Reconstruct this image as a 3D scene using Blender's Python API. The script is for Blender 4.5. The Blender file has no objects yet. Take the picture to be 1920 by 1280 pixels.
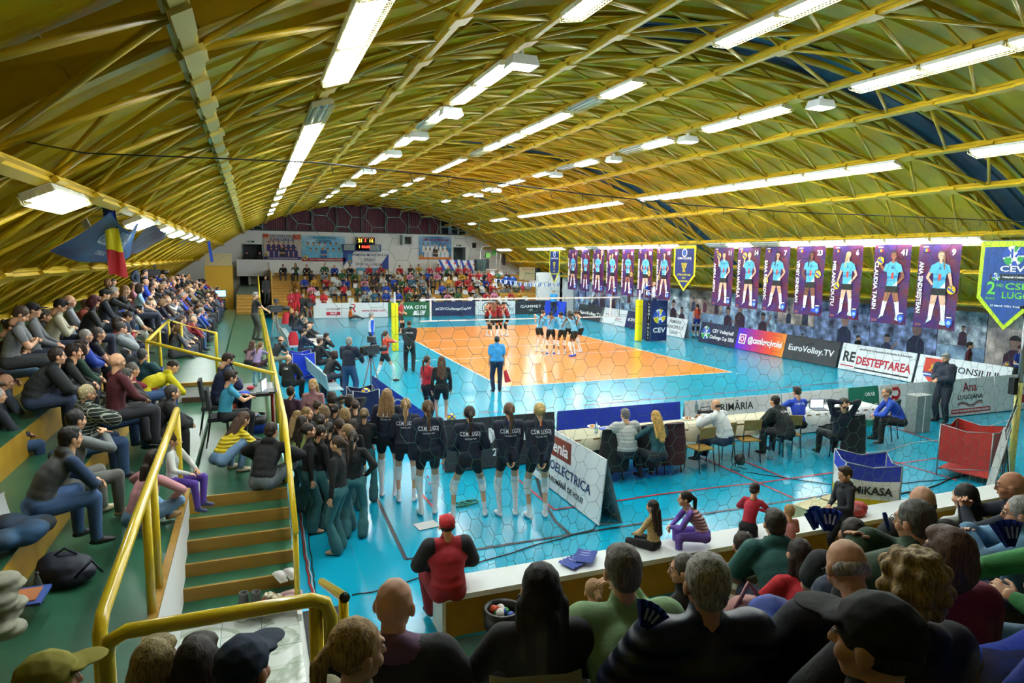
import bpy, math, random
import numpy as np
from mathutils import Vector, Matrix
from mathutils.bvhtree import BVHTree
PI = math.pi
random.seed(11)
C = bpy.context.scene.collection
SC = bpy.context.scene

# ---------------------------------------------------------------- camera (fitted to the court lines)
FPX, CX0, CY0, CZ0, YAW, PITCH, ROLL = 1243.456, -11.7778, -28.3697, 4.0575, 0.373836, -0.12528, 0.0115985
cy, sy, cp, sp = math.cos(YAW), math.sin(YAW), math.cos(PITCH), math.sin(PITCH)
FW = Vector((sy*cp, cy*cp, sp)); R0 = Vector((cy, -sy, 0)); U0 = R0.cross(FW)
RT = R0*math.cos(ROLL) + U0*math.sin(ROLL); UP = U0*math.cos(ROLL) - R0*math.sin(ROLL)
EYE = Vector((CX0, CY0, CZ0))
cam = bpy.data.cameras.new('camera'); cam.sensor_width = 36; cam.lens = FPX/1920*36; cam.clip_end = 300; cam.clip_start = .05
camo = bpy.data.objects.new('camera', cam); C.objects.link(camo)
camo.matrix_world = Matrix.Translation(EYE) @ Matrix(((RT.x, UP.x, -FW.x, 0), (RT.y, UP.y, -FW.y, 0), (RT.z, UP.z, -FW.z, 0), (0, 0, 0, 1)))
SC.camera = camo
# ---------------------------------------------------------------- world and exposure
wd = bpy.data.worlds.new('night'); SC.world = wd; wd.use_nodes = True
wd.node_tree.nodes['Background'].inputs[0].default_value = (.05, .09, .16, 1)
wd.node_tree.nodes['Background'].inputs[1].default_value = .25
SC.view_settings.view_transform = 'Standard'; SC.view_settings.look = 'None'
SC.view_settings.exposure = 0.9; SC.view_settings.gamma = 1
TUBE = 62.0        # emission of the fluorescent tubes
FLOOD = 22.0       # emission of the flood lamps' glass

def ray(px, py):
    return FW + RT*((px-960)/FPX) - UP*((py-640)/FPX)
def at(px, py, ax, val):
    d = ray(px, py); t = (val - EYE[ax])/d[ax]
    return EYE + d*t

# ---------------------------------------------------------------- materials
def lin(c):
    return tuple(((x/12.92) if x <= .04045 else ((x+.055)/1.055)**2.4) for x in c)
def hexc(h):
    return lin(tuple(int(h[i:i+2], 16)/255 for i in (0, 2, 4)))
MATS = {}
def mat(h, rough=.6, kind='plain', metal=0.0, bump=0.0, bscale=40.0, var=0.0, h2=None, sc=6.0, spec=.5, coat=0.0):
    """procedural material; kind: plain / noise / stripes / plaid / wood / leopard / marble / weave / puff / hair / photo / grad"""
    key = (h, rough, kind, metal, bump, bscale, var, h2, sc, spec, coat)
    if key in MATS: return MATS[key]
    m = bpy.data.materials.new(kind + '_' + h); m.use_nodes = True; nt = m.node_tree; b = nt.nodes['Principled BSDF']
    c = hexc(h); b.inputs['Base Color'].default_value = (*c, 1); b.inputs['Roughness'].default_value = rough
    b.inputs['Metallic'].default_value = metal; b.inputs['Specular IOR Level'].default_value = spec
    b.inputs['Coat Weight'].default_value = coat
    m.diffuse_color = (*c, 1)
    N = lambda t, **k: nt.nodes.new(t)
    L = nt.links.new
    def coords(gen=False):
        t = N('ShaderNodeTexCoord'); return t.outputs['Generated' if gen else 'Object']
    def noise(scale, det=3, vec=None, out='Fac'):
        n = N('ShaderNodeTexNoise'); n.inputs['Scale'].default_value = scale; n.inputs['Detail'].default_value = det
        L(vec or coords(), n.inputs['Vector']); return n.outputs[out]
    def ramp(fac, stops):
        r = N('ShaderNodeValToRGB'); L(fac, r.inputs[0]); e = r.color_ramp.elements
        while len(e) < len(stops): e.new(.5)
        for el, (p, col) in zip(e, stops): el.position = p; el.color = (*col, 1)
        return r.outputs[0]
    def wave(scale, d='X', dist=0, prof='SIN', vec=None):
        w = N('ShaderNodeTexWave'); w.bands_direction = d; w.inputs['Scale'].default_value = scale
        w.inputs['Distortion'].default_value = dist; w.inputs['Detail'].default_value = 1; w.wave_profile = prof
        L(vec or coords(), w.inputs['Vector']); return w.outputs['Fac']
    def setbump(fac, s, dist=.01):
        n = N('ShaderNodeBump'); n.inputs['Strength'].default_value = s; n.inputs['Distance'].default_value = dist
        L(fac, n.inputs['Height']); L(n.outputs[0], b.inputs['Normal'])
    c2 = hexc(h2) if h2 else tuple(x*.55 for x in c)
    if kind == 'plain' and var:
        L(ramp(noise(sc), [(.3, tuple(x*(1-var) for x in c)), (.7, c)]), b.inputs['Base Color'])
    elif kind == 'noise':
        L(ramp(noise(sc), [(.38, c2), (.62, c)]), b.inputs['Base Color'])
    elif kind == 'stripes':
        L(ramp(wave(sc, 'Z'), [(.49, c), (.51, c2)]), b.inputs['Base Color'])
    elif kind == 'plaid':
        a = wave(sc, 'X'); z = wave(sc, 'Z'); mm = N('ShaderNodeMath'); mm.operation = 'MAXIMUM'; L(a, mm.inputs[0]); L(z, mm.inputs[1])
        L(ramp(mm.outputs[0], [(.93, c), (.96, c2)]), b.inputs['Base Color'])
    elif kind == 'wood':
        mp = N('ShaderNodeMapping'); L(coords(), mp.inputs[0]); mp.inputs['Scale'].default_value = (1, 8, 8)
        L(ramp(noise(sc, 5, mp.outputs[0]), [(.3, c2), (.7, c)]), b.inputs['Base Color'])
    elif kind == 'leopard':
        v = N('ShaderNodeTexVoronoi'); v.inputs['Scale'].default_value = sc; L(coords(), v.inputs[0])
        L(ramp(v.outputs['Distance'], [(.22, c2), (.34, c)]), b.inputs['Base Color'])
    elif kind == 'marble':
        n = N('ShaderNodeTexNoise'); n.inputs['Scale'].default_value = sc; n.inputs['Detail'].default_value = 6; n.inputs['Distortion'].default_value = 1.5
        L(coords(), n.inputs[0]); L(ramp(n.outputs[0], [(.44, c), (.5, c2), (.54, c)]), b.inputs['Base Color'])
    elif kind == 'hair':
        mp = N('ShaderNodeMapping'); L(coords(), mp.inputs[0]); mp.inputs['Scale'].default_value = (1, 1, .12)
        nn = noise(130, 2, mp.outputs[0]); L(ramp(nn, [(.35, tuple(x*.45 for x in c)), (.65, tuple(min(1, x*1.35) for x in c))]), b.inputs['Base Color'])
        setbump(nn, .5, .006)
    elif kind == 'puff':
        setbump(wave(sc, 'Z', 1.2), .8, .018)
    elif kind == 'grad':
        L(ramp(noise(sc, 2), [(.4, c), (.62, c2)]), b.inputs['Base Color'])
    elif kind == 'photo':
        n = noise(sc, 4); n2 = noise(sc*3, 3)
        L(ramp(n, [(.32, c2), (.5, c), (.66, tuple(min(1, x*2.2+.05) for x in c))]), b.inputs['Base Color'])
    if kind == 'weave' or bump:
        setbump(noise(bscale, 2), bump or .3, .008)
    MATS[key] = m
    return m
def emis(h, s):
    key = ('E', h, s)
    if key in MATS: return MATS[key]
    m = bpy.data.materials.new('glow_' + h); m.use_nodes = True; b = m.node_tree.nodes['Principled BSDF']
    c = (*hexc(h), 1); b.inputs['Base Color'].default_value = c; b.inputs['Emission Color'].default_value = c
    b.inputs['Emission Strength'].default_value = s
    MATS[key] = m; return m
def clear(h='dff2f5'):
    key = ('G', h)
    if key in MATS: return MATS[key]
    m = bpy.data.materials.new('clear_plastic'); m.use_nodes = True; b = m.node_tree.nodes['Principled BSDF']
    b.inputs['Base Color'].default_value = (*hexc(h), 1); b.inputs['Roughness'].default_value = .08
    b.inputs['Transmission Weight'].default_value = .9; b.inputs['IOR'].default_value = 1.2
    MATS[key] = m; return m

# ---------------------------------------------------------------- objects
def tag(o, label=None, cat=None, group=None, kind=None):
    if label: o['label'] = label
    if cat: o['category'] = cat
    if group: o['group'] = group
    if kind: o['kind'] = kind
    return o
def empty(name, loc=(0, 0, 0), rz=0.0, label=None, cat=None, group=None, kind=None, parent=None, M=None):
    o = bpy.data.objects.new(name, None); C.objects.link(o); o.empty_display_size = .1
    if M is not None: o.matrix_local = M
    else: o.location = loc; o.rotation_euler = (0, 0, rz)
    if parent: o.parent = parent
    return tag(o, label, cat, group, kind)
def link(name, me, parent=None, M=None):
    o = bpy.data.objects.new(name, me); C.objects.link(o)
    if parent: o.parent = parent
    if M is not None: o.matrix_local = M
    return o
def copy_tree(o, parent=None):
    c = o.copy(); C.objects.link(c)
    if parent: c.parent = parent
    for ch in list(o.children): copy_tree(ch, c)
    return c
def dup(o, loc=None, rz=None, label=None, M=None):
    c = copy_tree(o)
    if M is not None: c.matrix_local = M
    if loc is not None: c.location = loc
    if rz is not None: c.rotation_euler = (0, 0, rz)
    if label: c['label'] = label
    return c

class MB:
    """collects simple solids with material indices, builds one mesh"""
    def __init__(s): s.v = []; s.f = []; s.m = []; s.mats = []; s.sm = []
    def mi(s, m):
        if m not in s.mats: s.mats.append(m)
        return s.mats.index(m)
    def add(s, vs, fs, m, smooth=False):
        n = len(s.v); s.v += [tuple(v) for v in vs]; k = s.mi(m)
        for f in fs: s.f.append(tuple(i+n for i in f)); s.m.append(k); s.sm.append(smooth)
        return s
    def box(s, c, d, m, R=None):
        c = Vector(c); x, y, z = (q/2 for q in d)
        vs = [Vector((a*x, b*y, e*z)) for a in (-1, 1) for b in (-1, 1) for e in (-1, 1)]
        if R is not None: vs = [R @ v for v in vs]
        return s.add([c+v for v in vs], [(0, 1, 3, 2), (4, 6, 7, 5), (0, 4, 5, 1), (2, 3, 7, 6), (0, 2, 6, 4), (1, 5, 7, 3)], m)
    def b2(s, lo, hi, m):
        return s.box([(a+b)/2 for a, b in zip(lo, hi)], [abs(b-a) for a, b in zip(lo, hi)], m)
    def bar(s, a, b, w, h, m, up=Vector((0, 0, 1))):
        a = Vector(a); b = Vector(b); d = (b-a); L_ = d.length
        if L_ < 1e-6: return s
        d.normalize(); x = d.cross(up)
        if x.length < 1e-3: x = d.cross(Vector((1, 0, 0)))
        x.normalize(); z = x.cross(d)
        R = Matrix((x, d, z)).transposed()
        return s.box((a+b)/2, (w, L_, h), m, R)
    def tube(s, pts, r, m, n=8, cap=True, closed=False):
        pts = [Vector(p) for p in pts]; k = len(pts); rs = r if isinstance(r, (list, tuple)) else [r]*k
        vs = []; ref = None
        for i, p in enumerate(pts):
            if closed: t = pts[(i+1) % k] - pts[i-1]
            else: t = pts[min(i+1, k-1)] - pts[max(i-1, 0)]
            t.normalize()
            if ref is None: ref = t.cross(Vector((0, 0, 1)));
            if ref.length < .05: ref = t.cross(Vector((1, 0, 0)))
            x = (ref - t*ref.dot(t)).normalized(); ref = x; y = t.cross(x)
            for j in range(n):
                a = 2*PI*j/n; vs.append(p + x*(rs[i]*math.cos(a)) + y*(rs[i]*math.sin(a)))
        fs = []
        for i in range(k if closed else k-1):
            for j in range(n):
                i2 = (i+1) % k
                fs.append((i*n+j, i*n+(j+1) % n, i2*n+(j+1) % n, i2*n+j))
        if cap and not closed: fs += [tuple(range(n))[::-1], tuple((k-1)*n+j for j in range(n))]
        return s.add(vs, fs, m, True)
    def lathe(s, prof, m, c=(0, 0, 0), n=20, R=None):
        c = Vector(c); vs = []
        for r, z in prof:
            for j in range(n):
                a = 2*PI*j/n; v = Vector((r*math.cos(a), r*math.sin(a), z)); vs.append(c + (R @ v if R is not None else v))
        fs = []
        for i in range(len(prof)-1):
            for j in range(n): fs.append((i*n+j, i*n+(j+1) % n, (i+1)*n+(j+1) % n, (i+1)*n+j))
        return s.add(vs, fs, m, True)
    def ball(s, c, r, m, n=12, sc=(1, 1, 1)):
        return s.lathe([(max(1e-4, r*math.sin(PI*i/n)) * 1, -r*math.cos(PI*i/n)*sc[2]) for i in range(n+1)], m, c, n+4)
    def poly(s, pts, m, z=0.0):
        """flat polygon in the local XY plane"""
        return s.add([(p[0], p[1], z) for p in pts], [tuple(range(len(pts)))], m)
    def disc(s, c, r, m, z=0.0, n=20, a0=0, a1=2*PI, ry=None):
        full = abs(a1-a0-2*PI) < 1e-6
        pts = [(c[0]+r*math.cos(a0+(a1-a0)*i/n), c[1]+(ry or r)*math.sin(a0+(a1-a0)*i/n)) for i in range(n if full else n+1)]
        if not full: pts = [c] + pts
        return s.poly(pts, m, z)
    def rect(s, x0, y0, x1, y1, m, z=0.0): return s.poly([(x0, y0), (x1, y0), (x1, y1), (x0, y1)], m, z)
    def line(s, a, b, w, m, z=0.0):
        dx, dy = b[0]-a[0], b[1]-a[1]; l = math.hypot(dx, dy) or 1; nx, ny = -dy/l*w/2, dx/l*w/2
        return s.poly([(a[0]+nx, a[1]+ny), (a[0]-nx, a[1]-ny), (b[0]-nx, b[1]-ny), (b[0]+nx, b[1]+ny)], m, z)
    def mesh(s, name):
        me = bpy.data.meshes.new(name); me.from_pydata(s.v, [], s.f)
        for m in s.mats: me.materials.append(m)
        me.polygons.foreach_set('material_index', s.m); me.polygons.foreach_set('use_smooth', s.sm)
        me.update(); return me
    def build(s, name, parent=None, M=None, label=None, cat=None, group=None, kind=None, loc=None):
        o = link(name, s.mesh(name), parent, M)
        if loc is not None: o.location = loc
        return tag(o, label, cat, group, kind)

TXT = {}
def text_mesh(body, m, size=1.0, align='CENTER', ext=.002, bold=0.0, width=None):
    key = (body, m.name, round(size, 4), align, ext, bold, width)
    if key in TXT: return TXT[key]
    cu = bpy.data.curves.new('t', 'FONT'); cu.body = body; cu.size = size; cu.align_x = align; cu.align_y = 'CENTER'
    cu.extrude = ext; cu.offset = bold*size; cu.resolution_u = 2; cu.space_line = .85
    cu.materials.append(m)
    o = bpy.data.objects.new('t', cu); C.objects.link(o)
    me = bpy.data.meshes.new_from_object(o.evaluated_get(bpy.context.evaluated_depsgraph_get()))
    bpy.data.objects.remove(o); me.name = 'lettering'
    if not me.materials: me.materials.append(m)
    if width and len(me.vertices):
        co = np.empty(len(me.vertices)*3); me.vertices.foreach_get('co', co); co = co.reshape(-1, 3)
        w = co[:, 0].max()-co[:, 0].min(); co[:, 0] *= width/max(w, 1e-6); me.vertices.foreach_set('co', co.ravel())
    TXT[key] = me; return me
def text(body, m, size, parent, M=None, x=0, y=0, z=.004, align='CENTER', bold=.012, rot=0, width=None, shear=0, name='lettering'):
    me = text_mesh(body, m, size, align, .0015, bold, width)
    T = Matrix.Translation((x, y, z)) @ Matrix.Rotation(rot, 4, 'Z')
    if shear: T = T @ Matrix(((1, shear, 0, 0), (0, 1, 0, 0), (0, 0, 1, 0), (0, 0, 0, 1)))
    return link(name, me, parent, (M @ T) if M is not None else T)
def frame(o, xd, up):
    o = Vector(o); x = Vector(xd).normalized(); z = x.cross(Vector(up)).normalized(); y = z.cross(x)
    return Matrix(((x.x, y.x, z.x, o.x), (x.y, y.y, z.y, o.y), (x.z, y.z, z.z, o.z), (0, 0, 0, 1)))
# ================================================================= people
def ell(c, r, m, B=None): return ('E', np.array(c, float), np.array(r, float), m, np.eye(3) if B is None else np.array(B, float))
def cap(a, b, ra, rb, m): return ('C', np.array(a, float), np.array(b, float), m, (ra, rb))
def _ico(n=2):
    import bmesh
    bm = bmesh.new(); bmesh.ops.create_icosphere(bm, subdivisions=n, radius=1)
    v = np.array([x.co[:] for x in bm.verts]); f = [tuple(y.index for y in x.verts) for x in bm.faces]; bm.free(); return v, f
ICO = {1: _ico(1), 2: _ico(2), 3: _ico(3)}
def _cap_mesh(a, b, ra, rb, n=10):
    d = b-a; L_ = np.linalg.norm(d)
    d = d/L_ if L_ > 1e-6 else np.array([0, 0, 1.])
    x = np.cross(d, [0, 0, 1.]);
    if np.linalg.norm(x) < .1: x = np.cross(d, [1., 0, 0])
    x /= np.linalg.norm(x); y = np.cross(d, x)
    rings = [(-1, .05), (-.8, .6), (-.4, .92), (0, 1)]
    prof = [(a+d*ra*t, ra*s) for t, s in rings] + [(b-d*rb*t, rb*s) for t, s in rings[::-1]]
    vs = []
    for c, r in prof:
        for j in range(n):
            t = 2*PI*j/n; vs.append(c + x*r*math.cos(t) + y*r*math.sin(t))
    fs = []
    for i in range(len(prof)-1):
        for j in range(n): fs.append((i*n+j, i*n+(j+1) % n, (i+1)*n+(j+1) % n, (i+1)*n+j))
    fs += [tuple(range(n))[::-1], tuple((len(prof)-1)*n+j for j in range(n))]
    return np.array(vs), fs
def prim_mesh(p, ico=2):
    if p[0] == 'E':
        v, f = ICO[ico]; return (v*p[2]) @ p[4].T + p[1], f
    return _cap_mesh(p[1], p[2], p[4][0], p[4][1])
def raw_mesh(prims, ico=2):
    V = []; F = []; Mi = []; n = 0
    for p in prims:
        v, f = prim_mesh(p, ico); V.append(v); F += [tuple(i+n for i in q) for q in f]; Mi += [p[3]]*len(f); n += len(v)
    return np.concatenate(V), F, Mi
def prim_dist(p, X):
    if p[0] == 'E':
        q = (X-p[1]) @ p[4] / p[2]; k = np.linalg.norm(q, axis=1); return (k-1)*p[2].min()
    a, b = p[1], p[2]; d = b-a; L2 = (d*d).sum() or 1e-9
    t = np.clip(((X-a) @ d)/L2, 0, 1); return np.linalg.norm(X-(a+t[:, None]*d), axis=1) - (p[4][0]*(1-t)+p[4][1]*t)
def remesh(prims, vox, smooth=3, ico=2):
    V, F, _ = raw_mesh(prims, ico)
    me = bpy.data.meshes.new('tmp'); me.from_pydata(V.tolist(), [], F); me.update()
    o = bpy.data.objects.new('tmp', me); C.objects.link(o)
    md = o.modifiers.new('r', 'REMESH'); md.mode = 'VOXEL'; md.voxel_size = vox
    if smooth:
        s = o.modifiers.new('s', 'SMOOTH'); s.factor = .5; s.iterations = smooth
    ev = o.evaluated_get(bpy.context.evaluated_depsgraph_get()); r = ev.to_mesh()
    nv = len(r.vertices); co = np.empty(nv*3); r.vertices.foreach_get('co', co); co = co.reshape(-1, 3)
    nf = len(r.polygons); ls = np.empty(nf, int); r.polygons.foreach_get('loop_start', ls); lt = np.empty(nf, int); r.polygons.foreach_get('loop_total', lt)
    vi = np.empty(len(r.loops), int); r.loops.foreach_get('vertex_index', vi)
    F2 = [tuple(vi[a:a+b].tolist()) for a, b in zip(ls, lt)]
    ev.to_mesh_clear(); bpy.data.objects.remove(o); bpy.data.meshes.remove(me)
    ctr = np.array([co[list(f)].mean(0) for f in F2]) if F2 else np.zeros((0, 3))
    D = np.stack([prim_dist(p, ctr) for p in prims]); mi = np.array([p[3] for p in prims])[D.argmin(0)]
    return co, F2, mi.tolist()

def ik(a, t, l1, l2, pole):
    a = np.array(a, float); t = np.array(t, float); d = t-a; L_ = np.linalg.norm(d)
    if L_ > (l1+l2)*.995: t = a + d/L_*(l1+l2)*.995; d = t-a; L_ = np.linalg.norm(d)
    u = d/L_; p = np.array(pole, float); p = p-u*(p @ u); p /= (np.linalg.norm(p) or 1)
    x = (l1*l1-l2*l2+L_*L_)/(2*L_); h = math.sqrt(max(0, l1*l1-x*x))
    return a+u*x+p*h, t
def rotm(yaw, pitch, roll=0):
    return np.array((Matrix.Rotation(yaw, 3, 'Z') @ Matrix.Rotation(-pitch, 3, 'X') @ Matrix.Rotation(roll, 3, 'Y')))

SK, TOP, BOT, SHOE, X1, X2, WHT, DRK, LIP = range(9)
_hand = {}
def hand_parts(vox, curl):
    k = (vox, curl)
    if k in _hand: return _hand[k]
    P = [ell((0, .045, 0), (.04, .052, .016), 0)]
    for i, (x, l) in enumerate(((.03, .068), (.01, .078), (-.011, .072), (-.031, .056))):
        a = np.array([x, .082, 0]); c1 = curl; b = a+np.array([x*.15, l*.5*math.cos(c1), -l*.5*math.sin(c1)])
        c = b+np.array([0, l*.5*math.cos(2.1*c1), -l*.5*math.sin(2.1*c1)])
        P += [cap(a, b, .0095, .0085, 0), cap(b, c, .0085, .0072, 0)]
    P += [cap((.028, .015, 0), (.055, .055, -.012), .013, .011, 0), cap((.055, .055, -.012), (.058, .088, -.022), .0105, .009, 0), cap((0, -.03, 0), (0, .02, 0), .026, .028, 0)]
    r = remesh(P, vox, 1, 1) if vox else raw_mesh(P, 1)
    _hand[k] = r; return r
_head = {}
def head_parts(kind, vox, near):
    k = (kind, vox)
    if k in _head: return _head[k]
    jw = .058 if kind == 'm' else .052
    P = [ell((0, -.012, .022), (.077, .097, .1), SK), ell((0, .02, -.045), (jw, .07, .068), SK), ell((0, .055, -.088), (.026, .026, .022), SK),
         cap((0, .084, .015), (0, .102, -.026), .0085, .0135, SK), cap((-.03, .074, .03), (.03, .074, .03), .014, .014, SK),
         ell((-.04, .05, -.03), (.026, .03, .028), SK), ell((.04, .05, -.03), (.026, .03, .028), SK),
         ell((-.08, -.008, -.008), (.011, .022, .031), SK), ell((.08, -.008, -.008), (.011, .022, .031), SK),
         cap((0, -.015, -.07), (0, -.022, -.15), .052 if kind == 'm' else .044, .052 if kind == 'm' else .045, SK)]
    V, F, M_ = remesh(P, vox, 2)
    Q = []
    for s in (-1, 1):
        Q += [ell((s*.031, .081, .008), (.0135, .007, .0065), WHT), ell((s*.031, .0865, .008), (.006, .004, .006), DRK),
              cap((s*.018, .089, .03), (s*.044, .078, .032), .0045, .003, DRK)]
    Q += [ell((0, .086, -.058), (.023, .009, .0075), LIP)]
    v, f, m = raw_mesh(Q, 1); n = len(V)
    r = (np.concatenate([V, v]), F + [tuple(i+n for i in q) for q in f], list(M_) + m)
    _head[k] = r; return r

# poses: pelvis, lean, twist, head yaw/pitch, wrists, elbow poles, ankles, knee poles (x right, y ahead, z up, figure 1.75 m)
POSES = {
 'stand': dict(pel=(0, 0, .95), lean=2, h=((-.24, .03, .84), (.24, .03, .84)), e=((-1, -1, 0), (1, -1, 0)), f=((-.1, 0), (.1, .02))),
 'stand_wide': dict(pel=(0, 0, .91), lean=4, h=((-.1, .2, 1.02), (.1, .2, 1.02)), e=((-1, -1, 0), (1, -1, 0)), f=((-.24, 0), (.24, .04))),
 'stand_back': dict(pel=(0, 0, .95), lean=0, h=((-.06, -.16, .9), (.06, -.16, .9)), e=((-1, -.4, 0), (1, -.4, 0)), f=((-.12, 0), (.12, 0))),
 'stand_front': dict(pel=(0, 0, .95), lean=6, pitch=10, h=((-.05, .27, 1.08), (.05, .27, 1.1)), e=((-1, -1, -.5), (1, -1, -.5)), f=((-.12, 0), (.12, .02))),
 'stand_hips': dict(pel=(0, 0, .95), lean=0, h=((-.19, .02, 1.02), (.19, .02, 1.02)), e=((-1, -.5, .2), (1, -.5, .2)), f=((-.13, 0), (.13, 0))),
 'stand_cross': dict(pel=(0, 0, .95), lean=2, h=((.1, .19, 1.18), (-.1, .2, 1.16)), e=((-1, .2, -.3), (1, .2, -.3)), f=((-.14, 0), (.14, 0))),
 'stand_mouth': dict(pel=(0, 0, .95), lean=8, h=((-.04, .22, 1.42), (.06, .22, 1.44)), e=((-1, .3, -.6), (1, .3, -.6)), f=((-.1, 0), (.1, .05))),
 'walk': dict(pel=(0, 0, .91), lean=6, h=((-.05, .2, 1.44), (.06, .22, 1.42)), e=((-.6, .5, -.8), (1, .3, -.3)), f=((-.08, -.36), (.1, .3))),
 'camera': dict(pel=(0, 0, .95), lean=6, h=((-.1, .38, 1.12), (.2, .42, 1.05)), e=((-1, -.5, -.6), (1, -.5, -.6)), f=((-.14, -.04), (.14, .04))),
 'huddle': dict(pel=(0, -.05, .93), lean=22, pitch=22, h=((-.47, .16, 1.27), (.47, .16, 1.27)), e=((-.3, -.4, 1), (.3, -.4, 1)), f=((-.13, -.08), (.13, -.02))),
 'armup': dict(pel=(0, 0, .95), lean=0, h=((-.42, .2, 1.28), (.16, .2, 1.55)), e=((-.4, -.4, -1), (1, 0, -.6)), f=((-.1, 0), (.1, 0))),
 'behind': dict(pel=(0, 0, .53), lean=-8, h=((-.05, -.16, 1.24), (.05, -.16, 1.22)), e=((-1, .2, .4), (1, .2, .4)), f=((-.16, .5), (.16, .46))),
 'shade': dict(pel=(0, 0, .95), lean=8, h=((-.06, .12, 1.68), (.05, .14, 1.62)), e=((-1, .4, .3), (1, .4, .2)), f=((-.12, 0), (.12, 0))),
 'rest': dict(pel=(0, 0, .53), lean=6, h=((-.13, .33, .66), (.13, .33, .66)), e=((-1, -.5, -.2), (1, -.5, -.2)), f=((-.13, .42), (.13, .44))),
 'lean': dict(pel=(0, 0, .53), lean=34, h=((-.04, .54, .62), (.05, .52, .6)), e=((-1, -.1, -.4), (1, -.1, -.4)), f=((-.17, .40), (.17, .42)), pitch=-16),
 'clap': dict(pel=(0, 0, .53), lean=12, h=((-.045, .4, .96), (.045, .4, .98)), e=((-1, -.2, -.6), (1, -.2, -.6)), f=((-.14, .42), (.14, .45))),
 'phone': dict(pel=(0, 0, .53), lean=18, pitch=26, h=((-.05, .34, .8), (.05, .34, .8)), e=((-1, -.2, -.5), (1, -.2, -.5)), f=((-.11, .42), (.11, .42))),
 'arms': dict(pel=(0, 0, .53), lean=4, h=((.09, .21, .8), (-.09, .22, .78)), e=((-1, .2, -.4), (1, .2, -.4)), f=((-.14, .44), (.14, .4))),
 'chin': dict(pel=(0, 0, .53), lean=28, h=((-.1, .36, .68), (.05, .37, .99)), e=((-1, -.1, -.3), (.7, .2, -1)), f=((-.15, .4), (.15, .43))),
 'legover': dict(pel=(0, 0, .53), lean=14, h=((-.1, .38, .7), (.06, .42, .74)), e=((-1, -.3, -.3), (1, -.3, -.3)), f=((-.08, .46), (.1, .62)), fz=(.08, .3)),
 'reach': dict(pel=(0, 0, .53), lean=26, h=((-.12, .5, .86), (.1, .62, .84)), e=((-1, -.1, -.4), (1, -.1, -.4)), f=((-.2, .5), (.2, .55))),
 'bend': dict(pel=(0, 0, .53), lean=62, pitch=10, h=((-.05, .62, .5), (.05, .6, .5)), e=((-1, 0, -.4), (1, 0, -.4)), f=((-.15, .38), (.15, .42))),
 'crouch': dict(pel=(0, -.05, .27), lean=44, pitch=8, h=((-.1, .42, .42), (.1, .42, .42)), e=((-1, 0, -.2), (1, 0, -.2)), f=((-.13, .18), (.13, .2))),
 'floor': dict(pel=(0, 0, .13), lean=28, pitch=-4, h=((-.2, .34, .3), (.2, .34, .3)), e=((-1, 0, .2), (1, 0, .2)), f=((.12, .34), (-.14, .38)), k=((-1, .3, .5), (1, .3, .5))),
 'long': dict(pel=(0, 0, .13), lean=6, h=((-.2, -.12, .24), (.16, .3, .3)), e=((-1, -.6, .2), (1, -.3, .2)), f=((-.12, .8), (.12, .86)), k=((0, .2, 1), (0, .2, 1))),
 'knees': dict(pel=(0, -.1, .2), lean=24, pitch=14, h=((-.06, .24, .4), (.06, .26, .42)), e=((-1, 0, -.2), (1, 0, -.2)), f=((-.1, -.28), (.1, -.28)), k=((0, 1, -.2), (0, 1, -.2))),
 'table': dict(pel=(0, 0, .53), lean=14, pitch=10, h=((-.14, .42, .82), (.14, .44, .82)), e=((-1, -.3, -.4), (1, -.3, -.4)), f=((-.13, .36), (.13, .4))),
 'hug': dict(pel=(0, 0, .53), lean=40, pitch=6, h=((-.12, .5, .5), (.16, .46, .52)), e=((-1, 0, .3), (1, 0, .3)), f=((-.15, .34), (.15, .36))),
}
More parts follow.
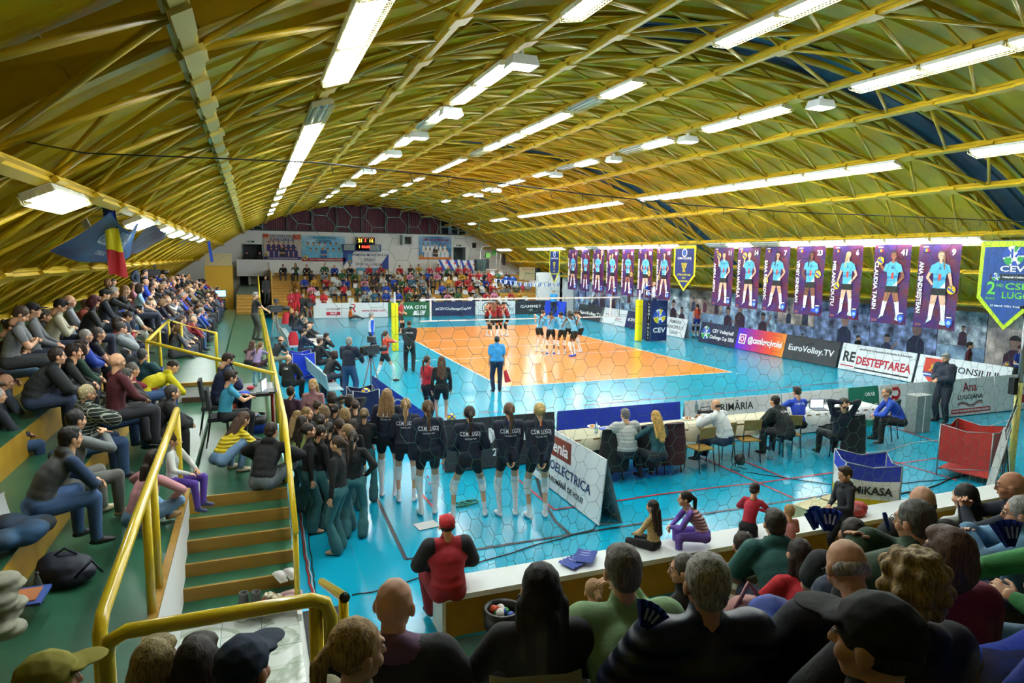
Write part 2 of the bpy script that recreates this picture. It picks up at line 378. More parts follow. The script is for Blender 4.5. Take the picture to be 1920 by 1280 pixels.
def body_mesh(pose, kind, sleeve, leg, lod, fat, hood, hyaw, hpitch):
    p = POSES[pose]; add = .012 + fat; W = {'m': 1.0, 'f': .88, 'c': .82}[kind]; rk = {'m': 1.0, 'f': .86, 'c': .84}[kind]
    pel = np.array(p['pel'], float); le = math.radians(p['lean']); hs = 1.0
    Ul = np.array([0, math.sin(le*.65), math.cos(le*.65)]); Uh = np.array([0, math.sin(le*1.25), math.cos(le*1.25)])
    Cc = pel+Ul*.23+Uh*.22; Nk = Cc+Uh*.05
    Fl = np.array([0, Ul[2], -Ul[1]]); Fh = np.array([0, Uh[2], -Uh[1]]); Rr = np.array([1., 0, 0])
    Bl = np.stack([Rr, Fl, Ul], 1); Bh = np.stack([Rr, Fh, Uh], 1)
    P = []
    hipw = .178 if kind == 'f' else .165
    P += [ell(pel+Ul*.0, (hipw*(.92 if kind == 'c' else 1)+add*.6, .118+add*.6, .12), BOT, Bl),
          ell(pel+Ul*.17, ((.142 if kind != 'f' else .128)*W+add, .102+add+max(0, fat)*.6, .16), TOP, Bl),
          ell(pel+Ul*.2+Uh*.13, (.168*W+add, .112+add, .17), TOP, Bh)]
    if fat > 0: P.append(ell(pel+Ul*.07, (hipw*.95+add, .12+add, .09), TOP, Bl))
    if kind == 'f': P += [ell(Cc+Fh*.085-Uh*.13+Rr*s*.065, (.058, .05, .055), TOP, Bh) for s in (-1, 1)]
    nh = Nk+Uh*.02; hd = np.array([0, math.sin(le*.55), math.cos(le*.55)])
    hc = Nk+hd*.172
    for s, i in ((-1, 0), (1, 1)):
        sh = Cc+Rr*s*.184*W+Uh*.015
        P += [cap(Nk-Uh*.03, sh, .052+add*.5, .05*rk+add, TOP)]
        wt = np.array(p['h'][i], float)
        el, wr = ik(sh, wt, .285, .255, p['e'][i])
        # sleeves
        a0, a1, b0, b1 = .056*rk, .046*rk, .044*rk, .03*rk
        def seg(A, B, ra, rb, bands):
            for t0, t1, m, ad in bands:
                P.append(cap(A+(B-A)*t0, A+(B-A)*t1, ra+(rb-ra)*t0+ad, ra+(rb-ra)*t1+ad, m))
        if sleeve == 'long': seg(sh, el, a0, a1, [(0, 1, TOP, add)]); seg(el, wr, b0, b1, [(0, .93, TOP, add*.9), (.93, 1, SK, 0)])
        elif sleeve == 'two': seg(sh, el, a0, a1, [(0, 1, X1, add)]); seg(el, wr, b0, b1, [(0, .93, X1, add*.9), (.93, 1, SK, 0)])
        elif sleeve == 'short': seg(sh, el, a0, a1, [(0, .58, TOP, add), (.58, 1, SK, 0)]); seg(el, wr, b0, b1, [(0, 1, SK, 0)])
        elif sleeve == 'shortx': seg(sh, el, a0, a1, [(0, .58, TOP, add), (.58, 1, SK, 0)]); seg(el, wr, b0, b1, [(0, .92, X2, .004), (.92, 1, SK, 0)])
        else: seg(sh, el, a0, a1, [(0, 1, SK, 0)]); seg(el, wr, b0, b1, [(0, 1, SK, 0)])
        p.setdefault('_w', {})[i] = (el, wr)
        # legs
        hip = pel+Rr*s*.088*(1.05 if kind == 'f' else 1)+Ul*(-.03)
        fz = p.get('fz', (.085, .085))[i]; fx, fy = p['f'][i]; an = np.array([fx, fy, fz])
        kp = p.get('k', ((s*.25, 1, .35), (s*.25, 1, .35)))[i]
        kn, an = ik(hip, an, .44, .43, kp)
        la = .004+max(0, fat)*.3
        if leg == 'long': bt = [(0, 1, BOT, .014+la)]; bs = [(0, .97, BOT, .016+la)]
        elif leg == 'wide': bt = [(0, 1, BOT, .016)]; bs = [(0, .3, BOT, .018), (.3, .65, BOT, .032), (.65, 1.02, BOT, .055)]
        elif leg == 'skirt': bt = [(0, .5, BOT, .03), (.5, 1, SK, 0)]; bs = [(0, 1, SK, 0)]
        elif leg == 'sport': bt = [(0, .36, BOT, .012), (.36, .82, SK, 0), (.82, 1, X1, .014)]; bs = [(0, .22, X1, .016), (.22, 1, X2, .004)]
        elif leg == 'padcalf': bt = [(0, .36, BOT, .012), (.36, .82, SK, 0), (.82, 1, X1, .014)]; bs = [(0, .25, X1, .016), (.25, .72, SK, 0), (.72, 1, X2, .004)]
        else: bt = [(0, .5, BOT, .014), (.5, 1, SK, 0)]; bs = [(0, .75, SK, 0), (.75, 1, X2, .003)]
        seg(hip, kn, .086*rk+.004, .056*rk, bt); seg(kn, an, .056*rk, .036*rk, bs)
        if leg in ('long', 'wide') : P.append(ell(hip-Ul*.01, (.1, .105, .1), BOT))
        td = np.array([s*.18, 1, 0.]) if fz < .12 or pose == 'legover' else np.array([0, 1, 0.])
        if pose == 'knees': td = np.array([0, -.5, -.4])
        td /= np.linalg.norm(td); sd = np.cross(td, [0, 0, 1.])
        B = np.stack([sd, td, np.cross(sd, td)], 1)
        P += [ell(an+td*.055+np.array([0, 0, -.045]), (.046, .135, .04), SHOE, B), ell(an+td*.02+np.array([0, 0, -.02]), (.042, .06, .05), SHOE, B),
              ell(an+td*.13+np.array([0, 0, -.05]), (.05, .06, .032), SHOE, B)]
    HM_ = TOP if sleeve == 'two' else X1
    if hood: P += [ell(Nk-Fh*.06+Uh*.02, (.115, .065, .065), HM_, Bh), cap(Nk-Fh*.02+Rr*.08+Uh*.03, Nk+Fh*.06+Rr*.04+Uh*.01, .036, .028, HM_), cap(Nk-Fh*.02-Rr*.08+Uh*.03, Nk+Fh*.06-Rr*.04+Uh*.01, .036, .028, HM_), cap(Nk-Uh*.03, Nk+hd*.03, .066, .058, HM_)]
    else: P += [cap(Nk-Uh*.03, Nk+hd*(.045+max(0, fat)*.6), .066+max(0, fat)*.3, .06+max(0, fat)*.2, TOP)]
    P += [cap(Nk-Uh*.02, Nk+hd*.05, .05*rk, .045*rk, SK)]
    P += [ell(pel+Ul*.09, (.15*W+add, .108+add, .13), BOT if False else TOP, Bl), ell(pel+Ul*.21+Uh*.04, (.152*W+add, .108+add, .15), TOP, Bh)]
    V, F, M_ = remesh(P, {2: .0145, 1: .0245, 0: .036}[lod], (2, 3, 7)[lod], 2 if lod else 1)
    V = [V]; F = list(F); M_ = list(M_)
    # head
    hp = math.radians(p.get('pitch', 0)+hpitch)+le*.5; HB = rotm(math.radians(-hyaw), hp)
    scale = 1.12 if kind == 'c' else 1.0
    hv, hf, hm = head_parts(kind, {2: .0078, 1: .0115, 0: .02}[lod], lod)
    n = len(V[0]); V.append((hv*scale) @ HB.T + hc); F += [tuple(i+n for i in q) for q in hf]; M_ += hm; n += len(hv)
    for i, s in ((0, -1), (1, 1)):
        el, wr = p['_w'][i]; d = wr-el; d /= np.linalg.norm(d)
        if pose in ('stand_hips', 'rest', 'table', 'arms', 'chin'): d = d+np.array([-s*.5, .5 if pose != 'stand_hips' else -.1, -.1]); d /= np.linalg.norm(d)
        o = np.array([s*1., 0, .4]) if pose not in ('rest', 'table', 'long', 'floor') else np.array([s*.3, 0, 1.])
        if pose in ('lean', 'bend', 'hug', 'crouch'): o = np.array([s*.9, .2, .9])
        o = o-d*(o @ d); o /= np.linalg.norm(o); x = np.cross(d, o)
        hv, hf, hm = hand_parts({2: .0054, 1: .0085, 0: 0}[lod], .28 if pose == 'clap' else .5) if lod else hand_parts(0, .4)
        sgn = -s; B = np.stack([x*1, d, o], 1)
        hv = hv*np.array([1 if s < 0 else -1, 1, 1])
        if s > 0: hf = [q[::-1] for q in hf]
        sc_ = .9 if kind != 'm' else 1.0
        V.append((hv*sc_) @ B.T + wr); F += [tuple(j+n for j in q) for q in hf]; M_ += [SK]*len(hf); n += len(hv)
    me = bpy.data.meshes.new('body'); me.from_pydata(np.concatenate(V).tolist(), [], F)
    for _ in range(9): me.materials.append(None)
    me.polygons.foreach_set('material_index', [int(k) for k in M_]); me.polygons.foreach_set('use_smooth', [True]*len(F)); me.update()
    T = np.eye(4); T[:3, :3] = HB*scale; T[:3, 3] = hc
    return me, Matrix(T.tolist()), Matrix(np.block([[Bh, Cc[:, None]], [np.zeros((1, 3)), np.ones((1, 1))]]).tolist())
_body = {}
_hair = {}
def hair_mesh(style, lod):
    k = (style, lod)
    if k in _hair: return _hair[k]
    P = [ell((0, -.022, .034), (.087, .1, .102), 0)]; vox = {2: .0075, 1: .0105, 0: .022}[lod]
    if style == 'buzz': P = [ell((0, -.019, .03), (.0805, .0965, .0975), 0)]
    elif style == 'bald': P = [ell((0, -.026, -.004), (.0812, .0872, .05), 0)]
    elif style == 'short': P += [ell((0, .01, .085), (.07, .075, .045), 0), ell((0, -.06, -.02), (.07, .055, .06), 0)]
    elif style == 'crop': P += [ell((0, -.05, -.03), (.066, .055, .05), 0)]
    elif style == 'quiff': P += [ell((0, .035, .1), (.06, .055, .035), 0), ell((0, -.05, .0), (.075, .062, .07), 0)]
    elif style == 'long': P += [ell((0, -.05, -.02), (.096, .07, .11), 0), cap((0, -.075, -.06), (0, -.12, -.42), .075, .055, 0), cap((-.07, -.05, -.02), (-.08, -.1, -.36), .035, .03, 0), cap((.07, -.05, -.02), (.08, -.1, -.36), .035, .03, 0)]
    elif style == 'wavy': P += [ell((0, -.05, -.02), (.1, .075, .12), 0)] + [cap((x, -.07-.02*math.cos(x*40), -.04), (x*1.4, -.12, -.36+abs(x)), .04, .022, 0) for x in (-.08, -.045, 0, .045, .08)]
    elif style == 'verylong': P += [ell((0, -.045, -.03), (.1, .08, .13), 0), cap((0, -.07, -.1), (0, -.11, -.62), .09, .05, 0), cap((-.075, -.04, -.05), (-.085, -.09, -.5), .045, .03, 0), cap((.075, -.04, -.05), (.085, -.09, -.5), .045, .03, 0), cap((-.08, .02, -.04), (-.11, -.0, -.3), .022, .016, 0)]
    elif style == 'pony': P += [cap((0, -.11, .04), (0, -.15, .0), .028, .03, 0), cap((0, -.15, .0), (0, -.15, -.2), .032, .024, 0), cap((0, -.15, -.2), (0, -.14, -.34), .024, .008, 0)]
    elif style == 'bun': P += [ell((0, -.125, .03), (.04, .035, .04), 0)]
    elif style == 'topbun': P += [ell((0, -.06, .13), (.035, .035, .03), 0)]
    elif style == 'bob': P += [ell((0, -.035, -.03), (.102, .085, .115), 0), ell((-.08, .02, -.03), (.022, .04, .09), 0), ell((.08, .02, -.03), (.022, .04, .09), 0), ell((0, .03, .085), (.075, .06, .04), 0)]
    elif style == 'curly': P = [ell((0, -.025, .04), (.1, .112, .112), 0)] + [ell((.095*math.cos(a)*math.cos(b), -.02+.105*math.sin(a)*math.cos(b), .03+.11*math.sin(b)), (.028, .028, .028), 0) for a in [k_*.7+2.2 for k_ in range(8)] for b in (-.7, -.1, .5, 1.0) if not (-.3 < math.cos(a-PI/2) and b < .4 and math.sin(a) > .3)]
    elif style == 'cap': P = [ell((0, -.014, .042), (.0885, .107, .09), 0), ell((0, .13, .052), (.07, .075, .008), 0), ell((0, .075, .05), (.082, .05, .014), 0)]
    elif style == 'beanie': P = [ell((0, -.018, .05), (.094, .108, .105), 0)]
    if style == 'cap': V, F, _ = remesh(P, vox*.8, 1, 2)
    else: V, F, _ = remesh(P, vox, 2, 2)
    me = bpy.data.meshes.new('hair'); me.from_pydata(V.tolist(), [], F); me.materials.append(None)
    me.polygons.foreach_set('use_smooth', [True]*len(F)); me.update(); _hair[k] = me
    return me
_gl = None
def glasses_mesh():
    global _gl
    if _gl: return _gl
    b = MB(); m = mat('222222', .3)
    for s in (-1, 1):
        b.tube([(s*.033+.022*math.cos(a), .097, .006+.017*math.sin(a)) for a in [i*PI/5 for i in range(10)]], .0018, m, 5, closed=True)
        b.tube([(s*.055, .095, .01), (s*.083, .05, .01), (s*.085, -.02, .0)], .0018, m, 5)
    b.tube([(-.011, .1, .008), (.011, .1, .008)], .0018, m, 5); _gl = b.mesh('glasses'); return _gl
SKINS = {'a': 'd8a584', 'b': 'c68c6a', 'c': 'e2b698', 'd': '7a4c34', 'e': 'b87a58', 'f': '9c6444'}
HAIRC = {'black': '16120f', 'dark': '2a1d15', 'brown': '4c3322', 'light': '7d5c3a', 'blond': 'b8955a', 'grey': '8d8a85', 'white': 'c4c1ba', 'red': '6d1f1f', 'auburn': '6a3a1c'}
PEOPLE = []
def person(loc, face, label, pose='rest', kind='m', top='333333', bot='2b3347', shoe='1c1c1c', skin='a', hair='short', hc='dark', sleeve='long', leg='long',
           lod=1, fat=0.0, hood=False, hyaw=0, hpitch=0, h=1.75, x1=None, x2=None, topm=None, glasses=False, cap_c=None, group=None, print_=None, headat=None, botm=None):
    """face: heading in degrees, 0 looks along +Y, 90 along +X. headat: world point where the head centre must be (loc then only sets nothing)"""
    key = (pose, kind, sleeve, leg, lod, fat, hood, hyaw, hpitch)
    if key not in _body: _body[key] = body_mesh(*key)
    me, HM, BM = _body[key]
    s = h/1.75; rz = -math.radians(face)
    if headat is not None:
        hv = Matrix.Rotation(rz, 3, 'Z') @ (HM.to_translation()*s); loc = Vector(headat)-hv
    r = bpy.data.objects.new('person', None); C.objects.link(r); r.location = loc; r.rotation_euler = (0, 0, rz); r.scale = (s, s, s); r.empty_display_size = .2
    tag(r, label, 'person', group)
    b = link('body', me, r)
    tm = topm or mat(top, .8, 'weave', bump=.25, bscale=60)
    bm_ = botm or mat(bot, .8, 'weave', bump=.25, bscale=60)
    ms = [mat(SKINS.get(skin, skin), .5, spec=.35), tm, bm_, mat(shoe, .5),
          mat(x1, .8) if x1 else tm, mat(x2, .8) if x2 else mat('e8e8e8', .8), mat('e8e4de', .3), mat('1b1512', .4), mat('a8574c', .5)]
    for i, m in enumerate(ms):
        b.material_slots[i].link = 'OBJECT'; b.material_slots[i].material = m
    def hat(style, col, nm, kind_='hair'):
        o = link(nm, hair_mesh(style, lod), r, HM); o.material_slots[0].link = 'OBJECT'
        o.material_slots[0].material = mat(HAIRC.get(col, col), .65 if kind_ == 'hair' else .8, kind_, bump=0 if kind_ == 'hair' else .2)
        return o
    if cap_c and hair: hair = 'bald'
    if hair: hat(hair, hc, 'hair')
    if cap_c: hat('cap', cap_c, 'cap', 'plain')
    if glasses: link('glasses', glasses_mesh(), r, HM)
    if print_:
        for q in print_: stick(q, me, BM, r)
    PEOPLE.append(r)
    return r
_bvh = {}
def stick(q, me, BM, parent):
    """q = (text or mesh, size, x, up, side, colour): lettering laid on the back ('b') or chest ('f')"""
    body, size, x, up, side, col = q[:6]; wd_ = q[6] if len(q) > 6 else None
    if me.name not in _bvh:
        _bvh[me.name] = BVHTree.FromPolygons([v.co for v in me.vertices], [p.vertices for p in me.polygons])
    t = _bvh[me.name]
    src = text_mesh(body, mat(col, .6), size, 'CENTER', 0, .01, wd_) if isinstance(body, str) else body
    m2 = src.copy(); s = -1 if side == 'b' else 1
    for v in m2.vertices:
        lx, lz = v.co.x+x, v.co.y+up
        p = BM @ Vector((lx*(1 if s < 0 else -1), s*.6, lz)); d = (BM.to_3x3() @ Vector((0, -s, 0))).normalized()
        hit = t.ray_cast(p, d, .8)
        v.co = (hit[0] - d*.006) if hit[0] is not None else (BM @ Vector((lx*(1 if s < 0 else -1), s*.12, lz)))
    link('shirt_print', m2, parent)

def soft(prims, vox, m, name, loc, label, cat):
    """several soft lumps fused into one cloth-like surface"""
    V, F, _ = remesh([ell(c, r, 0) for c, r in prims], vox, 3, 2); b = MB(); b.add([tuple(v) for v in V], F, m, True)
    return tag(b.build(name, loc=loc), label, cat)
# ================================================================= the hall
YEL = mat('d4b40c', .36, 'plain', var=.12, sc=.8); YELD = mat('c0a00c', .42, 'plain', var=.15, sc=1.5); CREAM = mat('c3b158', .45, var=.15, sc=3)
CHORD = mat('ccaa20', .4, var=.1, sc=2)
WHITE = mat('f0f4f2', .7, var=.05, sc=2); GREEN = mat('295c44', .3, 'noise', h2='214e38', sc=2.2); GREENL = mat('4d8468', .4, 'noise', h2='3f7359', sc=1.5)
OCHRE = mat('b58d22', .5, 'noise', h2='a47c18', sc=3); WOOD = mat('a07a2e', .45, 'wood', h2='8c6620', sc=2)
RAILM = mat('e0c42c', .22, coat=.3); BLUEF = mat('0aa5c8', .2, var=.04, sc=.5, spec=.6); ORANGE = mat('f2993a', .2, var=.04, sc=.6, spec=.6)
PW = mat('f2f2f2', .6); PB = mat('141820', .6); RED = mat('c8202a', .5); DARK = mat('15181c', .7); STEEL = mat('9aa0a4', .35, metal=.8); BLK = mat('101010', .45)
CXR, RR, ZT = -3.4, 18.8, 8.48
def prof(x, off=0.0):
    d = abs(x-CXR); r = RR-off; k = 10/RR; xe = r*k
    if d <= xe: return ZT-RR+math.sqrt(r*r-d*d)
    return ZT-RR+math.sqrt(r*r-xe*xe) - .68*(d-xe)
Y0, Y1 = -30.2, 26.0
# floor
f = MB(); f.b2((-20, -30.4, -.2), (12.4, 26.2, -.001), BLUEF); floor = f.build('floor', kind='structure')
def flat(name, pts, m, z, th=.0015):
    b = MB(); n = len(pts); vs = [(p[0], p[1], z) for p in pts]+[(p[0], p[1], z-th) for p in pts]
    b.add(vs, [tuple(range(n))]+[(i, i+n, (i+1) % n+n, (i+1) % n) for i in range(n)], m)
    return b.build(name, floor)
flat('court_surface', [(-4.5, -9), (4.5, -9), (4.5, 9), (-4.5, 9)], ORANGE, .002)
def ln(a, b, w, m, z=.0045, name='court_line'):
    a = Vector((a[0], a[1])); b = Vector((b[0], b[1])); d = (b-a).normalized(); n = Vector((-d.y, d.x))*w/2
    flat(name, [a+n, a-n, b-n, b+n], m, z, .001)
for x in (-4.5, 4.5): ln((x, -9.02), (x, 9.02), .05, PW)
for y in (-9, 9, 0, -3, 3): ln((-4.5, y), (4.5, y), .05, PW)
for y in (-3, 3):
    for s in (-1, 1):
        for k in range(5): ln((s*(4.7+k*.35), y), (s*(4.85+k*.35), y), .05, PW)
for x in (-4.5, 4.5):
    for s in (-1, 1): ln((x, s*9.2), (x, s*9.35), .05, PW)
def pxline(pts, w, m, z=.006, name='court_line'):
    q = [at(a, b, 2, z) for a, b in pts]
    for a, b in zip(q, q[1:]): ln(a, b, w, m, z, name)
LRED = mat('a8303e', .4); LBLK = mat('16202c', .4)
pxline([(703, 925), (761, 1048), (895, 1029), (1100, 997), (1201, 981), (1358, 957), (1600, 920)], .055, LBLK, .006)
pxline([(1006, 895), (1015, 925), (1024, 947), (1041, 976), (1069, 1001)], .055, LBLK, .007)
pxline([(971, 898), (1006, 927), (1039, 955), (1072, 950), (1147, 940), (1230, 927), (1360, 911), (1420, 905), (1795, 853), (1905, 838)], .05, LRED, .008)
pxline([(774, 897), (790, 925), (816, 954)], .05, LRED, .008)
pxline([(1310, 855), (1487, 933)], .05, LRED, .009); pxline([(1380, 858), (1480, 898)], .05, LRED, .009)
pxline([(1640, 790), (1795, 840)], .05, LRED, .009); pxline([(1560, 830), (1795, 900)], .05, LRED, .009)
pxline([(902, 774), (937, 771)], .04, LRED, .008); pxline([(1094, 759), (1310, 741), (1600, 714)], .04, LRED, .008)
a, b = at(1060, 749, 2, 0), at(1500, 719, 2, 0); n = 16
for k in range(n):
    p = a+(b-a)*(k/n); ln(p, p+(b-a)*(.45/n), .04, LBLK, .006)
# sheet joints of the blue court covering
JT = mat('078fb0', .35)
for k in range(-10, 12, 2): ln((k-.6, -22), (k-.6, -9.3), .012, JT, .0025, 'floor_joint')

# ---- roof
roof = empty('ceiling', kind='structure')
def arch_pts(off, step=.75, x0=-18.7, x1=12.0):
    n = int((x1-x0)/step); return [(x0+(x1-x0)*i/n, prof(x0+(x1-x0)*i/n, off)) for i in range(n+1)]
AP = arch_pts(0)
def panel_mesh(w, m, name, AP=AP):
    pr = [(0, -.055), (.035, -.055), (.06, 0), (w*.5, .012), (w-.03, 0), (w, -.055)]
    b = MB(); nv = len(pr); vs = [(x, yy, z+dz) for x, z in AP for yy, dz in pr]; fs = []
    for i in range(len(AP)-1):
        for j in range(nv-1): fs.append((i*nv+j, (i+1)*nv+j, (i+1)*nv+j+1, i*nv+j+1))
    b.add(vs, fs, m); return b.mesh(name)
pm = panel_mesh(.64, YEL, 'roof_panel'); sm = panel_mesh(.575, mat('1d4a63', .35, 'noise', h2='143a52', sc=1.2), 'skylight_panel')
AL = [p for p in AP if p[0] < -4.6]; AR = [p for p in AP if p[0] > -5.6]
pl = panel_mesh(.64, YEL, 'roof_panel', AL)
sm = panel_mesh(.575, mat('1d4a63', .35, 'noise', h2='143a52', sc=1.2), 'skylight_panel', AR)
SKY = [(-17.6, -16.45), (-3.6, -2.05), (10.6, 11.75)]
y = Y0
while y < Y1:
    s = next((q for q in SKY if q[0] <= y+.3 < q[1]), None)
    if s:
        for k in range(2): link('skylight_panel', sm, roof).location = (0, s[0]+.575*k, .02); link('roof_panel', pl, roof).location = (0, s[0]+.575*k, .0)
        if s[1]-s[0] > 1.3: link('roof_panel', pl, roof).location = (0, s[1]-.64, .0)
        y = s[1] if s[1]-s[0] < 1.3 else s[1]
        if s[1]-s[0] > 1.3: link('skylight_panel', sm, roof).location = (0, s[1]-.575, .02)
        continue
    link('roof_panel', pm, roof).location = (0, y, 0); y += .64
def arch_bar(y, off, w, h, m, name, x0=-18.6, x1=11.6, step=.9):
    b = MB(); n = int((x1-x0)/step); P = [(x0+(x1-x0)*i/n) for i in range(n+1)]
    for xa, xb in zip(P, P[1:]): b.bar((xa, y, prof(xa, off)), (xb, y, prof(xb, off)), w, h, m, up=Vector((0, 1, 0)))
    return b
MOD = 1.925; YN = [-27.83+MOD*i for i in range(28)]
rb = arch_bar(0, .1, .11, .06, YELD, 'rib').mesh('roof_rib')
for yy in YN: link('roof_rib', rb, roof).location = (0, yy, 0)
tb = MB(); tb.tube([(x, 0, prof(x, .36)) for x in [-18.5+i*.8 for i in range(38)]], .065, YELD, 8); tm_ = tb.mesh('arch_tube')
for q in SKY:
    for yy in (q[0]-.1, q[1]+.12): link('arch_tube', tm_, roof).location = (0, yy, 0)
for yy in (-22.13,):
    b = arch_bar(yy, .22, .4, .03, YELD, 'b', -18.6, 11.6); bb = arch_bar(yy, .44, .035, .16, CREAM, 'b', -18.6, 11.6)
    b.v += bb.v; n0 = len(b.v)-len(bb.v); b.f += [tuple(i+n0 for i in q) for q in bb.f]; k = b.mi(CREAM); b.m += [k]*len(bb.m); b.sm += bb.sm
    b.build('arch_beam', roof)
XC = [-16.9, -15.3, -13.7, -12.2, -10.7, -9.3, -7.6, -5.95, -4.0, -2.5, -.25, 1.45, 3.4, 5.0, 6.83, 8.4, 9.9]
ZC = [prof(x, .5) for x in XC]
for i, (x, z) in enumerate(zip(XC, ZC)):
    b = MB(); ang = math.atan2(x-CXR, z-(ZT-RR)) if abs(x-CXR) < 10 else math.copysign(.6, x-CXR)
    R = Matrix.Rotation(ang, 3, 'Y'); m = CREAM if i == 3 else CHORD
    b.box((x, (Y0+Y1)/2, z), (.11, Y1-Y0-.1, .15), m, R); b.box((x, (Y0+Y1)/2, z) , (.2, Y1-Y0-.1, .03), m, R)
    for yy in YN: b.box(Vector((x, yy, z))+R @ Vector((0, 0, -.06)), (.24, .34, .06), m, R)
    if i == 3:
        yy = Y0+.4
        while yy < Y1-1: b.box(Vector((x, yy, z))+R @ Vector((0, 0, -.07)), (.15, .5, .09), m, R); yy += .96
    b.build('purlin', roof)
# braces between the purlins: nearest ones singly, those far off joined
far = MB(); st = MB()
for i in range(len(XC)-1):
    dx, dz = XC[i+1]-XC[i], ZC[i+1]-ZC[i]
    ms = []
    for sgn in (1, -1):
        b = MB()
        if sgn > 0: b.tube([(0, 0, 0), (dx, MOD/2, dz)], .035, YELD, 6)
        else: b.tube([(0, MOD, 0), (dx, MOD/2, dz)], .035, YELD, 6)
        ms.append(b.mesh('brace'))
    for yy in YN[:-1]:
        for s, me in zip((1, -1), ms):
            if yy < -8.6: link('brace', me, roof).location = (XC[i], yy, ZC[i])
            else:
                a = (XC[i], yy if s > 0 else yy+MOD, ZC[i]); far.tube([a, (XC[i+1], yy+MOD/2, ZC[i+1])], .035, YELD, 5, cap=False)
for i, (x, z) in enumerate(zip(XC, ZC)):
    for yy in YN[:-1]:
        for k in (-1, 1):
            j = i+k
            if 0 <= j < len(XC):
                xm = (x+XC[j])/2; st.tube([(x, yy, z), (xm, yy, prof(xm, .12))], .03, YELD, 5, cap=False)
far.build('brace', roof, kind='stuff'); st.build('strut', roof, kind='stuff')

# ---- walls
def wall(name, boxes, m=WHITE, kind='structure'):
    b = MB()
    for lo, hi in boxes: b.b2(lo, hi, m)
    return b.build(name, kind=kind)
wf = wall('wall_far', [((-20, 26, 0), (-12.35, 26.3, 5.95)), ((-12.35, 26, 0), (-10.95, 26.3, 3.69)), ((-12.35, 26, 4.84), (-10.95, 26.3, 5.95)), ((-10.95, 26, 0), (4.14, 26.3, 5.95)),
          ((4.14, 26, 0), (5.2, 26.3, 3.2)), ((4.14, 26, 4.87), (5.2, 26.3, 5.95)), ((5.2, 26, 0), (12.4, 26.3, 5.95))])
for i, (x0, x1, z0, z1) in enumerate([(-12.35, -10.95, 3.69, 4.84), (4.14, 5.2, 3.2, 4.87)]):
    b = MB(); dm = mat('3c4448', .8); b.b2((x0, 26.9, z0), (x1, 27, z1), dm); b.b2((x0, 26.3, z0-.05), (x1, 26.9, z0), dm)
    for x in (x0, x1): b.b2((x-.03, 25.97, z0), (x+.03, 26.9, z1+.03), mat('9aa8a6', .6))
    b.b2((x0-.03, 25.97, z1), (x1+.03, 26.9, z1+.05), mat('9aa8a6', .6)); b.build('door_%d' % (i+1), kind='structure')
# maroon gable with posts
MAR = mat('5a1624', .55); GREY = mat('8a949a', .5); posts = [-10.78, -9.12, -7.27, -5.41, -3.46, -1.55, .33, 2.05, 2.99]
gb = empty('wall_gable', kind='structure')
for x0, x1 in zip(posts, posts[1:]):
    b = MB(); n = max(4, int((x1-x0)/.16))
    for k in range(n):
        a, c = x0+(x1-x0)*k/n, x0+(x1-x0)*(k+1)/n
        za, zc = prof(a)-.02, prof(c)-.02; m_ = a+(c-a)*.3; zm = prof(m_)-.02
        b.add([(a, 26.1, 5.95), (m_, 26.1, 5.95), (m_, 26.1, zm), (a, 26.1, za), (c, 26.14, 5.95), (c, 26.14, zc)], [(0, 1, 2, 3), (1, 4, 5, 2)], MAR)
    b.build('cladding_panel', gb)
for x in posts:
    b = MB(); b.b2((x-.05, 25.98, 5.9), (x+.05, 26.1, prof(x)-.05), mat('4a4a4e', .5)); b.tube([(x+.12, 25.95, 5.95), (x+.12, 25.95, prof(x)-.9)], .02, STEEL, 6); b.build('post', gb)
b = MB()
P = [-12.4+i*.6 for i in range(30)]
for xa, xb in zip(P, P[1:]): b.bar((xa, 25.95, prof(xa)-.07), (xb, 25.95, prof(xb)-.07), .08, .1, mat('b9c2c0', .5), up=Vector((0, 1, 0)))
b.b2((-12.6, 25.9, 5.9), (6.2, 26.1, 5.98), mat('3a3c40', .6)); b.build('gable_trim', gb)
for i, (x0, x1) in enumerate([(-12.2, -11.55), (-11.5, -10.9), (3.05, 3.75), (3.95, 4.55), (4.6, 5.2)]):
    b = MB(); gm = mat('16242c', .15)
    t0, t1 = prof(x0)-.15, prof(x1)-.15
    b.add([(x0, 26.05, 5.98), (x1, 26.05, 5.98), (x1, 26.05, t1), (x0, 26.05, t0)], [(0, 1, 2, 3)], gm)
    for a, c in (((x0, 5.98), (x0, t0)), ((x1, 5.98), (x1, t1)), ((x0, t0), (x1, t1)), ((x0, (5.98+t0)/2), (x1, (5.98+t0)/2))):
        b.bar((a[0], 26.0, a[1]), (c[0], 26.0, c[1]), .05, .06, mat('a8b4b0', .5), up=Vector((0, 1, 0)))
    b.build('window_%d' % (i+1), kind='structure')
wr = wall('wall_right', [((11.0, -30, 0), (11.25, 26, 2.5))], mat('6f7f8c', .8))
wall('trim_1', [((10.55, -30, 2.45), (12.2, 17.6, 2.6))], mat('8a5f2c', .6))
wall('wall_left', [((-18.9, -30.2, 0), (-18.6, 26, 2.15))], OCHRE)
wall('wall_rear', [((-19, -30.5, 0), (12.4, -30.2, 8.6))], mat('5a5648', .8))

# ---- parapet in front of the near stand
b = MB(); b.b2((-9.98, -21.93, 0), (9, -21.58, .44), OCHRE); b.b2((-10.02, -21.98, .44), (9, -21.54, .5), mat('e9eeee', .55)); b.b2((-10.02, -21.96, 0), (-9.98, -21.56, .44), mat('e4e8e4', .6))
b.build('wall_near', kind='structure')
b = MB(); b.b2((-11.1, -24.0, 0), (9, -21.98, .012), mat('1f4a34', .5, 'noise', h2='2c3a34', sc=2)); b.build('aisle_floor', kind='structure')
